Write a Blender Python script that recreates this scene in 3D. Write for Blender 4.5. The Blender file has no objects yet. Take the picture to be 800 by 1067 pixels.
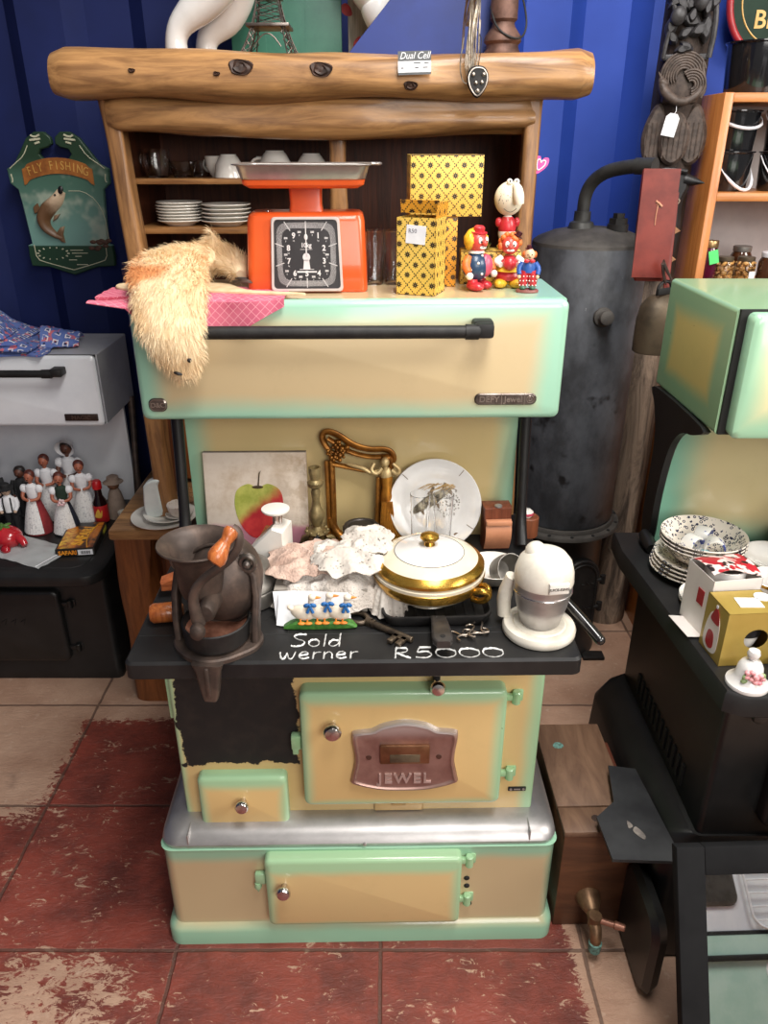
import bpy, bmesh, math, random
from mathutils import Vector, Matrix, noise
rnd = random.Random(7)
PI = math.pi
SC = bpy.context.scene
COL = SC.collection

# ---------------------------------------------------------------- colours and node helpers
def lin(c):
    def f(v):
        v = v / 255.0
        return v / 12.92 if v <= 0.04045 else ((v + 0.055) / 1.055) ** 2.4
    return (f(c[0]), f(c[1]), f(c[2]), 1.0)

class V:
    """a value socket with arithmetic"""
    def __init__(s, nt, k): s.nt, s.k = nt, k
    def op(s, o, *a):
        n = s.nt.nodes.new('ShaderNodeMath'); n.operation = o
        for i, q in enumerate((s,) + a):
            if isinstance(q, V): s.nt.links.new(q.k, n.inputs[i])
            else: n.inputs[i].default_value = q
        return V(s.nt, n.outputs[0])
    def __add__(s, o): return s.op('ADD', o)
    __radd__ = __add__
    def __sub__(s, o): return s.op('SUBTRACT', o)
    def __rsub__(s, o): return (s * -1.0) + o
    def __mul__(s, o): return s.op('MULTIPLY', o)
    __rmul__ = __mul__
    def __truediv__(s, o): return s.op('DIVIDE', o)
    def fr(s): return s.op('FRACT')
    def ab(s): return s.op('ABSOLUTE')
    def mn(s, o): return s.op('MINIMUM', o)
    def mx(s, o): return s.op('MAXIMUM', o)
    def gt(s, o): return s.op('GREATER_THAN', o)
    def lt(s, o): return s.op('LESS_THAN', o)
    def ss(s, a, b):
        n = s.nt.nodes.new('ShaderNodeMapRange'); n.interpolation_type = 'SMOOTHSTEP'
        s.nt.links.new(s.k, n.inputs[0]); n.inputs[1].default_value = a; n.inputs[2].default_value = b
        n.inputs[3].default_value = 0; n.inputs[4].default_value = 1
        return V(s.nt, n.outputs[0])

class Mat:
    def __init__(s, name, rough=0.5, metal=0.0, coat=0.0, spec=0.5):
        s.m = bpy.data.materials.new(name); s.m.use_nodes = True
        s.nt = s.m.node_tree; s.b = s.nt.nodes['Principled BSDF']
        s.b.inputs['Roughness'].default_value = rough; s.b.inputs['Metallic'].default_value = metal
        s.b.inputs['Coat Weight'].default_value = coat; s.b.inputs['Coat Roughness'].default_value = 0.08
        s.b.inputs['Specular IOR Level'].default_value = spec
        s._c = {}
    def co(s, kind='Object'):
        if kind not in s._c:
            n = s.nt.nodes.new('ShaderNodeTexCoord')
            x = s.nt.nodes.new('ShaderNodeSeparateXYZ'); s.nt.links.new(n.outputs[kind], x.inputs[0])
            s._c[kind] = (n.outputs[kind], V(s.nt, x.outputs[0]), V(s.nt, x.outputs[1]), V(s.nt, x.outputs[2]))
        return s._c[kind]
    def noise(s, scale=10, detail=4, rough=0.6, stretch=(1, 1, 1), dist=0.0, kind='Object', off=(0, 0, 0)):
        mp = s.nt.nodes.new('ShaderNodeMapping'); mp.inputs['Scale'].default_value = stretch
        mp.inputs['Location'].default_value = off
        s.nt.links.new(s.co(kind)[0], mp.inputs[0])
        n = s.nt.nodes.new('ShaderNodeTexNoise'); n.inputs['Scale'].default_value = scale
        n.inputs['Detail'].default_value = detail; n.inputs['Roughness'].default_value = rough
        n.inputs['Distortion'].default_value = dist
        s.nt.links.new(mp.outputs[0], n.inputs['Vector'])
        return V(s.nt, n.outputs[0])
    def mix(s, f, a, b):
        n = s.nt.nodes.new('ShaderNodeMix'); n.data_type = 'RGBA'
        if isinstance(f, V): s.nt.links.new(f.k, n.inputs[0])
        else: n.inputs[0].default_value = f
        for i, q in ((6, a), (7, b)):
            if isinstance(q, tuple): n.inputs[i].default_value = q if len(q) == 4 else lin(q)
            else: s.nt.links.new(q, n.inputs[i])
        return n.outputs[2]
    def col(s, c):
        if isinstance(c, tuple): s.b.inputs['Base Color'].default_value = lin(c)
        else: s.nt.links.new(c, s.b.inputs['Base Color'])
        return s
    def set(s, k, v):
        if isinstance(v, V): s.nt.links.new(v.k, s.b.inputs[k])
        else: s.b.inputs[k].default_value = v
        return s
    def bump(s, h, st=0.3, d=0.002):
        n = s.nt.nodes.new('ShaderNodeBump'); n.inputs['Strength'].default_value = st; n.inputs['Distance'].default_value = d
        s.nt.links.new(h.k, n.inputs['Height']); s.nt.links.new(n.outputs[0], s.b.inputs['Normal'])
        return s

_pm = {}
def pm(name, c, c2=None, rough=0.5, metal=0.0, scale=25, bump=0.0, coat=0.0, lo=0.35, hi=0.7, stretch=(1, 1, 1), bscale=None, bd=0.002, spec=0.5):
    """plain procedural material: two tones mixed by noise, with a little relief"""
    if name in _pm: return _pm[name]
    M_ = Mat(name, rough, metal, coat, spec)
    n = M_.noise(scale, 5, 0.6, stretch)
    c2 = c2 or tuple(int(v * 0.88) for v in c)
    M_.col(M_.mix(n.ss(lo, hi), c, c2))
    if bump: M_.bump(n if bscale is None else M_.noise(bscale, 4, 0.6, stretch), bump, bd)
    _pm[name] = M_.m
    return M_.m

def glass(name, c=(255, 255, 255), rough=0.02, ior=1.45):
    if name in _pm: return _pm[name]
    M_ = Mat(name, rough); M_.col(c); M_.set('Transmission Weight', 1.0); M_.set('IOR', ior)
    _pm[name] = M_.m; return M_.m

# ---------------------------------------------------------------- mesh builder
def RZ(a): return Matrix.Rotation(a, 4, 'Z')
def RX(a): return Matrix.Rotation(a, 4, 'X')
def RY(a): return Matrix.Rotation(a, 4, 'Y')
def T(x, y, z): return Matrix.Translation((x, y, z))
def aim(p, d):
    """matrix that takes +Z to direction d and the origin to p"""
    d = Vector(d).normalized()
    return T(*p) @ d.to_track_quat('Z', 'Y').to_matrix().to_4x4()
FRONT = Matrix(((1, 0, 0, 0), (0, 0, -1, 0), (0, 1, 0, 0), (0, 0, 0, 1)))     # (u,v,w) -> x=u, z=v, y=-w

class B:
    def __init__(s): s.bm = bmesh.new(); s.mi = 0
    def _ring(s, pts): return [s.bm.verts.new(p) for p in pts]
    def _f(s, vs):
        try:
            f = s.bm.faces.new(vs); f.material_index = s.mi; return f
        except ValueError: return None
    def loft(s, rings, closed=True, cap=(True, True), mx=None):
        R = [s._ring([(mx @ Vector(p)) if mx else p for p in r]) for r in rings]
        n = len(R[0])
        for a, b in zip(R, R[1:]):
            for i in range(n if closed else n - 1):
                j = (i + 1) % n; s._f([a[i], a[j], b[j], b[i]])
        if closed and cap[0]: s._f(R[0][::-1])
        if closed and cap[1]: s._f(R[-1])
        return s
    def box(s, c, d, bev=0.0, mx=None, seg=2):
        x, y, z = (v / 2 for v in d)
        tmp = bmesh.new(); bmesh.ops.create_cube(tmp, size=1.0)
        for v in tmp.verts: v.co = Vector((v.co.x * d[0], v.co.y * d[1], v.co.z * d[2]))
        if bev: bmesh.ops.bevel(tmp, geom=tmp.edges[:], offset=min(bev, min(d) * 0.45), segments=seg, profile=0.5, affect='EDGES')
        m = T(*c)
        if mx: m = m @ mx
        s.add(tmp, m); return s
    def bx(s, x0, x1, y0, y1, z0, z1, bev=0.0):
        return s.box(((x0 + x1) / 2, (y0 + y1) / 2, (z0 + z1) / 2), (abs(x1 - x0), abs(y1 - y0), abs(z1 - z0)), bev)
    def add(s, tmp, m=None):
        if m: tmp.transform(m)
        vm = {}
        for v in tmp.verts: vm[v] = s.bm.verts.new(v.co)
        for f in tmp.faces: s._f([vm[v] for v in f.verts])
        tmp.free(); return s
    def lathe(s, prof, seg=32, mx=None, cap=(True, True), sx=1.0, sy=1.0):
        rings = []
        for r, z in prof:
            r = max(r, 1e-4)
            rings.append([(r * sx * math.cos(2 * PI * i / seg), r * sy * math.sin(2 * PI * i / seg), z) for i in range(seg)])
        return s.loft(rings, True, cap, mx)
    def cyl(s, p0, p1, r0, r1=None, seg=20, bev=0.0):
        r1 = r0 if r1 is None else r1
        L = (Vector(p1) - Vector(p0)).length; b = min(bev, r0 * 0.5, r1 * 0.5)
        pr = [(r0, 0), (r1, L)] if not b else [(r0 - b, 0), (r0, b), (r1, L - b), (r1 - b, L)]
        return s.lathe(pr, seg, aim(p0, Vector(p1) - Vector(p0)))
    def ball(s, c, r, seg=20, rings=12, mx=None):
        if not hasattr(r, '__len__'): r = (r, r, r)
        tmp = bmesh.new(); bmesh.ops.create_uvsphere(tmp, u_segments=seg, v_segments=rings, radius=1.0)
        m = T(*c)
        if mx: m = m @ mx
        return s.add(tmp, m @ Matrix.Diagonal((r[0], r[1], r[2], 1)))
    def tube(s, pts, r, seg=10, closed=False, smooth=0, flat=1.0):
        P = [Vector(p) for p in pts]
        Rr = list(r) if hasattr(r, '__len__') else [r] * len(P)
        for _ in range(smooth):
            Q, S = [], []
            n = len(P)
            for i in range(n if closed else n - 1):
                a, b = P[i], P[(i + 1) % n]; ra, rb = Rr[i], Rr[(i + 1) % n]
                Q += [a * .75 + b * .25, a * .25 + b * .75]; S += [ra * .75 + rb * .25, ra * .25 + rb * .75]
            if not closed: Q = [P[0]] + Q + [P[-1]]; S = [Rr[0]] + S + [Rr[-1]]
            P, Rr = Q, S
        n = len(P); rings = []; prev = None
        for i in range(n):
            if closed: t = P[(i + 1) % n] - P[i - 1]
            else: t = P[min(i + 1, n - 1)] - P[max(i - 1, 0)]
            if t.length < 1e-9: t = Vector((0, 0, 1))
            t.normalize()
            if prev is None:
                u = t.orthogonal().normalized()
            else:
                u = prev - t * prev.dot(t)
                u = u.normalized() if u.length > 1e-6 else t.orthogonal().normalized()
            prev = u; w = t.cross(u)
            rings.append([P[i] + (u * math.cos(2 * PI * k / seg) + w * math.sin(2 * PI * k / seg) * flat) * Rr[i] for k in range(seg)])
        if closed:
            rings.append(rings[0]); return s.loft(rings, True, (False, False))
        return s.loft(rings)
    def prism(s, poly, w0, w1, mx=FRONT, bev=0.0):
        """outline in (u,v) extruded along w"""
        n = len(poly)
        if bev:
            ins = inset(poly, bev)
            rings = [[(u, v, w0) for u, v in poly], [(u, v, w1 - bev) for u, v in poly], [(u, v, w1) for u, v in ins]]
        else: rings = [[(u, v, w0) for u, v in poly], [(u, v, w1) for u, v in poly]]
        return s.loft(rings, True, (True, True), mx)
    def rr(s, levels, mx=None, n=6):
        """rounded rectangles (w,u0,u1,v0,v1,r) lofted along w"""
        return s.loft([[(u, v, w) for u, v in rrect(u0, u1, v0, v1, r, n)] for (w, u0, u1, v0, v1, r) in levels], True, (True, True), mx)
    def panel(s, x0, x1, z0, z1, y, d, r=0.015, e=0.008):
        """a pillow-edged pressed panel standing d proud of the plane y, facing -y"""
        L = [(0, 0), (d - e, 0), (d - e * .55, e * .15), (d - e * .2, e * .5), (d, e * 1.2)]
        return s.rr([(w, x0 + i, x1 - i, z0 + i, z1 - i, max(r - i * .5, .001)) for w, i in L], T(0, y, 0) @ FRONT)
    def sheet(s, nu, nv, fn, thick=0.0):
        G = [[Vector(fn(i / nu, j / nv)) for j in range(nv + 1)] for i in range(nu + 1)]
        A = [[s.bm.verts.new(p) for p in row] for row in G]
        for i in range(nu):
            for j in range(nv): s._f([A[i][j], A[i + 1][j], A[i + 1][j + 1], A[i][j + 1]])
        if thick:
            s.bm.normal_update()
            C = [[s.bm.verts.new(v.co - v.normal * thick) for v in row] for row in A]
            for i in range(nu):
                for j in range(nv): s._f([C[i][j + 1], C[i + 1][j + 1], C[i + 1][j], C[i][j]])
            for i in range(nu):
                s._f([A[i + 1][0], A[i][0], C[i][0], C[i + 1][0]]); s._f([A[i][nv], A[i + 1][nv], C[i + 1][nv], C[i][nv]])
            for j in range(nv):
                s._f([A[0][j], A[0][j + 1], C[0][j + 1], C[0][j]]); s._f([A[nu][j + 1], A[nu][j], C[nu][j], C[nu][j + 1]])
        return s
    def text(s, body, size, mx, ext=0.001, shear=0.0, align='CENTER', bold=0.0, sx=1.0, sp=1.0):
        cu = bpy.data.curves.new('txt', 'FONT'); cu.body = body; cu.size = size; cu.extrude = ext; cu.shear = shear
        cu.align_x = align; cu.align_y = 'CENTER'; cu.offset = bold; cu.resolution_u = 3; cu.space_character = sp
        o = bpy.data.objects.new('txt', cu); COL.objects.link(o)
        dg = bpy.context.evaluated_depsgraph_get(); dg.update()
        me = bpy.data.meshes.new_from_object(o.evaluated_get(dg))
        tmp = bmesh.new(); tmp.from_mesh(me); s.add(tmp, mx @ Matrix.Diagonal((sx, 1, 1, 1)))
        bpy.data.objects.remove(o); bpy.data.curves.remove(cu); bpy.data.meshes.remove(me)
        return s
    def xf(s, m): s.bm.transform(m); return s
    def jit(s, a, sc, seed=0.0):
        for v in s.bm.verts:
            p = v.co * sc + Vector((seed, seed * 1.7, seed * .6))
            v.co += noise.noise_vector(p) * a
        return s
    def sub(s, n=1):
        bmesh.ops.subdivide_edges(s.bm, edges=s.bm.edges[:], cuts=n, use_grid_fill=True); return s

def inset(poly, d):
    n = len(poly); area = sum(poly[i][0] * poly[(i + 1) % n][1] - poly[(i + 1) % n][0] * poly[i][1] for i in range(n))
    sg = 1 if area > 0 else -1; out = []
    for i in range(n):
        a, b, c = Vector(poly[i - 1]), Vector(poly[i]), Vector(poly[(i + 1) % n])
        e1 = (b - a).normalized() if (b - a).length > 1e-9 else Vector((1, 0)); e2 = (c - b).normalized() if (c - b).length > 1e-9 else e1
        nn = Vector((-e1.y - e2.y, e1.x + e2.x))
        nn = nn.normalized() if nn.length > 1e-6 else Vector((-e1.y, e1.x))
        out.append(tuple(b + nn * d * sg))
    return out
def rrect(u0, u1, v0, v1, r, n=6):
    r = min(r, (u1 - u0) / 2 - 1e-5, (v1 - v0) / 2 - 1e-5); P = []
    for cx, cy, a in ((u1 - r, v1 - r, 0), (u0 + r, v1 - r, 90), (u0 + r, v0 + r, 180), (u1 - r, v0 + r, 270)):
        for i in range(n + 1):
            t = math.radians(a + 90 * i / n); P.append((cx + r * math.cos(t), cy + r * math.sin(t)))
    return P
def circ(r, n=24, cx=0, cy=0, ry=None): return [(cx + r * math.cos(2 * PI * i / n), cy + (ry or r) * math.sin(2 * PI * i / n)) for i in range(n)]
def spline(P, n=6, closed=True):
    P = [Vector(p) for p in P]; N = len(P); out = []
    for i in range(N if closed else N - 1):
        p0 = P[i - 1] if closed or i > 0 else P[0]; p1 = P[i]; p2 = P[(i + 1) % N]; p3 = P[(i + 2) % N] if closed or i + 2 < N else P[-1]
        for k in range(n):
            t = k / n
            out.append(tuple(0.5 * ((2 * p1) + (p2 - p0) * t + (2 * p0 - 5 * p1 + 4 * p2 - p3) * t * t + (3 * p1 - p0 - 3 * p2 + p3) * t ** 3)))
    if not closed: out.append(tuple(P[-1]))
    return out

# ---------------------------------------------------------------- objects
SPLIT = {'sleeve': 'x', 'shoe': 'x', 'hand': 'x', 'ear': 'x', 'arm': 'x', 'brace': 'x', 'frame_arm': 'x', 'wing_bolt': 'x', 'rivet': 'i', 'knot': 'i', 'flange_bolt': 'i', 'hinge_bolt': 'i', 'mask_inlay': 'i', 'platform_slab': 'i', 'painted_petal': 'i', 'painted_leaf': 'i', 'gold_handle': 'x', 'face_bead': 'i', 'eye': 'x', 'painted_scroll': 'x'}
def islands(bm):
    seen, out = set(), []
    for v in bm.verts:
        if v in seen: continue
        st, isl = [v], []; seen.add(v)
        while st:
            q = st.pop(); isl.append(q)
            for e in q.link_edges:
                w = e.other_vert(q)
                if w not in seen: seen.add(w); st.append(w)
        out.append(isl)
    return out
def obj(name, b, mat, parent=None, label=None, ang=38, uv=True):
    bm = b.bm
    if name in SPLIT and not getattr(b, 'done', False):
        # every sleeve, shoe, rivet ... is an object of its own
        groups = {}
        for k, isl in enumerate(islands(bm)):
            cx = sum(v.co.x for v in isl) / len(isl); key = k if SPLIT[name] == 'i' else (cx >= 0)
            groups.setdefault(key, []).extend(isl)
        if len(groups) > 1:
            r = None
            for key, vs in groups.items():
                n = B(); n.done = True; m = {v: n.bm.verts.new(v.co) for v in vs}
                for f in {f for v in vs for f in v.link_faces}:
                    nf = n._f([m[v] for v in f.verts])
                    if nf: nf.material_index = f.material_index
                r = obj(name, n, mat, parent, label, ang, uv)
            bm.free(); return r
    bmesh.ops.recalc_face_normals(bm, faces=bm.faces[:])
    bm.normal_update(); ca = math.radians(ang)
    for f in bm.faces: f.smooth = True
    for e in bm.edges:
        if len(e.link_faces) == 2 and e.calc_face_angle(0) > ca: e.smooth = False
    if uv:
        L = bm.loops.layers.uv.new('UVMap')
        for f in bm.faces:
            n = f.normal; ax = max(range(3), key=lambda i: abs(n[i]))
            for l in f.loops:
                c = l.vert.co; l[L].uv = (c.y, c.z) if ax == 0 else ((c.x, c.z) if ax == 1 else (c.x, c.y))
    me = bpy.data.meshes.new(name); bm.to_mesh(me); bm.free()
    for m in (mat if isinstance(mat, (list, tuple)) else [mat]): me.materials.append(m)
    o = bpy.data.objects.new(name, me); COL.objects.link(o)
    if parent: o.parent = parent
    if label: o['label'] = label
    return o
def tag(o, label, cat, group=None):
    o['label'] = label; o['category'] = cat
    if group: o['group'] = group
    return o
def thing(name, label, cat, loc=(0, 0, 0), rz=0.0, group=None, rot=None):
    o = bpy.data.objects.new(name, None); COL.objects.link(o); o.empty_display_size = 0.05
    o.location = loc; o.rotation_euler = rot or (0, 0, rz)
    return tag(o, label, cat, group)
def single(name, b, mat, label, cat, loc=(0, 0, 0), rz=0.0, group=None, rot=None, ang=38):
    o = obj(name, b, mat, None, None, ang); o.location = loc; o.rotation_euler = rot or (0, 0, rz)
    return tag(o, label, cat, group)
def struct(name, b, mat):
    o = obj(name, b, mat); o['kind'] = 'structure'; return o
def dup(root, loc, rz=None, label=None, group=None, scale=None):
    r = root.copy(); COL.objects.link(r); r.location = loc
    if rz is not None: r.rotation_euler = (0, 0, rz)
    if scale: r.scale = (scale,) * 3
    if label: r['label'] = label
    if group: r['group'] = group
    for ch in list(root.children):
        c = ch.copy(); COL.objects.link(c); c.parent = r
        for g in ch.children:
            d = g.copy(); COL.objects.link(d); d.parent = c
    return r
# ================================================================ materials shared by many things
CREAM, MINT = (208, 184, 136), (152, 196, 166)
MINTG = (162, 198, 156)
def enamel(name, x0, x1, z0, z1, bl, br, bb, bt, cream=CREAM, mint=MINT, ax=('x', 'z'), soft=0.03, burn=None):
    """cream vitreous enamel with airbrushed green borders of given widths (object space)"""
    m = Mat(name, 0.22, 0, 0.35)
    c, x, y, z = m.co(); d = {'x': x, 'y': y, 'z': z}; u, v = d[ax[0]], d[ax[1]]
    wob = (m.noise(7, 2) - 0.5) * soft
    f = None
    for dist, w in ((u - x0, bl), (x1 - u, br), (v - z0, bb), (z1 - v, bt)):
        if w <= 0: continue
        g = 1.0 - (dist + wob).ss(max(w - soft, 0.0), w + soft)
        f = g if f is None else f.mx(g)
    dirt = m.noise(9, 6, 0.7).ss(0.5, 0.85) * 0.25
    base = m.mix(dirt, cream, tuple(int(q * .82) for q in cream))
    colr = m.mix(f, base, mint) if f is not None else base
    chips = m.noise(55, 3, 0.6).ss(0.77, 0.79)
    colr = m.mix(chips, colr, (45, 35, 28))
    if burn:
        bx0, bx1, bz0, bz1 = burn
        n = (m.noise(24, 5, 0.7) - 0.5) * 0.05
        dd = (x - bx0).mn(bx1 - x).mn(z - bz0).mn(bz1 - z)
        # a thin tongue of bare iron along the top edge
        tongue = (z - (bz1 - 0.02)).mn(bx1 + 0.05 - x).mn(x - bx0)
        k = ((dd.mx(tongue)) + n).ss(-0.001, 0.002)
        colr = m.mix(k, colr, m.mix(m.noise(30, 4).ss(0.4, 0.8), (24, 21, 20), (40, 33, 29)))
        m.set('Roughness', k * 0.5 + 0.22)
        m.set('Coat Weight', 0.35 - k * 0.35)
    m.col(colr)
    return m.m
def wood(name, a, b, ax=0, scale=6, rough=0.45, knots=False, coat=0.0, streak=14):
    m = Mat(name, rough, 0, coat)
    st = [streak] * 3; st[ax] = 1.0
    n = m.noise(scale, 6, 0.65, tuple(st), 0.6); n2 = m.noise(3.0, 3)
    c = m.mix(n.ss(0.3, 0.72), a, b)
    c = m.mix(n2.ss(0.5, 0.8) * 0.5, c, tuple(int(q * .6) for q in b))
    m.col(c); m.bump(n, 0.25, 0.004)
    return m.m

IRON = pm('cast_iron_black', (30, 29, 29), (44, 42, 41), 0.55, 0.3, 30, 0.25, bscale=180, bd=.0006)
BLACK_EN = pm('black_stove_paint', (20, 20, 20), (30, 29, 29), 0.42, 0.0, 12, 0.12, bscale=90, bd=.001)
BLACK_MATT = pm('black_matt', (16, 15, 15), (26, 25, 24), 0.7, 0.0, 8)
HOTPLATE = pm('hotplate_iron', (25, 25, 26), (40, 39, 39), 0.5, 0.2, 9, 0.15, bscale=140, bd=.0006)
BROWN_IRON = pm('brown_patina_iron', (70, 60, 55), (98, 82, 73), 0.5, 0.45, 28, 0.25, bscale=160, bd=.0008)
RUST = pm('rusty_iron', (112, 68, 50), (146, 100, 80), 0.8, 0.1, 40, 0.4, bscale=160)
CHROME = pm('chrome', (222, 218, 216), (200, 194, 192), 0.2, 1.0, 20)
ALU = pm('aluminium_worn', (190, 187, 186), (168, 165, 164), 0.42, .8, 10, 0.05, stretch=(1, 1, 3))
ALU_DULL = pm('aluminium_dull', (150, 146, 140), (112, 108, 102), 0.5, 0.8, 14, 0.15)
PEWTER = pm('pewter', (128, 118, 112), (92, 82, 76), 0.38, 0.9, 30, 0.2)
GOLD = pm('gold_gilt', (214, 170, 78), (176, 128, 48), 0.25, 0.9, 30, 0.15)
BRASS_OLD = pm('old_brass', (160, 142, 100), (112, 98, 66), 0.42, 0.6, 40, 0.3)
BRONZE = pm('bronze_gilt', (166, 112, 46), (112, 68, 24), 0.35, 0.7, 30, 0.25)
CHINA = pm('white_china', (240, 236, 228), (230, 225, 215), 0.15, 0, 6, coat=0.5)
PORC = pm('white_porcelain_glaze', (228, 226, 223), (214, 210, 206), 0.12, 0, 8, coat=0.6)
CREAMCH = pm('ivory_china', (230, 220, 198), (220, 208, 184), 0.15, 0, 6, coat=0.5)
WHITE_EN = pm('white_enamel', (226, 228, 232), (212, 214, 220), 0.22, 0, 5, coat=0.3)
PLAST_W = pm('white_plastic', (232, 228, 220), (218, 212, 202), 0.4, 0, 12)
PAPER = pm('white_paper', (238, 238, 240), (226, 226, 230), 0.8, 0, 30, 0.1)
CHALK = pm('chalk', (225, 225, 222), (190, 190, 188), 0.95, 0, 200, lo=0.45, hi=0.75)
GLASS = glass('clear_glass')
LOG = wood('log_pine', (180, 134, 84), (112, 76, 44), 0, 5, 0.42, streak=9, coat=.15)
LOGV = wood('post_pine', (174, 126, 78), (106, 70, 40), 2, 5, 0.45, streak=9, coat=.15)
DARKWOOD = wood('dark_back_boards', (104, 54, 30), (62, 32, 18), 2, 5, 0.5)
SHELFW = wood('shelf_plank', (176, 126, 74), (120, 78, 40), 0, 6, 0.5)
ORANGEW = wood('varnished_orange_pine', (204, 132, 70), (176, 104, 50), 2, 4, 0.4, coat=.2)
ORANGEWH = wood('varnished_orange_pine_shelf', (204, 136, 76), (176, 108, 54), 0, 4, 0.4, coat=.2)
HANDLEW = wood('turned_handle_wood', (196, 112, 56), (150, 76, 34), 2, 10, 0.3, coat=.4)
REDWOOD = wood('reddish_block_wood', (176, 100, 58), (132, 66, 36), 0, 8, 0.4)

# ================================================================ room
def floor_mat():
    m = Mat('painted_slate_tiles', 0.5)
    c, x, y, z = m.co()
    tx, ty = (x + 0.428) / 0.42, (y - 1.042) / 0.385
    wob = (m.noise(14, 3) - 0.5) * 0.02
    gx = ((tx + wob).fr() - 0.5).ab(); gy = ((ty + wob).fr() - 0.5).ab()
    grout = gx.ss(0.488, 0.494).mx(gy.ss(0.487, 0.494))
    wear = m.noise(9, 8, 0.72, (1, 1, 1), 1.2)
    wear2 = m.noise(26, 6, 0.75, (1, 2.2, 1), 1.5)
    w = (wear * 0.42 + wear2 * 0.58 - 0.5) * 2.3 + 0.5
    # where the red floor paint was laid: inside x<0.42, fading out to bare tile at the back and far left
    inx = 1.0 - x.ss(0.36, 0.43)
    iny = 1.0 - y.ss(1.72, 1.80)
    bare = (1.0 - x.ss(-0.93, -0.82)) * y.ss(1.30, 1.50)
    worn = (1.0 - x.ss(-0.66, -0.36)) * (1.0 - y.ss(0.98, 1.10))
    amt = inx * iny * (1.0 - bare * 0.9) * (0.70 - worn * 0.22)
    red = (amt - w).ss(-0.03, 0.06)
    stone = m.mix(m.noise(5, 6, 0.65).ss(0.3, 0.75), (196, 160, 136), (160, 122, 100))
    stone = m.mix(m.noise(40, 4).ss(0.55, 0.75) * 0.5, stone, (216, 188, 166))
    paint = m.mix(m.noise(7, 5, 0.7).ss(0.35, 0.7), (140, 66, 53), (100, 48, 40))
    cc = m.mix(red, stone, paint)
    cc = m.mix(m.noise(4.5, 4, 0.6, off=(3, 1, 0)).ss(0.62, 0.74) * 0.5, cc, (60, 42, 36))
    cc = m.mix(grout * 0.75, cc, (84, 62, 52))
    m.col(cc)
    m.bump((1.0 - grout) * 0.8 + w * 0.9, 0.55, 0.006)
    m.set('Roughness', red * -0.12 + 0.55)
    return m.m
b = B(); b.bx(-3.2, 3.4, -2.6, 2.75, -0.06, 0.0); struct('floor', b, floor_mat())
def wall_prof(x0, x1, per=0.36, d=0.05):
    P = []; x = x0
    while x < x1:
        P += [(x, 0), (x + per * .36, 0), (x + per * .5, d), (x + per * .86, d)]; x += per
    return P + [(x1, 0)]
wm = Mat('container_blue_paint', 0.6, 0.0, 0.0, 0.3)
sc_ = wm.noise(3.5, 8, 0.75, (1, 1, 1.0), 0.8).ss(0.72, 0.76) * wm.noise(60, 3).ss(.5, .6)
left_shade_ = 1.0 - wm.co()[1].ss(-.1, -.08)      # shade left of the dresser, put into the paint as darker navy
wm.col(wm.mix(sc_ * 0.5, wm.mix(left_shade_, wm.mix(wm.noise(2.2, 4).ss(.3, .7), (44, 74, 166), (36, 62, 146)), wm.mix(wm.noise(2.2, 4).ss(.3, .7), (26, 38, 92), (20, 30, 74))), (190, 200, 220)))
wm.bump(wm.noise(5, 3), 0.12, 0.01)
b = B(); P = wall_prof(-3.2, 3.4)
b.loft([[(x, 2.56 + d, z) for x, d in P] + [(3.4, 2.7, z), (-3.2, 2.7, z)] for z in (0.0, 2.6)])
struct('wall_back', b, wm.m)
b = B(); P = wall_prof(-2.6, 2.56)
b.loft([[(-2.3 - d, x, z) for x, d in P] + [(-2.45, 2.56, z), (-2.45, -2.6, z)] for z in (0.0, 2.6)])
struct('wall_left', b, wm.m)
# ================================================================ the cream and green coal stove
def knob(name, par, p, mat=None, s=1.0, d=(0, -1, .12)):
    s = s * .92
    b = B(); b.lathe([(.007 * s, 0), (.0055 * s, .008 * s), (.006 * s, .014 * s), (.013 * s, .018 * s), (.0155 * s, .022 * s), (.0155 * s, .026 * s), (.012 * s, .031 * s), (.004 * s, .033 * s)], 24, aim(p, d))
    return obj(name, b, mat or CHROME, par)
def hinge(par, x, y, z, mat, s=1):
    b = B(); b.cyl((x, y, z - .014), (x, y, z + .014), .008, bev=.002)
    b.box((x - s * .014, y + .002, z), (.026, .010, .014), .003); b.box((x + s * .004, y + .008, z), (.02, .008, .026), .003)
    return obj('hinge', b, mat, par)
stove = thing('coal_stove', 'large cream and mint green enamel coal stove with oven door badge in the middle', 'stove', (-.05, 1.2, 0), math.radians(1.0))
EN_BASE = enamel('enamel_base', -.392, .392, 0, .262, .008, .014, .046, .030, (202, 182, 142), soft=.016)
EN_BODY = enamel('enamel_body', -.345, .345,   .29, .69, .004, .024, 0, 0, (206, 178, 122), MINTG, soft=.016, burn=(-.336, -.112, .425, .71))
EN_DOOR = enamel('enamel_oven_door', -.105, .272, .345, .62, .014, .018, .008, .026, (214, 182, 124), MINTG, soft=.014)
EN_SM = enamel('enamel_ash_door', -.31, -.138, .278, .412, .014, .012, .008, .028, (214, 182, 124), MINTG, soft=.014)
EN_BD = enamel('enamel_base_door', -.185, .20, .07, .256, .014, .016, .004, .036, (208, 180, 128), MINTG, soft=.014)
EN_HOOD = enamel('enamel_hood_door', -.400, .384, 1.034, 1.25, .042, .048, .026, .030, (204, 182, 142), (158, 204, 178), soft=.026)
EN_SHELL = enamel('enamel_hood_shell', -.400, .384, 1.034, 1.254, .0, .10, 0, 0, (204, 182, 142), (158, 204, 178), soft=.05)
EN_SPL = enamel('enamel_splash', -.352, .332, .727, 1.06, .035, .03, 0, 0, (206, 184, 132))
EN_MINT = pm('enamel_mint', MINTG, (140, 184, 134), .22, 0, 14, coat=.35)
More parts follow.
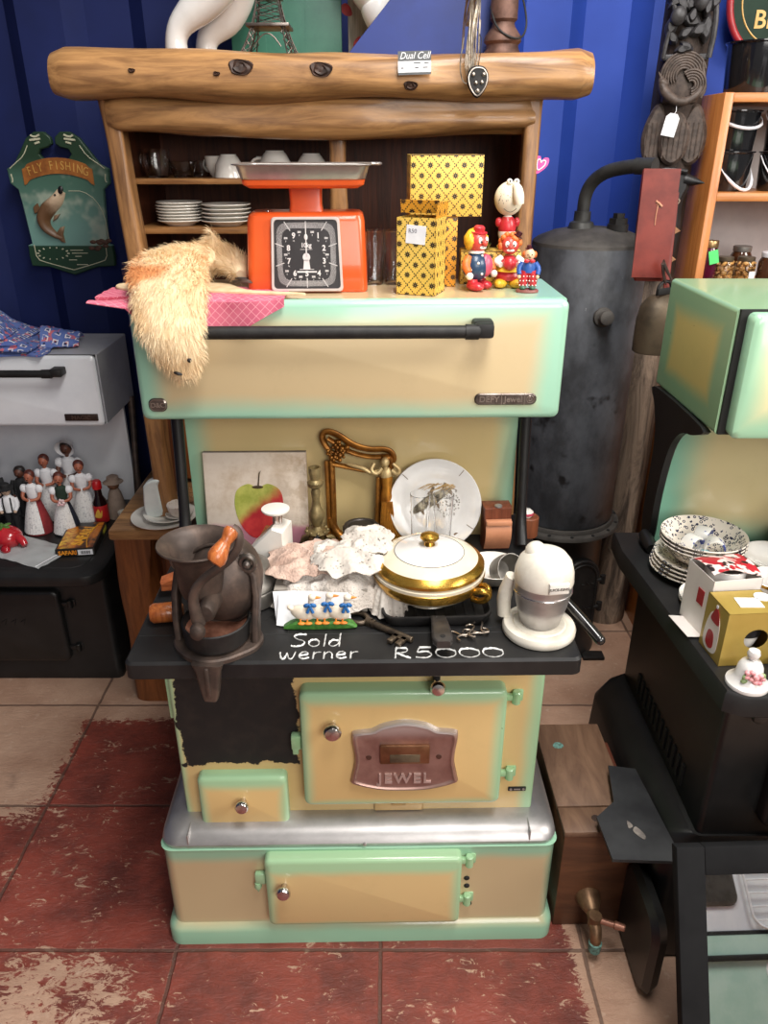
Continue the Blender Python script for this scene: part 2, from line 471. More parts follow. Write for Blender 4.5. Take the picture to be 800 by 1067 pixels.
# base
b = B(); b.rr([(0, -.400, .400, -.139, .41, .03), (.035, -.400, .400, -.139, .41, .03), (.045, -.397, .397, -.136, .41, .03), (.052, -.388, .388, -.127, .40, .025), (.25, -.388, .388, -.127, .40, .025), (.262, -.391, .391, -.130, .40, .025), (.264, -.38, .38, -.12, .39, .02)])
obj('base', b, EN_BASE, stove)
b = B(); b.rr([(.264, -.386, .386, -.126, .395, .03), (.274, -.389, .389, -.129, .397, .034), (.287, -.386, .386, -.122, .397, .036), (.296, -.376, .376, -.105, .395, .036), (.300, -.362, .362, -.085, .39, .03), (.302, -.350, .350, -.07, .38, .02)])
for sx in (-1, 1): b.bx(sx * .332 - .0012, sx * .332 + .0012, -.128, -.075, .268, .2985)
b.lathe([(.004, 0), (.004, .003), (.002, .004)], 12, aim((.01, -.128, .272), (0, -1, 0)))
obj('base_trim', b, ALU, stove, 'polished grey metal trim running along the top of the base')
bd = obj('base_door', B().panel(-.185, .20, .07, .256, -.127, .026, .012), EN_BD, stove)
knob('knob', bd, (-.148, -.152, .19))
for z in (.228, .118): hinge(bd, .216, -.134, z, EN_MINT)
b = B(); b.box((-.197, -.134, .19), (.022, .012, .03), .004); b.lathe([(.006, 0), (.008, .01), (.003, .02), (.001, .026)], 12, aim((-.203, -.136, .178), (0, 0, -1)))
obj('latch', b, [EN_MINT], bd)
b = B()
for p in ((.214, .172), (.222, .098), (.215, .150)): b.ball((p[0], -.128, p[1]), (.006, .003, .006), 10, 6)
obj('hinge_bolt', b, BLACK_MATT, bd)
# body
b = B(); b.rr([(.30, -.345, .345, -.07, .36, .008), (.692, -.345, .345, -.07, .36, .008)]); obj('body', b, EN_BODY, stove)
od = obj('oven_door', B().panel(-.105, .272, .345, .618, -.07, .032, .014), EN_DOOR, stove)
knob('knob', od, (-.045, -.1, .545), s=1.15)
for z in (.585, .40): hinge(od, .292, -.078, z, EN_MINT)
b = B(); b.box((-.116, -.08, .49), (.02, .016, .034), .004); b.box((-.118, -.083, .472), (.012, .01, .02), .003); obj('latch', b, EN_MINT, od)
bp = [(-.098, -.068), (-.05, -.083), (0, -.086), (.05, -.083), (.098, -.068), (.1, -.055), (.093, -.01), (.098, .045), (.09, .056), (.062, .06), (.04, .072), (0, .08), (-.04, .072), (-.062, .06), (-.09, .056), (-.098, .045), (-.093, -.01), (-.1, -.055)]
bp = spline(bp, 4); b = B()
b.loft([[(u * k, v * k, w) for u, v in bp] for k, w in ((1.0, 0), (.995, .006), (.97, .011), (.93, .012), (.90, .0095), (.88, .009))], mx=T(.0865, -.102, .478) @ FRONT)
bm_ = Mat('badge_copper_grey', .34, .65); _, x_, y_, z_ = bm_.co(); bm_.col(bm_.mix(z_.ss(.515, .545), bm_.mix(bm_.noise(20, 4).ss(.3, .7), (172, 140, 130), (146, 114, 106)), (206, 200, 198)))
bad = obj('badge', b, bm_.m, od, 'shield shaped metal badge')
b = B(); b.text('JEWEL', .0315, T(.0865, -.1125, .424) @ RX(PI / 2), .0022, bold=.0006, sx=.98, sp=1.22); obj('badge_lettering', b, pm('badge_letters', (206, 186, 180), (186, 164, 156), .35, .6), bad)
b = B(); b.bx(.0405, .1325, -.118, -.110, .464, .508, .003); obj('thermometer_frame', b, pm('brass_dull', (150, 112, 84), (118, 84, 60), .35, .8), bad)
b = B(); b.bx(.0585, .1145, -.1195, -.1165, .47, .488, .001); obj('thermometer_window', b, pm('gauge_glass', (96, 84, 66), (58, 48, 38), .12, 0), bad)
b = B()
for x in (.02, .15): b.lathe([(.0055, 0), (.005, .002)], 12, aim((x, -.1105, .476), (0, -1, 0)))
obj('rivet', b, pm('rivet_brown', (80, 48, 38), rough=.5), bad)
sd = obj('ash_door', B().panel(-.31, -.138, .282, .412, -.07, .024, .012), EN_SM, stove)
knob('knob', sd, (-.224, -.093, .355), s=.95)
b = B(); b.bx(.03, .125, -.076, -.069, .304, .332, .002); obj('vent_slide', b, pm('enamel_cream', (212, 180, 122), (200, 168, 112), .25, 0, 20, coat=.3), stove)
b = B(); b.bx(.064, .092, -.082, -.075, .322, .329, .002); b.bx(.0285, .0298, -.0712, -.069, .302, .334); b.bx(.1255, .1268, -.0712, -.069, .302, .334); obj('vent_grip', b, pm('vent_brass', (196, 160, 100), rough=.4), stove)
b = B(); b.bx(.294, .329, -.0725, -.069, .348, .358, .001); mp_ = obj('maker_plate', b, BLACK_MATT, stove)
b = B(); b.lathe([(.0028, 0), (.0028, .001)], 10, aim((.299, -.0724, .353), (0, -1, 0))); b.lathe([(.0028, 0), (.0028, .001)], 10, aim((.324, -.0724, .353), (0, -1, 0))); b.bx(.305, .318, -.0732, -.072, .3515, .3545); obj('maker_plate_marks', b, ALU, mp_)
knob('damper_knob', stove, (.144, -.086, .628), s=1.0)
b = B(); b.bx(.138, .15, -.086, -.068, .622, .648, .002)
b.lathe([(.006, 0), (.005, .003)], 12, aim((.083, -.0695, .652), (0, -1, 0))); obj('damper_slot', b, BLACK_MATT, stove)
b = B(); 
b.box((-.348, -.03, .6), (.012, .05, .15), .003); obj('side_flange', b, EN_MINT, stove)
# cooktop
b = B(); b.rr([(.691, -.381, .377, -.151, .40, .012), (.695, -.385, .381, -.155, .40, .014), (.722, -.385, .381, -.155, .40, .014), (.727, -.381, .377, -.151, .40, .012)])
top = obj('cooktop', b, HOTPLATE, stove, 'black iron cooktop')
b = B()
for cx, cy, r in ((-.24, .06, .115), (.02, .06, .115), (.235, .04, .10)):
    b.tube([(cx + r * math.cos(t), cy + r * math.sin(t), .7268) for t in [2 * PI * i / 48 for i in range(48)]], .0013, 6, True)
b.tube([(-.379, -.075, .7268), (.375, -.075, .7268)], .0013, 6); b.tube([(-.12, -.075, .7268), (-.12, .2, .7268)], .0013, 6); b.tube([(.14, -.075, .7268), (.14, .2, .7268)], .0013, 6)
obj('hob_ring', b, BLACK_MATT, top)
# chalk words: strokes lying on the iron, root space (x, y)
def chalk(strokes, ox, oy, s, sy, nm):
    b = B()
    for st in strokes:
        Q = spline([(ox + u * s, oy + v * sy) for u, v in st], 4, False) if len(st) > 2 else [(ox + u * s, oy + v * sy) for u, v in st]
        b.tube([(x, y, .7272) for x, y in Q], [.0021 + .0007 * math.sin(i * 2.3) for i in range(len(Q))], 6, flat=.45)
    return obj(nm, b, CHALK, top)
S_ = {'S': ([[(.85, .98), (.4, 1.0), (.12, .85), (.3, .62), (.75, .42), (.7, .12), (.3, 0), (0, .06)]], 1.05),
      'o': ([[(.45, .55), (.12, .5), (.0, .22), (.25, 0), (.55, .1), (.6, .38), (.42, .56)]], .8),
      'l': ([[(.18, 1.0), (.15, .5), (.12, 0)]], .42),
      'd': ([[(.55, .45), (.2, .5), (.0, .2), (.2, 0), (.5, .15), (.62, .5)], [(.66, 1.05), (.62, .5), (.62, 0)]], .85),
      'w': ([[(0, .55), (.1, .1), (.28, .02), (.42, .45), (.5, .08), (.7, .03), (.85, .58)]], 1.02),
      'e': ([[(.05, .28), (.5, .36), (.42, .56), (.15, .52), (.03, .22), (.25, .0), (.6, .1)]], .74),
      'r': ([[(.08, .55), (.06, 0)], [(.06, .3), (.22, .52), (.48, .55)]], .6),
      'n': ([[(.05, .55), (.04, 0)], [(.04, .32), (.25, .55), (.46, .45), (.5, .02)]], .68),
      'R': ([[(.05, 0), (.08, .5), (.1, 1.0)], [(.1, .98), (.55, .9), (.5, .58), (.1, .48)], [(.15, .48), (.4, .22), (.7, 0)]], .9),
      '5': ([[(.7, 1.0), (.2, .98)], [(.2, .98), (.12, .55), (.5, .6), (.68, .3), (.45, .02), (.02, .08)]], .9),
      '0': ([[(.4, .85), (.05, .75), (.0, .3), (.35, .02), (.75, .2), (.78, .62), (.4, .86)]], 1.0)}
def word(t, ox, oy, s, sy, nm='chalk_word', gap=1.0):
    st = []; x = 0
    for c in t:
        g, w = S_[c]; st += [[(u + x, v) for u, v in q] for q in g]; x += w * gap
    return chalk(st, ox, oy, s, sy, nm)
word('Sold', -.111, -.113, .0285, .036); word('werner', -.128, -.148, .031, .034)
word('R5000', .064, -.149, .0400, .030, gap=1.0)
# splashback, brackets, hood
b = B(); b.rr([(0, -.352, .332, .727, 1.05, .004), (.016, -.352, .332, .727, 1.05, .004)], T(0, .318, 0) @ FRONT); obj('splashback', b, EN_SPL, stove)
for x in (-.3655, .3455):
    b = B(); b.tube([(x, .30, 1.045), (x, .29, .95), (x, .272, .85), (x, .262, .78), (x, .235, .735)], [.013, .012, .011, .012, .014], 10, smooth=2); obj('bracket', b, BLACK_EN, stove)
b = B(); b.rr([(0, -.400, .384, 1.034, 1.254, .006), (.212, -.400, .384, 1.034, 1.254, .006)], T(0, .42, 0) @ FRONT); hood = obj('warming_hood', b, EN_SHELL, stove)
b = B(); b.rr([(-.003, -.394, .378, 1.04, 1.248, .01), (0, -.397, .381, 1.036, 1.251, .012), (.001, -.3998, .3838, 1.0342, 1.2535, .014), (.016, -.4, .384, 1.034, 1.2535, .014), (.021, -.397, .381, 1.037, 1.2505, .014), (.024, -.39, .374, 1.044, 1.243, .014)], T(0, .206, 0) @ FRONT)
hd = obj('hood_door', b, EN_HOOD, hood)
b = B(); b.cyl((-.305, .145, 1.206), (.222, .145, 1.206), .0115, bev=.002); b.cyl((.195, .145, 1.206), (.218, .145, 1.206), .0135); 
for x in (-.295, .228):
    b.box((x, .148, 1.208), (.034, .022, .026), .005); b.box((x, .168, 1.212), (.036, .034, .022), .005)
obj('hood_handle', b, IRON, hd)
pl = rrect(.222, .338, 1.062, 1.084, .0105); b = B(); b.prism(pl, 0, .005, T(0, .183, 0) @ FRONT, .002)
np_ = obj('name_plate', b, PEWTER, hd)
b = B(); mt = lambda x, z: T(x, .1776, z) @ RX(PI / 2)
b.text('DEFY', .0155, mt(.249, 1.0728), .0008, sx=1.05, bold=.0003); b.text('Jewel', .0155, mt(.294, 1.0728), .0008, bold=.0003, sx=1.02); b.text('D', .010, mt(.326, 1.073), .0008, bold=.0002)
b.bx(.2715, .2727, .1765, .1785, 1.063, 1.083); b.bx(.3145, .3155, .1765, .1785, 1.063, 1.083)
b.tube([(.326 + .0068 * math.cos(t), .1778, 1.073 + .0068 * math.sin(t)) for t in [2 * PI * i / 24 for i in range(24)]], .0007, 6, True)
obj('name_plate_lettering', b, pm('pewter_light', (186, 176, 168), (160, 150, 142), .3, .9), np_)
pl = rrect(-.384, -.350, 1.052, 1.078, .011); b = B(); b.prism(pl, 0, .005, T(0, .183, 0) @ FRONT, .002); rb = obj('round_badge', b, PEWTER, hd)
b = B()
b.text('D&C', .0125, mt(-.367, 1.0648), .0008, bold=.0003); b.tube([(x, .1782, z) for x, z in rrect(-.3815, -.3525, 1.0545, 1.0755, .009)], .0008, 6, True)
obj('round_badge_marks', b, pm('pewter_light', (186, 176, 168), (160, 150, 142), .3, .9), rb)
# ================================================================ the log dresser behind the stove
dr = thing('log_dresser', 'rustic log dresser with thick rounded top beam standing against blue wall', 'dresser', (-.13, 1.84, 0))
X0, Y0 = -.13, 1.84           # root; parts below are written in root space
def log(name, x0, x1, y, z, ry, rz_, mat, par, seed, bump=.012, taper=0, ends=True):
    rings = []; n = 40
    for i in range(n + 1):
        t = i / n; x = x0 + (x1 - x0) * t; k = 1.0
        e = min(t, 1 - t) * (x1 - x0)
        if ends and e < .03: k = .80 + .20 * math.sqrt(max(0, 1 - (1 - e / .03) ** 2))
        ring = []
        for j in range(28):
            a = 2 * PI * j / 28; ca, sa = math.cos(a), math.sin(a)
            q = (abs(ca) ** 2.6 + abs(sa) ** 2.6) ** (-1 / 2.6)
            p = Vector((x, y + ry * q * ca * k, z + rz_ * q * sa * k))
            d = noise.noise(Vector((x * 4.2 + seed, ca * .9, sa * .9))) * bump + noise.noise(Vector((x * 1.6 + seed * 2, ca * .5, sa * .5))) * bump * 1.3
            ring.append(p + Vector((0, ca, sa)) * d)
        rings.append(ring)
    return obj(name, B().loft(rings), mat, par, ang=50)
tb = log('top_beam', -.565, .565, .03, 1.638, .058, .045, LOG, dr, 3.1)
b = B(); b.bx(-.535, .525, .06, .45, 1.625, 1.672, .006); obj('top_board', b, SHELFW, dr)
log('lower_beam', -.475, .46, .075, 1.566, .045, .038, LOG, dr, 8.2, .016)
from mathutils.bvhtree import BVHTree
bv = BVHTree.FromPolygons([v.co.copy() for v in tb.data.vertices], [list(p.vertices) for p in tb.data.polygons])
b = B()
def knot(x, z, r):
    R = []
    for k, (s, d) in enumerate(((1.25, -.002), (1.1, .0035), (.85, .001), (.62, .0045), (.35, .002), (.1, .003))):
        ring = []
        for i in range(24):
            t = 2 * PI * i / 24; px = x + r * 1.5 * s * math.cos(t) * (1 + .15 * math.sin(3 * t + k)); pz = z + r * s * math.sin(t) * (1 + .15 * math.cos(2 * t + k))
            h = bv.ray_cast(Vector((px, -1, pz)), Vector((0, 1, 0)))[0]; ring.append((px, (h.y if h else -.02) - d, pz))
        R.append(ring)
    b.loft(R)
knot(-.165, 1.646, .014); knot(.0, 1.642, .013); knot(-.39, 1.640, .004); knot(-.215, 1.634, .004); knot(.185, 1.612, .008)
obj('knot', b, pm('knot_dark', (66, 42, 30), (34, 22, 16), .6, 0, 60, .3), tb)
def post(name, pts, mat, par, w, d, seed):
    """rough-hewn upright through (x, y, z) stations"""
    R = []
    for (x, y, z, k) in pts:
        R.append([(x + (u + .22 * w * noise.noise(Vector((u * 20 + seed, v * 20, z * 4)))) * k, y + v, z) for u, v in rrect(-w / 2, w / 2, -d / 2, d / 2, w * .22, 4)])
    return obj(name, B().loft(R), mat, par, ang=50)
def stations(P, n=14):
    Q = spline(P, n // max(1, len(P) - 1) + 1, False); return [tuple(q) for q in Q]
post('post', stations([(-.472, .075, 1.60, 1.05), (-.462, .072, 1.45, 1), (-.455, .068, 1.25, 1), (-.458, .06, 1.0, 1), (-.462, .05, .60, 1.0)], 40), LOGV, dr, .045, .06, 1.0)
post('post', stations([(.460, .075, 1.60, 1.05), (.458, .07, 1.45, 1), (.456, .065, 1.25, 1), (.455, .06, 1.0, 1), (.452, .05, .60, 1)], 40), LOGV, dr, .042, .06, 5.0)
post('divider', [(.025, .09, z, 1) for z in (1.545, 1.48, 1.42, 1.36, 1.30)] + [(.025, .09, .62, 1)], LOGV, dr, .048, .03, 9.0)
b = B(); b.bx(-.475, .475, .435, .45, .60, 1.63); obj('back_panel', b, DARKWOOD, dr)
for x in (-.482, .468):
    b = B(); b.bx(x, x + .014, .09, .436, .60, 1.63); obj('side_panel', b, DARKWOOD, dr)
for z in (1.431, 1.322):
    b = B(); b.bx(-.467, .012, .10, .43, z - .012, z, .002); obj('shelf', b, SHELFW, dr)
b = B(); b.bx(.04, .467, .10, .43, 1.118, 1.13, .002); obj('shelf', b, SHELFW, dr)
b = B(); b.bx(-.60, .478, -.035, .45, .555, .585, .008); b.jit(.003, 5); obj('counter', b, LOG, dr)
for x in (-.54, .425):
    post('leg', stations([(x, .03, .557, 1.1), (x - .005, .03, .45, 1.0), (x - .01, .03, .3, .95), (x - .015, .035, .1, 1.0), (x - .015, .035, 0, 1.05)], 30), wood('leg_pine', (148, 88, 46), (98, 54, 26), 2, 5, .45, streak=9) if x < 0 else LOGV, dr, .105, .09, 3.0)
b = B(); b.bx(-.49, .45, .03, .44, .06, .556, .004); obj('cupboard', b, wood('cupboard_pine', (120, 66, 34), (80, 42, 20), 2, 5, .45), dr)
for x0, x1 in ((-.475, -.02), (-.01, .43)):
    b = B(); b.panel(x0, x1, .08, .53, .03, .02, .006, .005); d_ = obj('cupboard_door', b, wood('cupboard_pine_door', (128, 72, 36), (86, 46, 22), 2, 5, .45), dr)
    b = B(); b.tube([(x0 + .06 + .014 * math.cos(t), .004, .40 + .014 * math.sin(t)) for t in [2 * PI * i / 20 for i in range(20)]], .003, 8, True); b.ball((x0 + .06, .008, .414), .006, 10, 8); obj('ring_pull', b, BROWN_IRON, d_)
post('rear_upright', stations([(-.42, .30, .60, 1.2), (-.42, .30, .8, 1.2), (-.43, .30, 1.05, 1.2)], 20), wood('inner_post', (168, 104, 56), (110, 62, 30), 2, 5, .45, streak=9), dr, .09, .04, 12.0)

# ---- crockery and glass on the dresser shelves
def plate_mesh(r, h=.012, t=.0022):
    return [(0, 0), (r * .56, 0), (r * .6, .001), (r * .72, h * .45), (r, h), (r * 1.005, h + t * .5), (r, h + t), (r * .7, h * .5 + t), (r * .58, t + .001), (0, t + .001)]
def plates(n, loc, r, label, group, mat=CHINA, dz=.0068, name='plate'):
    """a stack, each plate a thing of its own"""
    proto = None
    for k in range(n):
        p = (loc[0] + rnd.uniform(-.002, .002), loc[1] + rnd.uniform(-.002, .002), loc[2] + k * dz)
        lab = label[k] if isinstance(label, (list, tuple)) else label
        if proto is None: proto = single(name, B().lathe(plate_mesh(r), 40), mat, lab, 'plate', p, 0, group)
        else: dup(proto, p, 0, lab)
def nth(n, s): 
    w = ['bottom', 'second from bottom', 'third from bottom', 'fourth from bottom', 'fifth from bottom', 'sixth from bottom', 'seventh from bottom']
    return [s % ('top' if k == n - 1 else w[k]) for k in range(n)]
plates(7, (-.503, 2.03, 1.322), .056, nth(7, 'white plate, %s of the left stack on dresser shelf'), 'plates on the dresser shelf')
plates(5, (-.388, 2.02, 1.322), .06, nth(5, 'white plate, %s of the stack beside red scale'), 'plates on the dresser shelf', dz=.0092)
def cup_prof(r, h, t=.003): return [(0, 0), (r * .5, 0), (r * .55, .004), (r * .62, .006), (r * .9, h * .45), (r, h), (r - t * .6, h + .001), (r - t, h), (r * .9 - t, h * .45), (r * .5, .009), (0, .009)]
def cup(loc, r, h, label, rz=0, group=None, upside=False, mat=CHINA, handle=True, scale=1):
    t = thing('cup', label, 'cup', loc, rz, group)
    m = (T(0, 0, h + .001) @ RX(PI)) if upside else Matrix()
    obj('bowl', B().lathe(cup_prof(r, h), 32, m), mat, t)
    if handle:
        b = B(); P = [(r * .9, 0, h * .8), (r * 1.35, 0, h * .82), (r * 1.5, 0, h * .55), (r * 1.25, 0, h * .3), (r * .75, 0, h * .28)]
        b.tube([m @ Vector(p) for p in P], .0035, 8, smooth=2); obj('handle', b, mat, t)
    return t
cg = 'cups on the upper dresser shelf'
cup((-.405, 2.05, 1.431), .030, .046, 'straight white mug standing upright at left of dresser shelf', 2.6, cg)
cup((-.368, 2.0, 1.431), .036, .05, 'upturned white cup on dresser shelf left of the scale', 2.0, cg, True)
cup((-.258, 2.0, 1.431), .042, .058, 'upturned white cup with handle behind the scale tray', 2.9, cg, True)
cup((-.172, 2.0, 1.431), .040, .052, 'upturned white bowl-shaped cup next to dresser divider', 0, cg, True, handle=False)
cup((-.30, 2.10, 1.431), .034, .045, 'upturned white cup at the back of dresser shelf', 1.2, cg, True)
t = thing('glass_jug', 'small clear glass jug at left end of dresser shelf', 'jug', (-.545, 2.02, 1.431), 2.6)
obj('bowl', B().lathe([(0, 0), (.024, 0), (.026, .003), (.033, .03), (.031, .052), (.034, .062), (.0325, .062), (.0295, .052), (.031, .03), (.024, .005), (0, .005)], 28), GLASS, t)
b = B(); b.tube([(.032, 0, .05), (.05, 0, .052), (.052, 0, .03), (.033, 0, .018)], .003, 8, smooth=2); obj('handle', b, GLASS, t)
for i, (x, y, r) in enumerate(((-.487, 2.04, .034), (-.452, 2.07, .028))):
    single('glass_dish', B().lathe([(0, 0), (r * .7, 0), (r, .035), (r * .96, .0355), (r * .66, .004), (0, .004)], 28), GLASS, ('clear glass dish on dresser shelf beside the glass jug', 'clear glass dish between glass dish and white mug')[i], 'dish', (x, y, 1.431))
# ---- on the counter left of the stove
cz = .586
for k, (r, lab) in enumerate(((.088, 'large oval white platter at the left end of dresser counter'), (.066, 'smaller white plate lying on the large white platter'))):
    single('plate', B().lathe(plate_mesh(r, .010, .003), 40), CHINA, lab, 'plate', (-.595 + k * .012, 1.875, cz + k * .0085), 0, 'white plates on the dresser counter')
b = B(); P = spline([(-.021, 0), (.021, 0), (.021, .05), (.019, .082), (.022, .092), (.024, .10), (.013, .103), (-.002, .098), (-.016, .088), (-.021, .07)], 3)
b.prism(P, -.014, .014, FRONT, .004); single('ceramic_bottle', b, pm('pale_glaze', (226, 232, 228), (212, 220, 216), .25, coat=.3), 'flat white ceramic bottle with sloped top standing on the platter', 'bottle', (-.617, 1.87, cz + .0175))
t = thing('cup', 'small white lidded cup on saucer on the platter', 'cup', (-.553, 1.856, cz + .0175))
obj('saucer', B().lathe(plate_mesh(.032, .006, .002), 32), CHINA, t)
obj('bowl', B().lathe([(0, .003), (.016, .003), (.022, .012), (.026, .03), (.027, .034), (.024, .038), (.0, .039)], 28), pm('printed_china', (236, 226, 214), (208, 180, 164), .25, 0, 90, lo=.55, hi=.7), t)
b = B(); b.lathe([(0, 0), (.022, 0), (.026, .03), (.022, .048), (.023, .05), (.0215, .05), (.0205, .047), (.0245, .03), (.02, .004), (0, .004)], 24); single('glass_votive', b, GLASS, 'small clear glass holder behind the lidded cup on counter', 'glass', (-.535, 1.955, cz))

# ================================================================ on top of the dresser
tz = 1.673
PONY = PORC
def skin(name, verts, edges, radii, mat, parent=None, levels=2):
    me = bpy.data.meshes.new(name); me.from_pydata(verts, edges, []); o = bpy.data.objects.new(name, me); COL.objects.link(o)
    m = o.modifiers.new('s', 'SKIN'); 
    for i, r in enumerate(radii): me.skin_vertices[0].data[i].radius = (r, r) if not hasattr(r, '__len__') else r
    me.skin_vertices[0].data[0].use_root = True
    m.use_smooth_shade = True; s = o.modifiers.new('u', 'SUBSURF'); s.levels = s.render_levels = levels
    dg = bpy.context.evaluated_depsgraph_get(); dg.update()
    nm = bpy.data.meshes.new_from_object(o.evaluated_get(dg)); bpy.data.objects.remove(o)
    tmp = bmesh.new(); tmp.from_mesh(nm); bpy.data.meshes.remove(nm); b = B(); b.add(tmp)
    return b
def horse(loc, rz, label, k=1.0):
    """rearing horse standing on its two hind legs, nose towards +x"""
    t = thing('horse_statue', label, 'statue', loc, rz, 'white horse statues on top of the dresser')
    v = [(.13, 0, .21), (.17, 0, .28), (.21, 0, .36), (.235, 0, .43), (.25, 0, .50), (.265, 0, .555), (.31, 0, .535), (.345, 0, .50), (.10, 0, .185)]
    e = [(0, 1), (1, 2), (2, 3), (3, 4), (4, 5), (5, 6), (6, 7), (0, 8)]
    r = [.072, .072, .076, .056, .042, .036, .034, .022, .05]
    for root, js, rs in ((8, [(.115, -.035, .14), (.075, -.035, .09), (.028, -.035, .062), (.022, -.035, .028), (.028, -.035, .006)], [.052, .034, .0225, .021, .026]),
                         (8, [(.125, .035, .13), (.105, .035, .075), (.066, .035, .056), (.060, .035, .028), (.068, .035, .006)], [.05, .034, .0225, .021, .025]),
                         (2, [(.27, -.045, .34), (.33, -.045, .36), (.335, -.045, .30), (.31, -.045, .27)], [.036, .024, .018, .02]),
                         (2, [(.27, .045, .33), (.32, .045, .32), (.315, .045, .26), (.29, .045, .24)], [.036, .024, .018, .02])):
        a = root
        for j, q in zip(js, rs): v.append(j); r.append(q); e.append((a, len(v) - 1)); a = len(v) - 1
    b = skin('body', v, e, r, PONY, t); lo = min(q.co.z for q in b.bm.verts); obj('body', b.xf(T(0, 0, -lo)), PONY, t)
    b = skin('mane', [(.165, 0, .43), (.195, 0, .50), (.225, 0, .57), (.26, 0, .60)], [(0, 1), (1, 2), (2, 3)], [.016, .02, .02, .012], PONY); obj('mane', b.xf(T(0, 0, -lo)), PONY, t)
    b = skin('tail', [(.06, 0, .20), (.02, 0, .235), (-.01, 0, .24), (-.03, 0, .21)], [(0, 1), (1, 2), (2, 3)], [.016, .022, .02, .008], PONY); obj('tail', b.xf(T(0, 0, -lo)), PONY, t)
    b = B()
    for s in (-1, 1): b.lathe([(.010, 0), (.007, .015), (.001, .032)], 10, aim((.255, s * .02, .585 - lo), (-.2, 0, 1)) )
    obj('ear_pair', b, PONY, t)
    t.scale = (k, k, k); return t
horse((-.505, 2.085, tz), 0.0, 'white glazed horse statue rearing at the left of dresser top', 1.3)
horse((.105, 2.165, tz), PI, 'white glazed horse statue rearing behind the slanted blue board', 1.0)
# lattice tower model
t = thing('tower_model', 'dark metal lattice tower model standing before the green board', 'model', (-.243, 1.92, tz))
b = B()
def tw(z):  # half width of the flaring tower
    return .054 * math.exp(-z / .09) + .005
for sx in (-1, 1):
    for sy in (-1, 1):
        for off in (0, .30):
            P = []
            for i in range(21):
                z = .30 * i / 20; w = tw(z); q = w - off * w * max(0, 1 - z / .1)
                P.append((sx * q, sy * w, z))
            b.tube(P, .0014, 6)
            if off:
                b.tube([(sy * w_, sx * q_, z_) for q_, w_, z_ in [(tw(.30 * i / 20) * (1 - off * max(0, 1 - .3 * i / 20 / .1)), tw(.30 * i / 20), .30 * i / 20) for i in range(8)]], .0014, 6)
for i in range(22):
    z0, z1 = .30 * i / 22, .30 * (i + 1) / 22
    for s in (-1, 1):
        w0, w1 = tw(z0), tw(z1)
        for (a, c) in ((-1, 1), (1, -1)):
            if z0 > .05:
                b.tube([(a * w0, s * w0, z0), (c * w1, s * w1, z1)], .0009, 5); b.tube([(s * w0, a * w0, z0), (s * w1, c * w1, z1)], .0009, 5)
            else:
                for e in (-1, 1):
                    k0, k1 = (1, .7) if a > 0 else (.7, 1)
                    b.tube([(e * w0 * k0, s * w0, z0), (e * w1 * k1, s * w1, z1)], .0009, 5); b.tube([(s * w0, e * w0 * k0, z0), (s * w1, e * w1 * k1, z1)], .0009, 5)
obj('lattice', b, PEWTER, t)
b = B()
for z, k in ((.052, 1.28), (.105, 1.3)): w = tw(z) * k; b.bx(-w, w, -w, w, z, z + .006, .001)
b.tube([(x, -tw(0.01) * 1.0, .012 + .026 * math.cos(x / .03 * PI / 2)) for x in [-.028 + .056 * i / 12 for i in range(13)]], .0014, 6)
obj('platform_slab', b, PEWTER, t)
b = B(); b.lathe([(.006, .298), (.005, .31), (.002, .315), (.001, .34)], 10); obj('mast', b, PEWTER, t)
# painted boards leaning at the back
gm = Mat('green_board_paint', .45); n_ = gm.noise(5, 6, .7)
gm.col(gm.mix(gm.noise(16, 5, .7).ss(.62, .72) * .6, gm.mix(n_.ss(.3, .7), (62, 120, 100), (44, 96, 82)), (150, 190, 178)))
b = B(); b.bx(-.155, .12, 0, .012, 0, .40, .002)
for x in (-.07, .03): b.bx(x - .0008, x + .0008, -.0006, .004, 0, .40)
single('painted_board', b, gm.m, 'green painted wooden board leaning behind the tower model', 'board', (-.225, 2.23, tz), 0, None, (math.radians(-4), 0, 0))
t = thing('painted_screen', 'grey plank board with red painted petals behind the right horse', 'board', (.06, 2.25, tz), 0, None, (math.radians(-3), 0, 0))
b = B()
for k in range(4): b.bx(-.15 + k * .062, -.09 + k * .062, 0, .01, 0, .42, .002)
obj('planks', b, wood('grey_planks', (176, 172, 160), (134, 132, 120), 2, 6, .7), t)
b = B()
for (x, z, a, s) in ((-.135, .045, .9, 1), (-.075, .05, -.7, 1.1), (-.14, .12, 2.4, 1), (-.07, .125, 3.6, 1), (.02, .06, .4, 1), (.06, .1, 1.7, .9)):
    P = [(x + math.cos(a) * u * .03 * s - math.sin(a) * v * .016 * s, z + math.sin(a) * u * .03 * s + math.cos(a) * v * .016 * s) for u, v in spline([(0, 0), (.4, .7), (1, .6), (1.1, 0), (.9, -.6), (.4, -.6)], 4)]
    b.prism(P, 0.0, .0012, T(0, -.0002, 0) @ FRONT)
obj('painted_petal', b, pm('petal_red', (188, 40, 42), (150, 28, 32), .5), t, 'red painted petals')
b = B(); b.prism([(-.195, 0), (.165, 0), (.165, .36), (.13, .36)], 0, .012, FRONT, .002)
single('blue_board', b, pm('board_blue', (24, 46, 116), (20, 38, 98), .6, 0, 6), 'dark blue board with slanted edge leaning behind tangled wire', 'board', (.1, 2.03, tz), 0, None, (math.radians(-5), 0, 0))
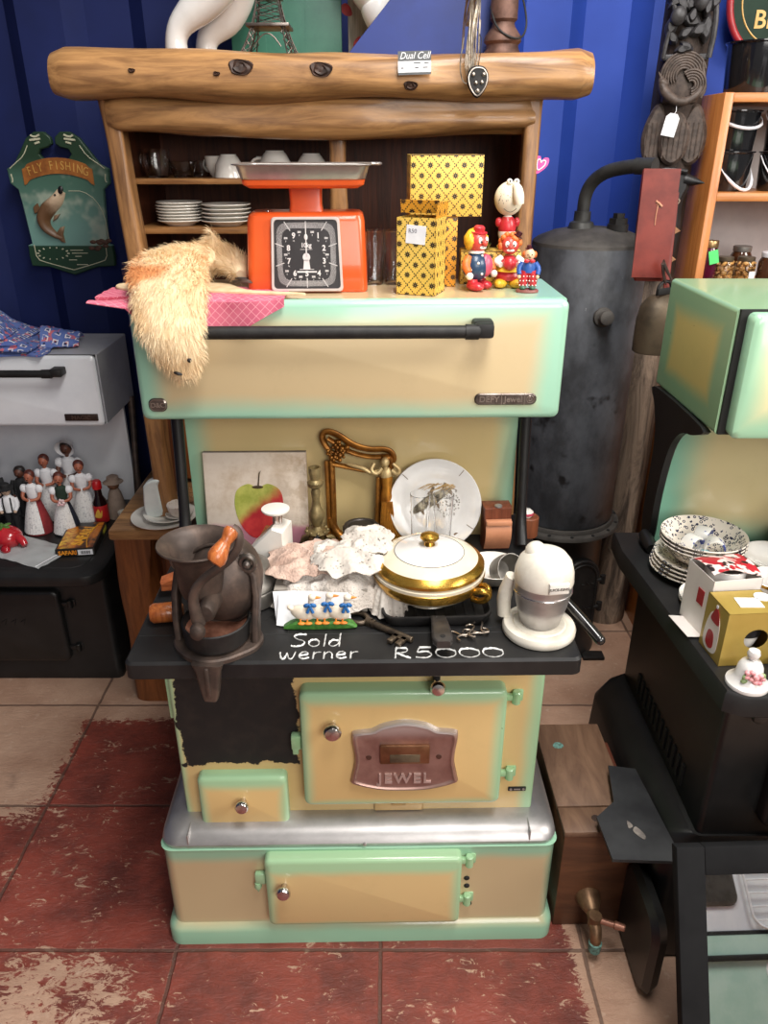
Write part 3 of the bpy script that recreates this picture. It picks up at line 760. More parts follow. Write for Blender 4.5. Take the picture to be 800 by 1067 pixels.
# rusted lamp with wire bail
t = thing('rusty_lantern', 'rusty brown metal can lamp at the right of dresser top', 'lantern', (.262, 1.98, tz))
obj('can', B().lathe([(0, 0), (.036, 0), (.039, .004), (.039, .016), (.036, .02), (.035, .028), (.041, .034), (.04, .044), (.026, .062), (.024, .07), (.03, .076), (.03, .15), (.022, .17), (.012, .19), (0, .19)], 28), pm('rust_brown', (112, 82, 70), (72, 50, 42), .6, .4, 26, .3), t)
b = B(); b.tube([(-.03, 0, .10), (-.02, -.035, .055), (.018, -.046, .034), (.044, -.02, .042), (.052, 0, .075), (.034, 0, .13)], .0022, 8, smooth=2); obj('bail', b, BLACK_MATT, t)
# tangled wire hanging over the edge
b = B()
for k in range(11):
    a = rnd.uniform(-.012, .012); c = rnd.uniform(-.012, .012); low = rnd.uniform(-.07, -.01)
    P = [(a, .05, .004 + rnd.uniform(0, .01)), (a * 1.1, .01, .10 + rnd.uniform(-.02, .05)), (a + .006, -.05, .10), (c, -.062 - rnd.uniform(0, .006), .03), (c * .8 + .004, -.066, low * .6), (c * .5 - .004, -.066, low), (c - .006, -.066, low * .5), (a * .7, -.06, .06), (a + .01, -.02, .12), (c, .03, .05)]
    b.tube(P, .0011, 6, smooth=2)
b.tube([(-.018, -.062, .02), (-.026, -.068, -.035), (-.014, -.07, -.066), (.006, -.07, -.052), (.012, -.067, -.01), (.014, -.06, .05)], .0013, 6, smooth=2)
wire = single('wire_bundle', b, pm('galvanised_wire', (170, 160, 146), (120, 104, 86), .4, .8, 60), 'tangle of thin grey wire draped over the dresser beam', 'wire', (.178, 1.86, tz + .003))
t = thing('metal_pendant', 'small dark metal shield shaped pendant with studs hanging below wire', 'pendant', (.19, 1.786, 1.618))
pp = spline([(0, -.03), (.016, -.014), (.022, .008), (.014, .024), (0, .028), (-.014, .024), (-.022, .008), (-.016, -.014)], 4)
obj('body', B().prism(pp, -.004, .008, FRONT, .003), IRON, t)
b = B()
for (x, z) in ((-.010, .012), (.011, .012), (0, -.017), (-.004, -.003), (.008, -.002)): b.ball((x, -.0085, z), .0045, 12, 8)
b.tube([(u * .86, -.0085, v * .86) for u, v in pp], .0014, 6, True); obj('stud', b, pm('stud_silver', (196, 186, 176), (160, 150, 140), .3, .9), t)
b = B(); b.tube([(0, 0, .026), (.002, -.012, .05), (.004, -.002, .075), (-.004, .03, .098)], .0008, 6); obj('cord', b, BLACK_MATT, t)
t = thing('price_card', 'white and grey paper shop card fixed to dresser top beam', 'card', (.062, 1.8005, 1.652), 0, None, (math.radians(2), math.radians(-1.5), 0))
obj('card', B().bx(-.0335, .0335, -.001, .001, -.019, .021), PAPER, t)
b = B(); b.bx(-.0335, .0335, -.0016, -.0008, .004, .021); b.bx(-.0335, .0335, -.0016, -.0008, -.021, -.0165); obj('card_band', b, pm('card_grey', (96, 98, 100), (84, 86, 88), .5), t, 'dark grey band')
b = B(); b.text('Dual Cell', .0175, T(0, -.0017, .0125) @ RX(PI / 2), .0003, shear=.35, sx=.92); obj('card_script', b, PAPER, t)
b = B()
for (x0, x1, z) in ((-.002, .012, -.001), (.02, .029, -.001), (-.028, -.022, -.0095), (.001, .008, -.009), (.017, .027, -.009)): b.bx(x0, x1, -.0014, -.0008, z, z + .0018)
obj('card_print', b, pm('ink_grey', (90, 90, 92)), t)
# ================================================================ the white stove at the left
ws = thing('white_stove', 'low black and white stove at the left with white warming hood and dolls on it', 'stove', (-1.19, 2.1, 0))
b = B(); b.rr([(0, -.37, .375, -.16, .32, .02), (.03, -.375, .38, -.165, .32, .02), (.045, -.37, .375, -.16, .32, .02), (.385, -.37, .375, -.155, .32, .02)]); obj('body', b, BLACK_EN, ws)
b = B(); b.rr([(.38, -.38, .385, -.24, .32, .05), (.386, -.388, .393, -.248, .325, .056), (.405, -.39, .395, -.25, .325, .058), (.414, -.388, .393, -.247, .325, .056), (.42, -.375, .38, -.235, .32, .05)]); wt = obj('cooktop', b, BLACK_EN, ws)
b = B(); b.tube([(x, y, .42) for x, y in rrect(-.34, .34, -.205, .25, .05)], .0018, 6, True); b.tube([(-.05 + .13 * math.cos(t), .02 + .13 * math.sin(t), .42) for t in [2 * PI * i / 40 for i in range(40)]], .0018, 6, True); obj('hob_ring', b, IRON, wt)
dw = obj('oven_door', B().panel(-.30, .235, .075, .325, -.157, .022, .02, .01), BLACK_EN, ws)
for z in (.275, .12): hinge(dw, .26, -.165, z, BLACK_EN)
b = B(); b.lathe([(.012, 0), (.009, .012), (.016, .02), (.014, .028), (.004, .031)], 20, aim((.06, -.178, .335), (0, -1, 0))); obj('knob', b, BLACK_EN, dw)
b = B(); b.tube([(.01 + .028 * math.cos(t), -.1795, .205 + .028 * math.sin(t)) for t in [.4 + 2 * PI * .8 * i / 30 for i in range(31)]], .0026, 8)
for k in range(3): b.tube([(.055 + k * .028, -.1795, .222), (.07 + k * .028, -.1795, .232), (.062 + k * .028, -.1795, .212)], .0018, 6)
obj('door_emblem', b, IRON, dw)
b = B(); b.rr([(0, -.37, .355, .42, .78, .004), (.012, -.37, .355, .42, .78, .004)], T(0, .275, 0) @ FRONT); obj('splashback', b, WHITE_EN, ws)
for x in (-.385, .372):
    b = B(); b.tube([(x, .30, .77), (x, .28, .66), (x, .25, .55), (x, .235, .42)], [.012, .01, .01, .015], 10, smooth=2); obj('bracket', b, BROWN_IRON, ws)
b = B(); b.rr([(0, -.39, .372, .757, .965, .004), (.265, -.39, .372, .757, .965, .004)], T(0, .33, 0) @ FRONT); wh = obj('warming_hood', b, pm('grey_enamel', (190, 190, 194), (166, 166, 172), .35, 0, 6, coat=.1), ws, 'grey sided hood')
b = B(); b.rr([(0, -.388, .37, .76, .962, .012), (.016, -.39, .372, .757, .966, .014), (.021, -.387, .369, .760, .963, .014), (.024, -.38, .362, .767, .956, .014)], T(0, .062, 0) @ FRONT); whd = obj('hood_door', b, WHITE_EN, wh, 'white hood door')
b = B(); b.bx(-.386, .368, .058, .068, .76, .964); obj('door_gasket', b, BLACK_MATT, wh)
b = B(); b.cyl((-.30, 0, .925), (.265, 0, .925), .0105, bev=.002); b.cyl((.235, 0, .925), (.262, 0, .925), .0125)
for x in (-.29, .275): b.box((x, .012, .928), (.034, .042, .022), .004)
obj('hood_handle', b, IRON, whd)
b = B(); b.bx(.262, .358, .032, .039, .776, .797, .002); wp = obj('name_plate', b, pm('plate_brown', (74, 58, 52), (52, 42, 38), .4, .6), whd)
b = B(); b.text('MAGIC', .0165, T(.31, .0315, .7865) @ RX(PI / 2), .0008, sx=1.1); obj('name_plate_lettering', b, pm('plate_letters', (118, 96, 86), (92, 74, 66), .4, .7), wp)

# folded printed cloth on the hood
cm = Mat('printed_blue_cloth', .85)
_, u, v, q_ = cm.co('UV'); k = 36.0
a_, c_ = (u * k).fr() - 0.5, (v * k).fr() - 0.5
dd = a_.ab().mx(c_.ab()); ring = dd.gt(.17) * dd.lt(.27); core = dd.lt(.10); blob = (cm.noise(52, 2).gt(.6))
x_ = cm.mix(cm.noise(20, 3).ss(.3, .7), (84, 106, 172), (106, 128, 190))
x_ = cm.mix(blob, x_, (206, 110, 122)); x_ = cm.mix(ring * cm.noise(25, 1).gt(.47), x_, (232, 226, 226)); x_ = cm.mix(core, x_, (40, 34, 52))
cm.col(x_); cm.bump(cm.noise(300, 2), .2, .001)
b = B()
for k in range(4):
    zz = .972 + k * .014
    def fn(s, t, k=k, zz=zz):
        x = -.27 + s * (.50 - .03 * k) ; y = -.0 + t * (.26 - .02 * k)
        edge = min(s, 1 - s, t, 1 - t)
        h = zz + (.012 + .01 * k) * min(1, edge * 7) + noise.noise(Vector((x * 14, y * 14, k * 3))) * .010 * (1 if k else .3) * min(1, edge * 9)
        if k == 3: h += .026 * math.exp(-((x + .02) / .12) ** 2)
        return (x + noise.noise(Vector((y * 9, k, 0))) * .02 - .02 * t, y + noise.noise(Vector((x * 9, k, 4))) * .015 + .02, h)
    b.sheet(26, 16, fn, .005)
P = lambda s, t: (.20 + .10 * s - .03 * t, .10 + .13 * t + .03 * s, .975 + .05 * math.sin(PI * t) * (1 - .55 * s) + .006 * noise.noise(Vector((s * 9, t * 9, 2))))
b.sheet(14, 14, P, .004)
single('folded_cloth', b, cm.m, 'folded blue cloth with red and white print on the white hood', 'cloth', (-1.19, 2.1, 0), 0, ang=60)

# ---------------------------------------------------------------- figurines
SK1, SK2 = pm('clay_skin', (178, 108, 82), (150, 84, 62), .5), pm('clay_skin_dark', (104, 62, 46), (80, 46, 34), .5)
LACEW = pm('crochet_white', (224, 222, 220), (176, 174, 176), .85, 0, 170, .5, lo=.5, hi=.7)
BLOUSE = pm('blouse_white', (232, 232, 234), (216, 216, 220), .7, 0, 20)
HAIRR = pm('auburn_hair', (92, 42, 32), (62, 26, 22), .5, 0, 60, .3); HAIRB = pm('black_hair', (30, 24, 24), (44, 36, 34), .5, 0, 60, .3)
INK = pm('ink_black', (20, 18, 18), rough=.4)
def face(b, c, r, d=(0, -1, 0), e=.35):
    """eyes and mouth on a small head looking along d"""
    D = Vector(d).normalized(); S = D.cross(Vector((0, 0, 1))).normalized(); U = Vector((0, 0, 1))
    for s in (-1, 1): b.ball(Vector(c) + (D * .93 + S * s * e + U * .1).normalized() * r * 1.0, r * .1, 8, 6)
    P = [Vector(c) + (D + S * .26 * q - U * (.45 - .08 * q * q)).normalized() * r * 1.02 for q in (-1, -.5, 0, .5, 1)]
    b.tube(P, r * .045, 5)
def doll(loc, h, rz, label, skirt, apron, bodice, hair, skin_=None, hat=None, posy=False):
    t = thing('doll', label, 'doll', loc, rz, 'clay dolls on the white stove'); s = h; skin_ = skin_ or SK1
    obj('skirt', B().lathe([(0, 0), (.20 * s, 0), (.205 * s, .01 * s), (.17 * s, .2 * s), (.12 * s, .4 * s), (.075 * s, .55 * s), (0, .56 * s)], 32), skirt, t)
    if apron:
        b = B(); prof = [(.207, .03), (.174, .2), (.124, .4), (.08, .55)]
        def fa(u, v):
            k = v * 3; i = min(int(k), 2); f = k - i; r = (prof[i][0] * (1 - f) + prof[i + 1][0] * f) * s * 1.03; z = (prof[i][1] * (1 - f) + prof[i + 1][1] * f) * s
            a = -PI / 2 + (u - .5) * 2.1 - .25; r += .004 * s * math.sin(u * 60) * (1 - v)
            return (r * math.cos(a), r * math.sin(a), z)
        b.sheet(40, 12, fa, .006 * s); obj('apron', b, apron, t)
    obj('torso', B().lathe([(0, .54 * s), (.075 * s, .55 * s), (.095 * s, .66 * s), (.085 * s, .74 * s), (.03 * s, .78 * s), (0, .79 * s)], 24, sy=.8), bodice, t)
    b = B()
    for q in (-1, 1): b.ball((q * .115 * s, 0, .69 * s), (.062 * s, .055 * s, .07 * s), 16, 10)
    obj('sleeve', b, BLOUSE, t)
    b = B()
    for q in (-1, 1): b.tube([(q * .13 * s, -.01 * s, .66 * s), (q * .13 * s, -.07 * s, .56 * s), (q * .02 * s, -.125 * s, .55 * s)], [.03 * s, .026 * s, .02 * s], 10, smooth=1)
    obj('arm', b, skin_, t)
    b = B(); b.cyl((0, 0, .76 * s), (0, 0, .82 * s), .028 * s); b.ball((0, -.005 * s, .88 * s), (.068 * s, .07 * s, .08 * s), 20, 14); b.ball((0, -.074 * s, .87 * s), .011 * s, 8, 6)
    hd_ = obj('head', b, skin_, t)
    b = B(); face(b, (0, -.005 * s, .88 * s), .072 * s); obj('face_features', b, INK, hd_)
    b = B(); b.ball((0, .02 * s, .905 * s), (.08 * s, .072 * s, .078 * s), 20, 12); b.ball((0, .07 * s, .9 * s), .04 * s, 14, 10); b.jit(.01 * s, 14 / s * .2); obj('hair', b, hair, hd_)
    if hat == 'bonnet':
        b = B(); b.lathe([(.085 * s, 0), (.115 * s, -.02 * s), (.12 * s, -.03 * s), (.09 * s, .02 * s), (.08 * s, .07 * s), (.03 * s, .1 * s), (0, .1 * s)], 28, aim((0, -.03 * s, .9 * s), (0, .9, .35)), (False, True)); obj('bonnet', b, BLOUSE, t)
    if posy:
        b = B()
        for k in range(16): b.ball((rnd.uniform(-.05, .05) * s, (-.14 + rnd.uniform(-.02, .01)) * s, (.55 + rnd.uniform(-.04, .04)) * s), .02 * s, 8, 6)
        obj('bouquet', b, pm('pink_flowers', (206, 160, 168), (236, 216, 214), .7, 0, 120), t)
    return t
REDF = pm('red_felt', (150, 44, 48), (120, 32, 38), .8); DKG = pm('dark_green_felt', (34, 56, 40), (26, 42, 32), .8); NAVY = pm('navy_felt', (30, 34, 52), (22, 24, 38), .8)
LZ = .421
doll((-1.068, 2.13, LZ), .205, -.1, 'front left clay doll with white lace apron over red skirt, holding a bird', REDF, LACEW, BLOUSE, HAIRR)
doll((-.978, 2.125, LZ), .20, .25, 'front right clay doll with green bodice holding a pink posy', NAVY, LACEW, DKG, HAIRR, posy=True)
doll((-1.065, 2.235, LZ), .215, 0, 'clay doll in grey white dress standing behind the red skirt doll', LACEW, None, BLOUSE, HAIRR)
doll((-1.0, 2.265, LZ), .25, 0, 'tallest clay doll at the back wearing white bonnet', LACEW, None, BLOUSE, HAIRB, SK2, 'bonnet')
doll((-.948, 2.21, LZ), .205, .3, 'clay doll in white dress with auburn hair behind the posy doll', BLOUSE, LACEW, BLOUSE, HAIRR)
BLKF = pm('black_felt', (24, 24, 26), (34, 34, 36), .8)
def man(loc, h, rz, label, coat, hat=True, drum=False, skin_=None):
    t = thing('doll', label, 'doll', loc, rz, 'clay dolls on the white stove'); s = h; skin_ = skin_ or pm('pale_clay', (206, 178, 156), (186, 156, 134), .5)
    b = B()
    for q in (-1, 1): b.tube([(q * .06 * s, 0, .42 * s), (q * .07 * s, 0, .2 * s), (q * .07 * s, 0, .03 * s)], [.075 * s, .06 * s, .05 * s], 12, smooth=1); b.ball((q * .07 * s, -.03 * s, .03 * s), (.05 * s, .08 * s, .03 * s), 12, 8)
    obj('trousers', b, BLKF, t)
    b = B(); b.lathe([(0, .38 * s), (.12 * s, .4 * s), (.14 * s, .55 * s), (.13 * s, .68 * s), (.05 * s, .75 * s), (0, .76 * s)], 24, sy=.75)
    for q in (-1, 1): b.tube([(q * .13 * s, 0, .68 * s), (q * .18 * s, -.04 * s, .55 * s), (q * .13 * s, -.1 * s, .45 * s)], [.05 * s, .048 * s, .036 * s], 10, smooth=1)
    obj('shirt', b, coat, t)
    b = B()
    for q in (-1, 1): b.tube([(q * .07 * s, -.085 * s, .72 * s), (q * .075 * s, -.108 * s, .58 * s), (q * .07 * s, -.098 * s, .42 * s)], .014 * s, 8)
    obj('brace', b, BLKF, t)
    b = B(); b.ball((0, -.01 * s, .84 * s), (.085 * s, .085 * s, .095 * s), 20, 14); b.ball((0, -.095 * s, .83 * s), .015 * s, 8, 6)
    for q in (-1, 1): b.ball((q * .125 * s, -.115 * s, .43 * s), .035 * s, 10, 8)
    hd_ = obj('head', b, skin_, t); b = B(); face(b, (0, -.01 * s, .84 * s), .088 * s); obj('face_features', b, INK, hd_)
    b = B()
    if hat: b.lathe([(.0, 0), (.15 * s, 0), (.15 * s, .015 * s), (.09 * s, .02 * s), (.085 * s, .09 * s), (.06 * s, .11 * s), (0, .11 * s)], 24, T(0, 0, .89 * s) @ RX(.1))
    else: b.ball((0, .015 * s, .87 * s), (.1 * s, .09 * s, .095 * s), 16, 10); b.jit(.012 * s, 40)
    obj('hat' if hat else 'hair', b, BLKF if hat else HAIRB, t)
    if drum:
        b = B(); b.lathe([(0, 0), (.1 * s, 0), (.105 * s, .01 * s), (.105 * s, .09 * s), (.1 * s, .1 * s), (0, .1 * s)], 24, aim((.05 * s, -.12 * s, .42 * s), (.5, -1, .3))); obj('drum', b, pm('drum_skin', (206, 170, 96), (176, 136, 66), .5), t)
    return t
man((-1.152, 2.14, LZ), .155, .15, 'clay man doll in black hat and white shirt with braces', BLOUSE)
man((-1.148, 2.235, LZ), .18, .0, 'black haired dark doll standing behind the black hat man', BLKF, False, skin_=SK2)
man((-1.212, 2.13, LZ), .145, .5, 'small dark green doll with a drum at the far left', DKG, False, True, SK2)
man((-1.242, 2.24, LZ), .19, 0, 'pale faced doll in black at the far left edge behind the drum doll', BLKF, True)
t = thing('doll', 'tan clay figure with hat behind the red capped bottle', 'doll', (-.858, 2.235, LZ), 0, 'clay dolls on the white stove')
CLAY = pm('tan_clay', (150, 132, 118), (124, 106, 94), .7)
obj('robe', B().lathe([(0, 0), (.032, 0), (.03, .03), (.02, .08), (.013, .098), (0, .1)], 24), CLAY, t)
h_ = obj('head', B().ball((0, -.002, .112), .019, 16, 12), pm('clay_brown', (134, 92, 68), (110, 74, 54), .6), t)
b = B(); face(b, (0, -.002, .112), .019); obj('face_features', b, INK, h_)
b = B(); b.lathe([(.032, 0), (.02, .006), (.018, .018), (.01, .022), (0, .022)], 20, T(0, 0, .119)); obj('hat', b, CLAY, t)
t = thing('sauce_bottle', 'small dark sauce bottle with red cap and red label', 'bottle', (-.893, 2.19, LZ))
obj('bottle', B().lathe([(0, 0), (.0205, 0), (.022, .003), (.022, .072), (.012, .092), (.0105, .118), (0, .118)], 28), pm('dark_sauce_glass', (26, 12, 12), (36, 16, 14), .1, 0, 8, coat=.5), t)
obj('cap', B().lathe([(0, .116), (.014, .116), (.0145, .12), (.0145, .136), (.011, .143), (0, .144)], 24), pm('red_cap', (196, 30, 34), (170, 22, 28), .35), t, 'red cap')
b = B(); b.lathe([(.0224, .006), (.0226, .007), (.0226, .062), (.0224, .063)], 28, None, (False, False)); lb = obj('label', b, pm('red_label', (186, 34, 36), (150, 24, 28), .45), t)
b = B(); b.prism(spline([(-.012, .03), (0, .055), (.006, .04), (.012, .052), (.009, .028), (-.002, .024)], 3), 0, .0012, T(0, -.0222, 0) @ FRONT); obj('label_flame', b, pm('label_yellow', (226, 176, 70)), lb)
for i, (x, y) in enumerate(((-.935, 2.24), (-.826, 2.20))):
    single('small_cup', B().lathe([(0, 0), (.015, 0), (.018, .03), (.0185, .032), (.017, .032), (.014, .003), (0, .003)], 24), PLAST_W, ('small white cup just left of the red capped bottle', 'small white cup at the right end of the white stove top')[i], 'cup', (x, y, LZ), 0, 'small white cups on the white stove')
t = thing('red_ornament', 'shiny red round animal ornament at the left edge of the black cooktop', 'ornament', (-1.115, 2.02, LZ), -.3)
RG = pm('red_glaze', (196, 42, 50), (160, 28, 38), .2, 0, 10, coat=.5)
b = B(); b.ball((0, 0, .034), (.045, .04, .034), 24, 16); b.tube([(.038, 0, .038), (.058, -.005, .034), (.07, -.01, .022)], [.014, .012, .009], 10, smooth=1)
for q in (-1, 1): b.ball((.02, q * .03 - .006, .012), (.016, .012, .012), 12, 8)
obj('body', b, RG, t)
b = B()
for k in range(5): b.ball((-.01 + .014 * math.cos(k * 1.256), .014 * math.sin(k * 1.256), .067), (.014, .007, .004), 10, 6, RZ(k * 1.256))
obj('leaf_crown', b, pm('leaf_green', (84, 120, 52), (60, 92, 40), .4), t)
# game box
sf = thing('game_box', 'flat black and orange card game box lying on the black cooktop', 'box', (-.908, 2.05, LZ), .12)
b = B(); b.bx(-.055, .055, -.088, .088, 0, .024, .001); obj('box', b, pm('box_black', (28, 24, 22), (38, 32, 28), .35), sf)
gm_ = Mat('box_top_art', .35); _, x, y, z = gm_.co()
c = gm_.mix(gm_.noise(30, 4, .6, (1, .35, 1)).ss(.35, .65), (206, 120, 34), (90, 40, 20))
c = gm_.mix((x * -1.0).ss(.0, .05) * gm_.noise(60, 2).ss(.4, .6), c, (236, 190, 70)); c = gm_.mix(gm_.noise(18, 3).ss(.56, .66), c, (34, 24, 20)); gm_.col(c)
b = B(); b.bx(-.05, .05, -.082, .06, .0235, .0247); b.bx(.02, .05, .064, .082, .0235, .0247); tp = obj('top_picture', b, gm_.m, sf)
YEL = pm('print_yellow', (240, 186, 52), (226, 150, 36), .4)
b = B(); b.text('SAFARI', .045, T(.008, -.005, .0249) @ RZ(PI / 2 - .15), .0004, bold=.0015, sx=.85)
b.tube([(.034 - .012 * math.sin(PI * k / 10), -.082 + .145 * k / 10, .0248) for k in range(11)], .0016, 6); obj('top_lettering', b, YEL, tp)
b = B(); b.text('SAFARI', .0175, T(-.021, -.0884, .0118) @ RX(PI / 2), .0004, bold=.0007, sx=.95); obj('front_lettering', b, pm('print_orange', (232, 150, 44), (210, 110, 30), .4), sf)
b = B(); b.bx(.008, .05, -.0888, -.0878, .004, .0205); bc = obj('white_sticker', b, PAPER, sf)
b = B()
for k in range(12): b.bx(.016 + k * .0023, .0168 + k * .0023 + (.0006 if k % 3 else 0), -.0892, -.0886, .007, .017)
obj('sticker_bars', b, INK, bc)
b = B(); b.bx(.0545, .0556, .035, .075, .006, .019); obj('yellow_sticker', b, pm('sticker_yellow', (214, 206, 70)), sf)
# resealable bag
pb = Mat('clear_plastic_film', .22); pb.col((222, 224, 224)); pb.set('Transmission Weight', .0); pb.set('Alpha', .42)
b = B(); b.sheet(18, 12, lambda u, v: (-.10 + .20 * u, -.065 + .13 * v, .003 + .010 * math.sin(PI * v) * math.sin(PI * u) + .004 * noise.noise(Vector((u * 6, v * 6, 0)))), .0012)
pbt = thing('plastic_bag', 'clear plastic resealable bag lying in front of the game box', 'bag', (-1.035, 1.985, LZ + .001), -.45)
obj('film', b, pb.m, pbt)
b = B(); b.tube([(.088, -.065, .0055), (.09, 0, .007), (.088, .065, .0055)], .0014, 6); obj('zip_strip', b, PAPER, pbt)
b = B(); b.sheet(8, 8, lambda u, v: (.045 + .05 * u, .02 + .045 * v, .0045 + .003 * noise.noise(Vector((u * 5, v * 5, 3)))), .001); obj('green_insert', b, pm('green_print', (44, 120, 92), (200, 216, 206), .5, 0, 60), pbt, 'green print')
# ================================================================ things on the warming hood
HZ = 1.2545
ORG = pm('scale_orange', (228, 96, 42), (218, 84, 34), .28, 0, 5, coat=.3)
sc = thing('kitchen_scale', 'bright orange kitchen scale with square black dial and metal tray', 'scale', (-.143, 1.52, HZ), math.radians(2))
# body: front face leans back
def trap(z, w, y0, y1, r=.016): return [(u, v, z) for u, v in rrect(-w, w, y0, y1, r)]
b = B(); b.loft([trap(0, .108, -.056, .055, .01), trap(.004, .111, -.059, .058), trap(.05, .110, -.055, .058), trap(.122, .1065, -.046, .056), trap(.132, .104, -.043, .053), trap(.137, .098, -.036, .046)]); obj('housing', b, ORG, sc)
b = B(); b.loft([trap(.135, .031, -.02, .02, .006), trap(.150, .029, -.018, .018, .006), trap(.18, .030, -.018, .018, .006)]); b.rr([(.178, -.096, .096, -.062, .062, .012), (.184, -.106, .106, -.07, .07, .012), (.192, -.108, .108, -.072, .072, .012)]); obj('platform', b, ORG, sc)
b = B()
L = [(.192, .106, .072), (.194, .109, .075), (.214, .115, .083), (.216, .122, .09), (.2175, .122, .09), (.2155, .1135, .0815), (.196, .107, .074), (.195, .10, .07)]
b.loft([[(u, v, z) for u, v in rrect(-w, w, -d, d, .018)] for z, w, d in L]); tr = obj('weighing_tray', b, pm('tray_steel', (176, 170, 166), (148, 142, 138), .34, .75, 10), sc, 'shiny metal tray')
b = B(); b.tube([(.12, -.02, .2165), (.135, -.018, .2165), (.138, 0, .2165), (.135, .018, .2165), (.12, .02, .2165)], .0025, 8, smooth=1); obj('tray_lug', b, pm('tray_steel', (0,0,0)), tr)
dm = T(0, -.0515, .068) @ RX(math.radians(90 - 6.9)) @ T(0, 0, .0045) @ Matrix.Diagonal((1, 1.07, 1, 1))
b = B(); P = [(-.066, -.062), (.066, -.062), (.061, .058), (-.061, .058)]
def rnd_poly(P, r):
    out = []; n = len(P)
    for i in range(n):
        a, c, d = Vector(P[i - 1]), Vector(P[i]), Vector(P[(i + 1) % n]); p = c + (a - c).normalized() * r; q = c + (d - c).normalized() * r
        for k in range(6): t = k / 5; out.append(tuple(p * (1 - t) ** 2 + c * 2 * t * (1 - t) + q * t * t))
    return out
P = rnd_poly(P, .008)
b.loft([[(u, v, -.004) for u, v in P], [(u, v, .006) for u, v in P], [(u * .98, v * .98, .0075) for u, v in P], [(u * .93, v * .93, .0075) for u, v in P], [(u * .92, v * .92, .0022) for u, v in P]], mx=dm)
obj('dial_rim', b, pm('dial_rim_clear', (206, 196, 190), (190, 176, 170), .15, 0, 8, coat=.5), sc)
b = B(); b.loft([[(u * .925, v * .925, .001) for u, v in P], [(u * .925, v * .925, .0028) for u, v in P]], mx=dm); df = obj('dial_face', b, pm('dial_black', (38, 34, 36), (46, 42, 43), .35), sc)
DW = pm('dial_white', (222, 216, 214), (206, 200, 198), .5)
b = B(); cdy = -.002
def rim(a, k):  # rounded rectangle radius along angle a
    ca, sa = math.sin(a), math.cos(a); n = 6
    q = ((abs(ca) / .0535) ** n + (abs(sa) / .0515) ** n) ** (-1 / n); return q * k
for i in range(200):
    a = 2 * PI * i / 200; r0 = rim(a, .82) if i % 20 else rim(a, .76); r1 = rim(a, 1.0) if i % 20 else rim(a, 1.04)
    p0, p1 = (r0 * math.sin(a), r0 * math.cos(a) + cdy), (r1 * math.sin(a), r1 * math.cos(a) + cdy); wd = .00024 if i % 20 else .0006
    dx, dy = math.cos(a) * wd, -math.sin(a) * wd
    b.prism([(p0[0] - dx, p0[1] - dy), (p0[0] + dx, p0[1] + dy), (p1[0] + dx, p1[1] + dy), (p1[0] - dx, p1[1] - dy)], .0027, .0033, dm)
for i in range(10):
    a = 2 * PI * i / 10; r = rim(a, .60); b.text(str(i), .0125, dm @ T(r * math.sin(a), r * math.cos(a) + cdy - (.003 if i == 0 else 0), .0032), .0002, bold=.0004)
    a2 = a + PI / 10; r = rim(a2, .70); b.text('500', .0042, dm @ T(r * math.sin(a2), r * math.cos(a2) + cdy, .0032), .0002, bold=.0002); b.text('g', .0036, dm @ T(r * math.sin(a2), r * math.cos(a2) + cdy - .0042, .0032), .0002)
    if i: r = rim(a, .60); b.text('kg', .0036, dm @ T(r * math.sin(a), r * math.cos(a) + cdy - .0075, .0032), .0002)
b.text('10kg', .010, dm @ T(0, .013, .0032), .0002, bold=.0003); b.prism([(-.011, .0062), (.011, .0062), (.011, .0068), (-.011, .0068)], .0027, .0033, dm)
b.prism([(-.013, -.0262), (.013, -.0262), (.013, -.0254), (-.013, -.0254)], .0027, .0033, dm); b.prism([(-.018, -.031), (.018, -.031), (.018, -.0285), (-.018, -.0285)], .0027, .0033, dm)
obj('dial_markings', b, DW, df)
b = B(); b.prism([(-.0065, -.026), (.0065, -.026), (.0045, -.01), (-.0045, -.01)], .0034, .0044, dm); b.prism(circ(.0068, 24, 0, -.006), .0034, .0044, dm); b.prism([(-.0011, -.006), (.0011, -.006), (.0007, .05), (-.0007, .05)], .0034, .0044, dm); obj('pointer', b, DW, df)
b = B(); b.lathe([(.003, 0), (.003, .003), (0, .0045)], 12, T(-.07, -.01, .1355)); obj('screw', b, CHROME, sc)

# ---- patterned boxes
ym = {}
def ybox(name, c1, c2):
    if name in ym: return ym[name]
    m = Mat(name, .5); _, u, v, q = m.co('UV')
    a, c = u / .031 + v / .035, u / .031 - v / .035
    fa, fc = a.fr() - 0.5, c.fr() - 0.5
    la, lc = fa.ab(), fc.ab()
    dots = ((a * 5.0).fr().lt(.6) * lc.gt(.455)).mx((c * 5.0).fr().lt(.6) * la.gt(.455))
    pu, pv = (fa + fc) * 0.5 * .031, (fa - fc) * 0.5 * .035
    r = (pu * pu + pv * pv).op('SQRT'); th = pv.op('ARCTAN2', pu)
    fl = r.lt((th * 8.0).op('COSINE') * .0014 + .0046) * r.gt(.0006)
    k = m.mix(m.noise(12, 3).ss(.3, .7), c1, c2)
    m.col(m.mix(dots.mx(fl), k, (38, 28, 22))); ym[name] = m.m; return m.m
Y1 = ybox('yellow_diamond_card', (232, 194, 92), (222, 178, 76)); Y2 = ybox('golden_diamond_card', (230, 166, 50), (218, 148, 40))
CARDIN = pm('grey_card', (168, 160, 150), (146, 138, 128), .8)
ob = thing('patterned_box', 'open yellow patterned box with price sticker at the front right of the scale', 'box', (.068, 1.464, HZ), math.radians(-20))
W, D, Hh, t_ = .036, .034, .132, .0012
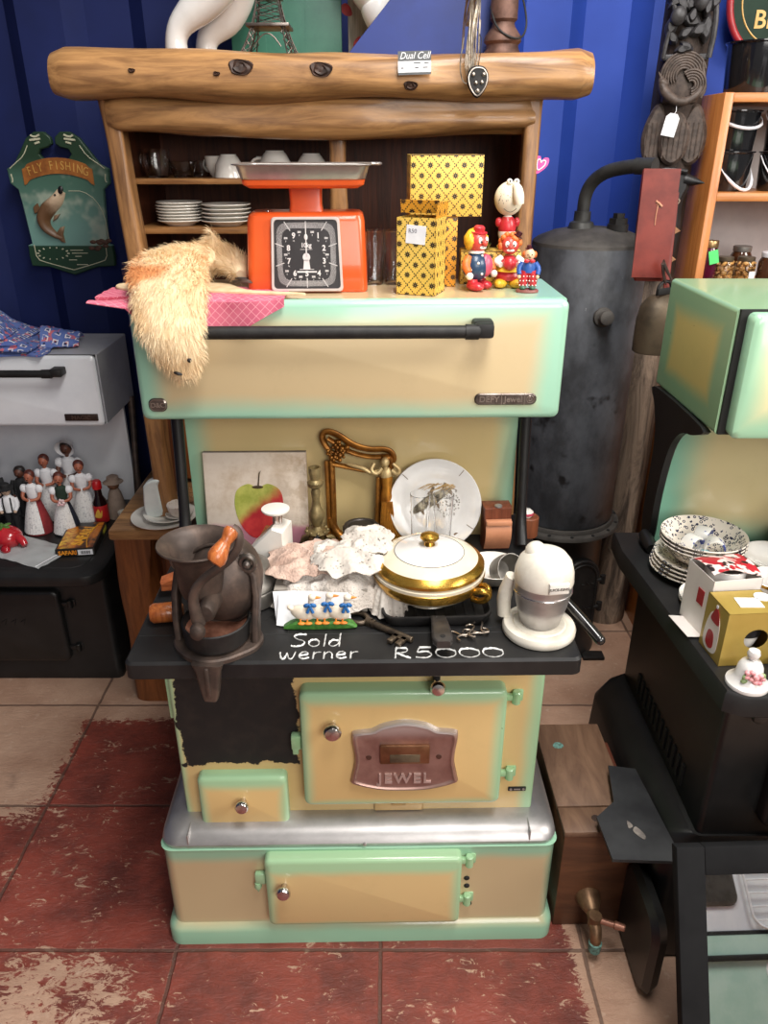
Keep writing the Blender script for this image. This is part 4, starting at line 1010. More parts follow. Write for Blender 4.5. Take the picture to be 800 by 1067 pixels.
b = B(); b.bx(-W, W, -D, -D + t_, 0, Hh); b.bx(-W, W, D - t_, D, 0, Hh); b.bx(-W, -W + t_, -D, D, 0, Hh); b.bx(W - t_, W, -D, D, 0, Hh); b.bx(-W, W, -D, D, 0, t_); obj('carton', b, Y1, ob)
b = B(); b.box((W + .001, 0, Hh + .012), (t_, 2 * D, .026), 0, RY(.12)); obj('side_flap', b, Y2, ob)
b = B(); b.sheet(10, 6, lambda u, v: (-W + 2 * W * u, D - .045 * v - .0, Hh + .004 + .022 * v - .016 * v * max(0, u - .6)), .001); b.box((0, -.012, Hh + .017), (2 * W, t_, .022), 0, RX(.2)); obj('lid_flap', b, Y2, ob)
b = B(); b.box((-.0, -D - .0006, .104), (.036, .001, .031), 0, RY(math.radians(4))); st = obj('sticker', b, PAPER, ob, 'white price sticker')
b = B(); b.text('R50', .010, T(-.006, -D - .0013, .110) @ RX(PI / 2), .0002); obj('sticker_writing', b, pm('ink_faint', (120, 120, 130)), st)
def cbox(loc, d, rz, mat, label, grp='yellow patterned boxes on the hood'):
    t = thing('patterned_box', label, 'box', loc, rz, grp)
    b = B(); b.bx(-d[0], d[0], -d[1], d[1], 0, d[2], .0008); obj('carton', b, mat, t)
    b = B(); b.bx(-d[0] * .99, d[0] * .99, -d[1] - .0004, -d[1] + .002, d[2] - .0012, d[2] + .0004); obj('lid_seam', b, pm('seam_brown', (120, 92, 50)), t); return t
ob['group'] = 'yellow patterned boxes on the hood'
cbox((.104, 1.572, HZ), (.036, .045, .125), math.radians(-3), Y2, 'tall golden patterned box standing behind the open yellow box')
cbox((.113, 1.572, HZ + .1262), (.067, .042, .105), math.radians(3), Y1, 'large yellow patterned box lying on top of the golden box')
cbox((.208, 1.583, HZ), (.058, .03, .062), math.radians(-2), Y1, 'low yellow patterned box standing behind the clown figures')
single('green_dish', B().lathe([(0, 0), (.016, 0), (.022, .007), (.024, .012), (.0225, .012), (.016, .003), (0, .003)], 28), pm('dark_green_glaze', (46, 66, 34), (34, 50, 26), .2, coat=.4), 'small dark green dish on the low patterned box behind the clowns', 'dish', (.185, 1.576, HZ + .0628))

# ---- tumblers behind the scale
tp_ = [(0, 0), (.0145, 0), (.016, .002), (.0175, .098), (.0168, .0985), (.0155, .01), (0, .009)]
tl = ['clear glass tumbler, left of the front row between scale and yellow box', 'clear glass tumbler, right of the front row between scale and yellow box', 'clear glass tumbler at the back right behind the open box', 'clear glass tumbler at the back left close to the scale', 'clear glass tumbler nearest the golden box']
pr = None
for lab, (x, y) in zip(tl, ((-.018, 1.555), (.018, 1.56), (.02, 1.598), (-.016, 1.597), (.052, 1.6))):
    if pr is None: pr = single('tumbler', B().lathe(tp_, 24), GLASS, lab, 'glass', (x, y, HZ), 0, 'glass tumblers behind the scale')
    else: dup(pr, (x, y, HZ), 0, lab)
single('small_bowl', B().lathe([(0, 0), (.022, 0), (.036, .04), (.038, .055), (.0365, .056), (.034, .042), (.02, .003), (0, .003)], 32), pm('honey_glaze', (208, 160, 92), (186, 136, 70), .3, coat=.3), 'small honey coloured bowl partly hidden behind the fur pelt', 'bowl', (-.415, 1.575, HZ))

# ---- clown figures
FLESH = pm('clown_flesh', (236, 196, 160), (222, 178, 140), .4); CRED = pm('clown_red', (200, 46, 54), (176, 34, 46), .35, coat=.2); CORA = pm('clown_orange', (226, 120, 54), (206, 96, 40), .5, 0, 90, .4)
CYEL = pm('clown_yellow', (232, 186, 52), (214, 160, 40), .4, 0, 80, .3); CBLU = pm('clown_blue', (52, 92, 168), (40, 76, 146), .35, coat=.2); CNAV = pm('clown_navy', (36, 62, 92), (28, 50, 78), .35, coat=.2); CWHT = pm('clown_white', (240, 236, 228), (228, 222, 212), .4); CGRN = pm('clown_green', (70, 110, 90), (56, 92, 74), .4); CPNK = pm('clown_pink', (214, 86, 110), (196, 66, 92), .35)
def dots(b, c, R, n, r, dirs=None):
    for k in range(n):
        a = k * 2.4; z = 1 - 2 * (k + .5) / n; q = math.sqrt(1 - z * z); p = Vector((q * math.cos(a) * R[0], q * math.sin(a) * R[1], z * R[2])) + Vector(c); b.ball(p, r, 8, 6)
t = thing('clown_figurine', 'clown figurine with yellow hair and round dotted blue body, left of three', 'figurine', (.172, 1.50, HZ), math.radians(35), 'clown figurines on the hood')
b = B()
for x, y in ((-.013, -.016), (.016, -.006)): b.ball((x, y, .008), (.013, .021, .0085), 16, 10); b.lathe([(.011, .008), (.009, .02)], 14, T(x, y + .008, 0))
obj('shoe', b, CRED, t)
bd_ = obj('body', B().ball((0, 0, .041), (.026, .024, .027), 24, 16), CNAV, t, 'navy ball shaped body')
b = B(); dots(b, (0, 0, .041), (.026, .024, .027), 22, .0026); obj('body_dot', b, CWHT, bd_)
b = B(); b.ball((.013, -.011, .043), (.016, .0145, .021), 18, 12); obj('waistcoat', b, CPNK, t)
b = B()
for s in (-1, 1): b.tube([(s * .018, 0, .058), (s * .031, -.006, .046), (s * .03, -.016, .034)], [.0075, .008, .0065], 10, smooth=1)
obj('sleeve', b, CORA, t)
b = B()
for s in (-1, 1): b.ball((s * .03, -.019, .028), .0068, 12, 8)
obj('hand', b, CWHT, t); obj('collar', B().lathe([(.006, .062), (.016, .066), (.014, .07), (.006, .072)], 18), CWHT, t)
b = B(); b.ball((0, -.003, .085), (.0185, .018, .019), 20, 14); b.ball((0, -.022, .084), .0055, 10, 8); hd_ = obj('head', b, pm('clown_face_red', (216, 84, 70), (204, 66, 60), .35), t)
b = B(); face(b, (0, -.003, .085), .0188); obj('face_features', b, INK, hd_); b = B()
for s in (-1, 1): b.ball((s * .0075, -.0185, .089), (.0042, .002, .006), 10, 8)
b.ball((0, -.0185, .0765), (.008, .003, .0035), 12, 8); obj('face_paint', b, CWHT, hd_)
b = B(); b.ball((0, .007, .088), (.0215, .017, .021), 18, 12)
for s in (-1, 1): b.ball((s * .0165, .001, .086), (.009, .0115, .014), 14, 10)
b.jit(.002, 260); obj('hair', b, CYEL, hd_)
b = B(); b.lathe([(0, 0), (.0155, 0), (.016, .002), (.0105, .003), (.0105, .010), (.007, .013), (0, .0135)], 22, T(.002, -.002, .1005) @ RX(.12)); obj('hat', b, CRED, hd_)

t = thing('clown_figurine', 'clown figurine with orange hair and yellow shoes holding a red ball, middle of three', 'figurine', (.238, 1.525, HZ), math.radians(-4), 'clown figurines on the hood')
b = B()
for s in (-1, 1): b.ball((s * .014, -.012, .0085), (.0125, .02, .0088), 16, 10, RZ(s * .35))
obj('shoe', b, CYEL, t)
b = B(); b.lathe([(0, .012), (.024, .014), (.027, .022), (.02, .036), (.016, .05), (.008, .058), (0, .059)], 24, sy=.85); obj('body', b, CRED, t)
b = B(); b.lathe([(.018, .034), (.026, .03), (.027, .031), (.019, .0395)], 22, None, (False, False)); obj('coat_hem', b, CYEL, t)
b = B()
for s in (-1, 1): b.tube([(s * .014, 0, .054), (s * .026, -.006, .046), (s * .016, -.02, .043)], [.0065, .0065, .005], 10, smooth=1)
obj('sleeve', b, CWHT, t)
obj('ball', B().ball((0, -.021, .0455), .0125, 20, 14), CRED, t)
b = B(); b.ball((0, -.002, .076), (.0165, .0165, .0165), 20, 14); b.ball((0, -.0195, .0745), .004, 10, 8); hd_ = obj('head', b, pm('clown_face_red', (0, 0, 0)), t)
b = B(); face(b, (0, -.002, .076), .0168); obj('face_features', b, INK, hd_); b = B()
for s in (-1, 1): b.ball((s * .0066, -.0165, .0795), (.0042, .002, .0056), 10, 8)
b.ball((0, -.0165, .0685), (.0075, .003, .003), 12, 8); obj('face_paint', b, CWHT, hd_)
b = B()
for k in range(26):
    a = rnd.uniform(0, 2 * PI); zz = rnd.uniform(-.3, .95); q = math.sqrt(max(0, 1 - zz * zz)); p = Vector((q * math.cos(a), q * math.sin(a) * .9 + .2, zz)) * .0178
    if p.y < -.008 and p.z < .011: continue
    b.ball(p + Vector((0, -.001, .0775)), .006, 8, 6)
obj('hair', b, CORA, hd_)
b = B(); b.lathe([(0, 0), (.009, 0), (.0093, .0015), (.0055, .002), (.0058, .009), (0, .0095)], 18, T(.0125, -.004, .0925) @ RY(.5)); obj('hat', b, pm('clown_hat_dark', (92, 30, 36), (60, 20, 24), .4), hd_)

t = thing('clown_figurine', 'smaller clown figurine in blue jacket and dotted red trousers, right of three', 'figurine', (.266, 1.468, HZ), math.radians(-6), 'clown figurines on the hood')
b = B(); b.lathe([(0, 0), (.021, 0), (.021, .003), (.0195, .005), (0, .005)], 24, sy=.8); obj('base', b, pm('base_pinkbrown', (150, 92, 84), (126, 74, 68), .4), t)
b = B()
for s in (-1, 1): b.ball((s * .0085, -.005, .0085), (.006, .0095, .0045), 12, 8)
obj('shoe', b, CGRN, t)
b = B()
for s in (-1, 1): b.tube([(s * .006, 0, .038), (s * .0085, 0, .024), (s * .0085, 0, .010)], [.0095, .0095, .0075], 12, smooth=1)
tr_ = obj('trousers', b, CRED, t); b = B()
for s in (-1, 1):
    for k in range(9): a = -PI / 2 + (k % 3 - 1) * .7 * 1.0; b.ball((s * .0085 + .0093 * math.cos(a), .0093 * math.sin(a), .013 + .008 * (k // 3)), .0014, 6, 5)
obj('trouser_dot', b, CWHT, tr_)
b = B(); b.lathe([(0, .034), (.013, .035), (.0135, .046), (.012, .052), (.005, .056), (0, .056)], 20, sy=.8)
for s in (-1, 1): b.tube([(s * .011, 0, .052), (s * .018, -.002, .042), (s * .0165, -.006, .032)], [.005, .0055, .0045], 10, smooth=1)
obj('jacket', b, CBLU, t)
b = B()
for s in (-1, 1): b.ball((s * .0165, -.007, .028), .0036, 10, 8)
b.ball((0, -.003, .0665), (.0095, .0098, .0108), 18, 12); b.ball((0, -.013, .066), .0024, 8, 6); hd_ = obj('head', b, FLESH, t)
b = B(); face(b, (0, -.003, .0665), .0102); obj('face_features', b, INK, hd_)
b = B()
for s in (-1, 1): b.ball((s * .0095, .001, .066), (.0042, .006, .0062), 10, 8)
obj('hair', b, CORA, hd_)
b = B(); b.lathe([(0, 0), (.0068, 0), (.0068, .001), (.0042, .0014), (.0042, .006), (0, .0064)], 16, T(-.002, -.001, .0765) @ RX(.1)); obj('hat', b, pm('clown_hat_dark', (0, 0, 0)), hd_)
b = B()
for s in (-1, 1): b.ball((s * .0052, -.0108, .056), (.0052, .0022, .0036), 10, 8)
obj('bow_tie', b, CRED, t)

t = thing('bird_figurine', 'white round headed long beaked bird figurine with red body standing behind the clowns', 'figurine', (.238, 1.578, HZ + .0626), 0)
obj('feet', B().ball((0, 0, .006), (.018, .016, .006), 16, 8), CYEL, t)
b = B(); b.lathe([(0, .008), (.012, .01), (.017, .03), (.014, .052), (.007, .062), (0, .064)], 20); obj('body', b, CWHT, t)
b = B(); b.lathe([(.0165, .034), (.0175, .04), (.0155, .052), (.0100, .06)], 20, None, (False, False))
for s in (-1, 1): b.ball((s * .017, -.002, .05), (.007, .006, .009), 12, 8)
obj('scarf', b, CRED, t)
b = B(); b.ball((0, 0, .092), (.0275, .026, .0305), 28, 18); 
b.tube([(.007, -.018, .116), (.011, -.030, .112), (.013, -.035, .098), (.015, -.036, .084)], [.006, .0085, .0105, .0085], 14, smooth=2); hd_ = obj('head', b, pm('bone_white', (236, 228, 208), (226, 214, 190), .5), t)
b = B()
for s in (-1, 1): b.ball((.004 + s * .0065, -.013, .122), .0058, 12, 8)
obj('eyeball_pair', b, CWHT, hd_); b = B()
for s in (-1, 1): b.ball((.004 + s * .0062, -.0182, .1235), .0018, 8, 6)
for k in range(34):
    a = rnd.uniform(-2.6, -1.6); z = rnd.uniform(-.2, .75); q = math.sqrt(1 - z * z); p = Vector((q * math.cos(a) * .0275, q * math.sin(a) * .026, z * .0305)); b.tube([p * 1.004 + Vector((0, 0, .092)), p * 1.004 + Vector((.0004, 0, .0895))], .0004, 5)
b.tube([(-.012 + .003 * k, -.0235 - .0035 * math.sin(PI * k / 8), .076 - .006 * math.sin(PI * k / 8)) for k in range(9)], .0006, 5)
obj('face_features', b, pm('ink_brown', (70, 56, 44)), hd_)

# ---- fur pelt, pink lining cloth and suede piece
def bez(P, n): return spline(P, n, False)
FUR = Mat('pelt_fur', .85); n_ = FUR.noise(9, 4, .6); c = FUR.mix(n_.ss(.35, .65), (240, 220, 184), (226, 194, 148)); c = FUR.mix(FUR.noise(6.5, 2, .5, off=(1.3, 2, 0)).ss(.60, .72), c, (222, 160, 104)); FUR.col(c)
t = thing('fur_pelt', 'fluffy cream fur pelt with small head end hanging over the hood edge', 'fur', (-.352, 1.46, HZ), 0)
cen = bez([(.084, .040, .026), (.060, .078, .042), (.018, .092, .053), (-.03, .045, .053), (-.035, -.02, .048), (-.022, -.088, .026), (-.010, -.143, -.040), (.001, -.144, -.090), (.006, -.138, -.122)], 5)
wid = bez([(.010, 0), (.034, 0), (.050, 0), (.062, 0), (.066, 0), (.064, 0), (.054, 0), (.036, 0), (.014, 0)], 5)
rings = []; C = [Vector(p) for p in cen]; frames = []
for i, p in enumerate(C):
    tn = (C[min(i + 1, len(C) - 1)] - C[max(i - 1, 0)]).normalized()
    f = min(1, max(0, (i - 2) / 12)); side = Vector((.35 * (1 - f) + f, .9 * (1 - f), 0)).normalized()
    side = (side - tn * side.dot(tn)).normalized(); up = tn.cross(side).normalized()
    if frames and up.dot(frames[-1][3]) < 0: side, up = -side, -up
    w = wid[i][0]; th = (.020 if i < 40 else .016) * min(1, .35 + i * .16)
    frames.append((p, tn, side, up, w))
    rings.append([p + side * (w * math.cos(a)) + up * (th * math.sin(a) * (1 if math.sin(a) > 0 else .9)) for a in [2 * PI * k / 28 for k in range(28)]])
b = B(); b.loft(rings); b.jit(.004, 45)
sk = obj('hide', b, FUR.m, t)
b = B(); me = sk.data; R2 = random.Random(3); polys = [(p.area, p) for p in me.polygons if len(p.vertices) == 4]; tot = sum(a for a, _ in polys)
flow = [(p, tn) for p, tn, *_ in frames]
for a, p in polys:
    nn = a / tot * 17000; n = int(nn) + (1 if R2.random() < nn - int(nn) else 0)
    vs = [me.vertices[i].co for i in p.vertices]; near = min(flow, key=lambda q: (q[0] - p.center).length)[1]
    for _ in range(n):
        u, v = R2.random(), R2.random(); q = vs[0].lerp(vs[1], u).lerp(vs[3].lerp(vs[2], u), v)
        L = R2.uniform(.009, .02); cl = noise.noise_vector(q * 60) * .5
        d = (p.normal * R2.uniform(.35, .9) + near * .7 + cl + Vector((R2.uniform(-.3, .3), R2.uniform(-.3, .3), R2.uniform(-.3, .1)))).normalized()
        s = d.cross(Vector((R2.uniform(-1, 1), R2.uniform(-1, 1), R2.uniform(-1, 1)))).normalized() * R2.uniform(.00025, .0006)
        d2 = (d + near * .5 + Vector((0, 0, -.35))).normalized()
        m1 = q + d * L * .55; e = m1 + d2 * L * .5
        A = [b.bm.verts.new(x) for x in (q - s, q + s, m1 + s * .7, m1 - s * .7)]; E = b.bm.verts.new(e)
        b._f(A); b._f([A[3], A[2], E])
fo = obj('fur', b, FUR.m, t, uv=False); fo['kind'] = 'stuff'
b = B()
b.ball((.020, -.166, -.085), .004, 10, 8); b.ball((-.002, -.166, -.108), (.008, .004, .003), 10, 8, RY(.3)); obj('face_bead', b, INK, t, 'black bead on the fur face')
PK = Mat('pink_netted_cloth', .8); _, u, v, q = PK.co('UV'); a, c = ((u + v) * 62.0).fr() - 0.5, ((u - v) * 62.0).fr() - 0.5
PK.col(PK.mix(a.ab().gt(.46).mx(c.ab().gt(.46)) * .7, PK.mix(PK.noise(15, 3).ss(.3, .7), (216, 112, 134), (196, 88, 114)), (240, 180, 186)))
b = B()
def pk(u, v):
    x = -.165 + .335 * u; L = .155 * v; k = .10
    if L < k: y, z = .03 - L, .004 + .002 * noise.noise(Vector((u * 8, v * 8, 1)))
    else:
        o = L - k; fall = (1.0 - .45 * abs(u - .72) / .72) * (1 - max(0, u - .78) * 3.2)
        y, z = .03 - k - .017 - .004 * math.sin(u * 17), .004 - o * fall
    if u < .20 and L >= k: z = .004 - .012 * (L - k) / .055 + .01 * math.sin(v * 8) * (1 - u / .20); y = .03 - L + .01
    return (x, y, z)
b.sheet(36, 22, pk, .0015)
single('pink_cloth', b, PK.m, 'pink quilted cloth under the fur hanging over the hood edge', 'cloth', (-.345, 1.455, HZ), ang=60)
b = B(); P = spline([(-.15, .01), (-.10, -.02), (-.04, -.015), (.10, -.045), (.195, -.060), (.195, -.052), (.11, -.03), (.08, 0), (.04, .05), (-.08, .06), (-.15, .05)], 4)
b.prism(P, .0, .0045, Matrix(), .0015)
single('suede_piece', b, pm('cream_suede', (226, 202, 164), (206, 178, 138), .9, 0, 40, .2), 'flat cream suede piece lying on the pink cloth beneath fur and scale', 'suede', (-.345, 1.452, HZ + .0062))
b = B()
for k in range(7): b.tube([(-.02 + rnd.uniform(-.01, .01), .0, .002 + k * .0015), (.0 + rnd.uniform(-.01, .01), -.02, .006 + k * .001), (.022, -.016 + rnd.uniform(-.006, .006), .004), (.03, .004, .002), (.005, .012 + rnd.uniform(-.004, .004), .004 + k * .001)], .0009, 6, True, 2)
single('wire_coil', b, BROWN_IRON, 'small coil of thin dark wire between the fur and the scale', 'wire', (-.262, 1.478, HZ + .0125))
# ================================================================ things on the main cooktop
KZ = .7275
# ---- cast iron coffee mill at the front left corner
g = thing('coffee_grinder', 'brown cast iron grinder with flared hopper and wooden crank handle at cooktop corner', 'grinder', (-.285, 1.098, KZ), math.radians(-4))
b = B(); P = spline([(.088, .02), (.085, -.02), (.055, -.05), (.03, -.066), (0, -.074), (-.03, -.068), (-.06, -.05), (-.085, -.02), (-.086, .02), (-.05, .06), (0, .075), (.05, .06)], 4)
b.prism(P, 0, .010, Matrix(), .003); b.loft([[(u * k, -.060 + w, z) for u, w in rrect(-.024, .024, -.012, .012, .008)] for z, k in ((.006, 1.3), (-.012, 1), (-.05, .75), (-.066, .55))], mx=T(0, -.012, 0))
b.bx(-.004, .004, -.088, -.078, -.055, .002, .002); obj('base', b, BROWN_IRON, g)
b = B(); b.lathe([(0, .012), (.060, .012), (.064, .016), (.068, .05), (.066, .052), (.063, .05), (.0595, .02), (0, .02)], 40); tr = obj('drawer_ring', b, IRON, g)
obj('rust_pan', B().lathe([(0, .0205), (.058, .0205), (.061, .036), (.05, .029), (.02, .026), (0, .027)], 36), RUST, tr)
b = B()
for s in (-1, 1):
    b.loft([[(s * x + u, y + v, z) for u, v in rrect(-.007, .007, -.014, .014, .005)] for x, y, z in ((.078, .0, .006), (.080, .004, .05), (.082, .02, .09), (.076, .03, .125), (.066, .03, .138))])
obj('frame_arm', b, BROWN_IRON, g)
b = B(); b.lathe([(0, .062), (.05, .06), (.074, .045), (.079, .02), (.079, -.002), (.074, -.012), (.070, -.016), (.058, -.034), (.036, -.048), (.018, -.054), (.0175, -.105), (.014, -.112), (0, -.114)], 40, T(.006, .040, .100) @ RX(-PI / 2) @ RY(PI) @ T(0, 0, 0) @ Matrix.Diagonal((1, 1, -1, 1)))
dr_ = obj('grinding_drum', b, BROWN_IRON, g)
b = B(); b.tube([(.006 + .0765 * math.cos(t), .028, .100 + .0765 * math.sin(t)) for t in [2 * PI * i / 40 for i in range(40)]], .003, 8, True); obj('drum_rib', b, BROWN_IRON, dr_)
b = B()
for s in (-1, 1):
    b.tube([(s * .068 + .014 * math.cos(t), .02, .148 + .014 * math.sin(t)) for t in [2 * PI * i / 20 for i in range(20)]], .0055, 8, True); b.lathe([(.0075, 0), (.0075, .02), (.003, .024)], 16, aim((s * .068, .03, .148), (0, -1, 0)))
obj('wing_bolt', b, pm('bolt_steel', (120, 112, 106), (86, 80, 74), .35, .8), g)
b = B(); b.lathe([(0, .098), (.020, .098), (.033, .104), (.037, .118), (.0395, .145), (.042, .168), (.049, .184), (.060, .192), (.0655, .1965), (.0645, .199), (.058, .1965), (.047, .189), (.038, .168), (.034, .14), (.020, .125), (0, .124)], 44, T(-.018, -.008, 0), sx=1.16, sy=1.06); obj('hopper', b, BROWN_IRON, g)
cr = B(); CP = [(-.004, -.078, .083), (-.008, -.082, .105), (-.010, -.082, .140), (.010, -.082, .168), (.044, -.080, .190), (.075, -.076, .212), (.086, -.074, .232), (.084, -.072, .25), (.074, -.072, .256)]
cr.tube(CP, [.013, .0115, .010, .0095, .0095, .0095, .009, .0085, .008], 12, smooth=2, flat=.75); cr.lathe([(.014, 0), (.015, .004), (.013, .012), (.006, .016), (0, .016)], 20, aim((-.004, -.088, .080), (0, -1, 0))); ca = obj('crank_arm', cr, BROWN_IRON, g)
b = B(); b.lathe([(.007, 0), (.0115, .002), (.0135, .008), (.0115, .016), (.0095, .022), (.0125, .032), (.0165, .045), (.0175, .054), (.013, .062), (.006, .0625), (.005, .060), (0, .060)], 24, aim((.076, -.076, .257), (-.42, -.55, -.62))); obj('crank_knob', b, HANDLEW, ca, 'turned orange wooden handle')

g.scale = (.85, .92, 1)
# ---- apple canvas
cv = Mat('painted_canvas', .8); _, x, y, z = cv.co()
c = cv.mix(cv.noise(14, 5, .7).ss(.4, .75), (216, 202, 186), (188, 166, 142)); c = cv.mix((x - .02).ss(.0, .08) * cv.noise(22, 5, .7).ss(.42, .6) * .6, c, (158, 132, 100)); c = cv.mix(1.0 - (z + cv.noise(12, 3) * .03).ss(.05, .064), c, (196, 134, 150)); cv.col(c); cv.bump(cv.noise(400, 2), .3, .0006)
t = thing('canvas_painting', 'square canvas painting of a red and green apple leaning on the splashback', 'painting', (-.268, 1.455, KZ), 0, None, (math.radians(-8), 0, math.radians(1)))
b = B(); b.bx(-.107, .107, 0, .018, 0, .203, .002); b.sub(1); cvo = obj('canvas', b, cv.m, t)
b = B(); b.bx(-.1066, .1066, .0012, .0172, .2025, .2036); obj('canvas_top_edge', b, pm('canvas_edge_grey', (138, 130, 126), (116, 108, 104), .8), cvo, 'grey top edge')
ap = Mat('painted_apple', .6); _, x, y, z = ap.co()
gx = (z * 16.0 - x * 13.0 - 1.25 + (ap.noise(24, 4) - .5) * .7).ss(-.15, .45)
ap.col(ap.mix(gx, ap.mix(ap.noise(20, 4).ss(.3, .7), (170, 24, 38), (206, 62, 58)), ap.mix(ap.noise(26, 4).ss(.35, .65), (150, 158, 62), (188, 186, 92))))
P = spline([(0, .128), (.022, .136), (.046, .122), (.052, .09), (.044, .05), (.024, .022), (.004, .018), (-.018, .02), (-.040, .048), (-.050, .088), (-.044, .122), (-.02, .136)], 5)
b = B(); b.prism(P, 0, .0008, T(.004, 0, 0) @ FRONT); aa = obj('apple_paint', b, ap.m, cvo)
b = B(); b.prism([(.003, .126), (.006, .126), (.010, .158), (.013, .165), (.008, .16)], .0006, .0014, FRONT); b.prism(circ(.012, 20, .004, .129, .0035), .0006, .0012, FRONT); obj('stem_paint', b, pm('paint_dark_brown', (58, 44, 22), (78, 62, 30)), aa)

# ---- candlestick
b = B(); b.lathe([(0, 0), (.030, 0), (.032, .004), (.026, .008), (.020, .014), (.024, .022), (.018, .030), (.010, .036), (.022, .046), (.026, .05), (.012, .056), (.009, .062), (.015, .078), (.0165, .09), (.010, .104), (.0075, .12), (.010, .138), (.008, .146), (.015, .152), (.0165, .160), (.010, .166), (.0125, .180), (.0125, .192), (.009, .192), (.009, .184), (0, .184)], 28)
ck = thing('candlestick', 'ornate old brass candlestick standing between apple canvas and gilt frame', 'candlestick', (-.139, 1.425, KZ)); obj('stem', b, BRASS_OLD, ck)
b = B()
for k in range(3):
    a = k * 2.094 - PI / 2; c_, s_ = math.cos(a), math.sin(a); b.tube([(.018 * c_, .018 * s_, .03), (.034 * c_, .034 * s_, .026), (.038 * c_, .038 * s_, .012), (.046 * c_, .046 * s_, .004)], [.006, .007, .006, .0045], 10, smooth=2); b.ball((.034 * c_, .034 * s_, .02), .007, 10, 8)
for k in range(9): a = k * .698; b.ball((.022 * math.cos(a), .022 * math.sin(a), .052), .004, 8, 6)
obj('scroll_foot', b, BRASS_OLD, ck)

# ---- art nouveau frame with a draped lady
f = thing('picture_frame', 'empty gilt frame with carved lady figure at its right side', 'frame', (-.05, 1.46, KZ), 0, None, (math.radians(-7), 0, 0))
b = B()
def bar(P, r, flat=.6, sm=2): b.tube([(x, 0, z) for x, z in P], r, 12, False, sm, flat)
for x in (-.066, -.056): bar([(x, 0.004), (x, .10), (x - .002, .185)], .007)
bar([(-.062, .06), (-.054, .03), (-.03, .010), (.03, .008)], .009); bar([(.036, .01), (.038, .09), (.040, .15)], .0075); bar([(-.058, .178), (-.01, .168), (.042, .158)], .006)
b.bx(-.072, .048, -.004, .006, 0, .012, .003); obj('frame_bars', b, BRONZE, f)
b = B(); bar([(-.058, .20), (-.074, .222), (-.078, .240), (-.066, .248), (-.044, .240), (-.015, .218), (.02, .208), (.05, .210), (.066, .204), (.072, .188), (.064, .178), (.055, .182)], [.006, .007, .008, .009, .010, .010, .009, .009, .009, .008, .006, .005]); bar([(-.066, .232), (-.050, .222), (-.02, .202), (.02, .192), (.056, .194)], .006); obj('crest_rail', b, BRONZE, f)
b = B()
for k in range(40): a = rnd.uniform(0, 6.28); q = rnd.uniform(0, 1) ** .5; b.ball((-.046 + .022 * q * math.cos(a), rnd.uniform(-.006, -.001), .206 + .02 * q * math.sin(a)), rnd.uniform(.003, .006), 8, 6)
obj('carved_flowers', b, BRONZE, f)
PATINA = pm('pale_gilt', (202, 178, 128), (170, 140, 92), .4, .4)
b = B(); b.lathe([(.009, .165), (.0125, .15), (.010, .128), (.0135, .11), (.0125, .08), (.014, .05), (.020, .022), (.028, .004), (.027, 0), (0, 0)], 24, T(.056, -.006, 0), sy=.7)
for k in range(8):
    s = (k - 3.5) / 3.5; b.tube([(.056 + s * .009, -.014, .10), (.058 + s * .012, -.017, .06), (.063 + s * .020, -.022, .025), (.074 + s * .024, -.022, .002)], [.003, .0038, .0048, .005], 8, smooth=1)
obj('lady_dress', b, pm('gilt_dress', (190, 130, 50), (136, 84, 28), .3, .75, 40, .2), f)
b = B(); b.ball((.052, -.010, .184), (.009, .009, .011), 16, 12); b.cyl((.054, -.008, .165), (.053, -.009, .178), .005); b.lathe([(.006, .172), (.013, .163), (.0125, .152), (.010, .145)], 16, T(.055, -.006, 0), sy=.7)
b.tube([(.044, -.008, .166), (.024, -.012, .160), (.008, -.012, .172), (-.012, -.010, .176), (-.026, -.008, .18)], [.0055, .005, .0045, .004, .003], 10, smooth=2); b.tube([(.066, -.008, .166), (.076, -.012, .158), (.084, -.012, .168), (.068, -.014, .182)], [.0055, .005, .0045, .003], 10, smooth=2)
b.tube([(.03, -.010, .182), (.022, -.014, .168), (.034, -.014, .158), (.046, -.012, .172)], [.004, .0045, .0045, .004], 10, smooth=2); obj('lady_arms_and_head', b, PATINA, f, 'pale gilt arms and head')
b = B(); b.ball((.055, -.003, .190), (.012, .009, .010), 14, 10); b.tube([(.058, -.002, .194), (.066, 0, .185), (.064, 0, .17), (.07, 0, .155)], [.007, .007, .006, .003], 10, smooth=1); obj('lady_hair', b, BRONZE, f)

# ---- jar with dark lid
t = thing('lidded_jar', 'squat glass jar with dark grey metal lid behind the lace cloths', 'jar', (-.045, 1.362, KZ))
obj('jar', B().lathe([(0, 0), (.034, 0), (.037, .004), (.037, .065), (.033, .074), (0, .074)], 32), pm('cloudy_jar', (190, 174, 148), (160, 142, 116), .2, 0, 12, coat=.5), t)
obj('lid', B().lathe([(0, .072), (.036, .072), (.037, .075), (.037, .090), (.034, .094), (.028, .094), (.026, .092), (0, .092)], 36), pm('dark_lid', (62, 56, 52), (44, 40, 38), .4, .5), t)
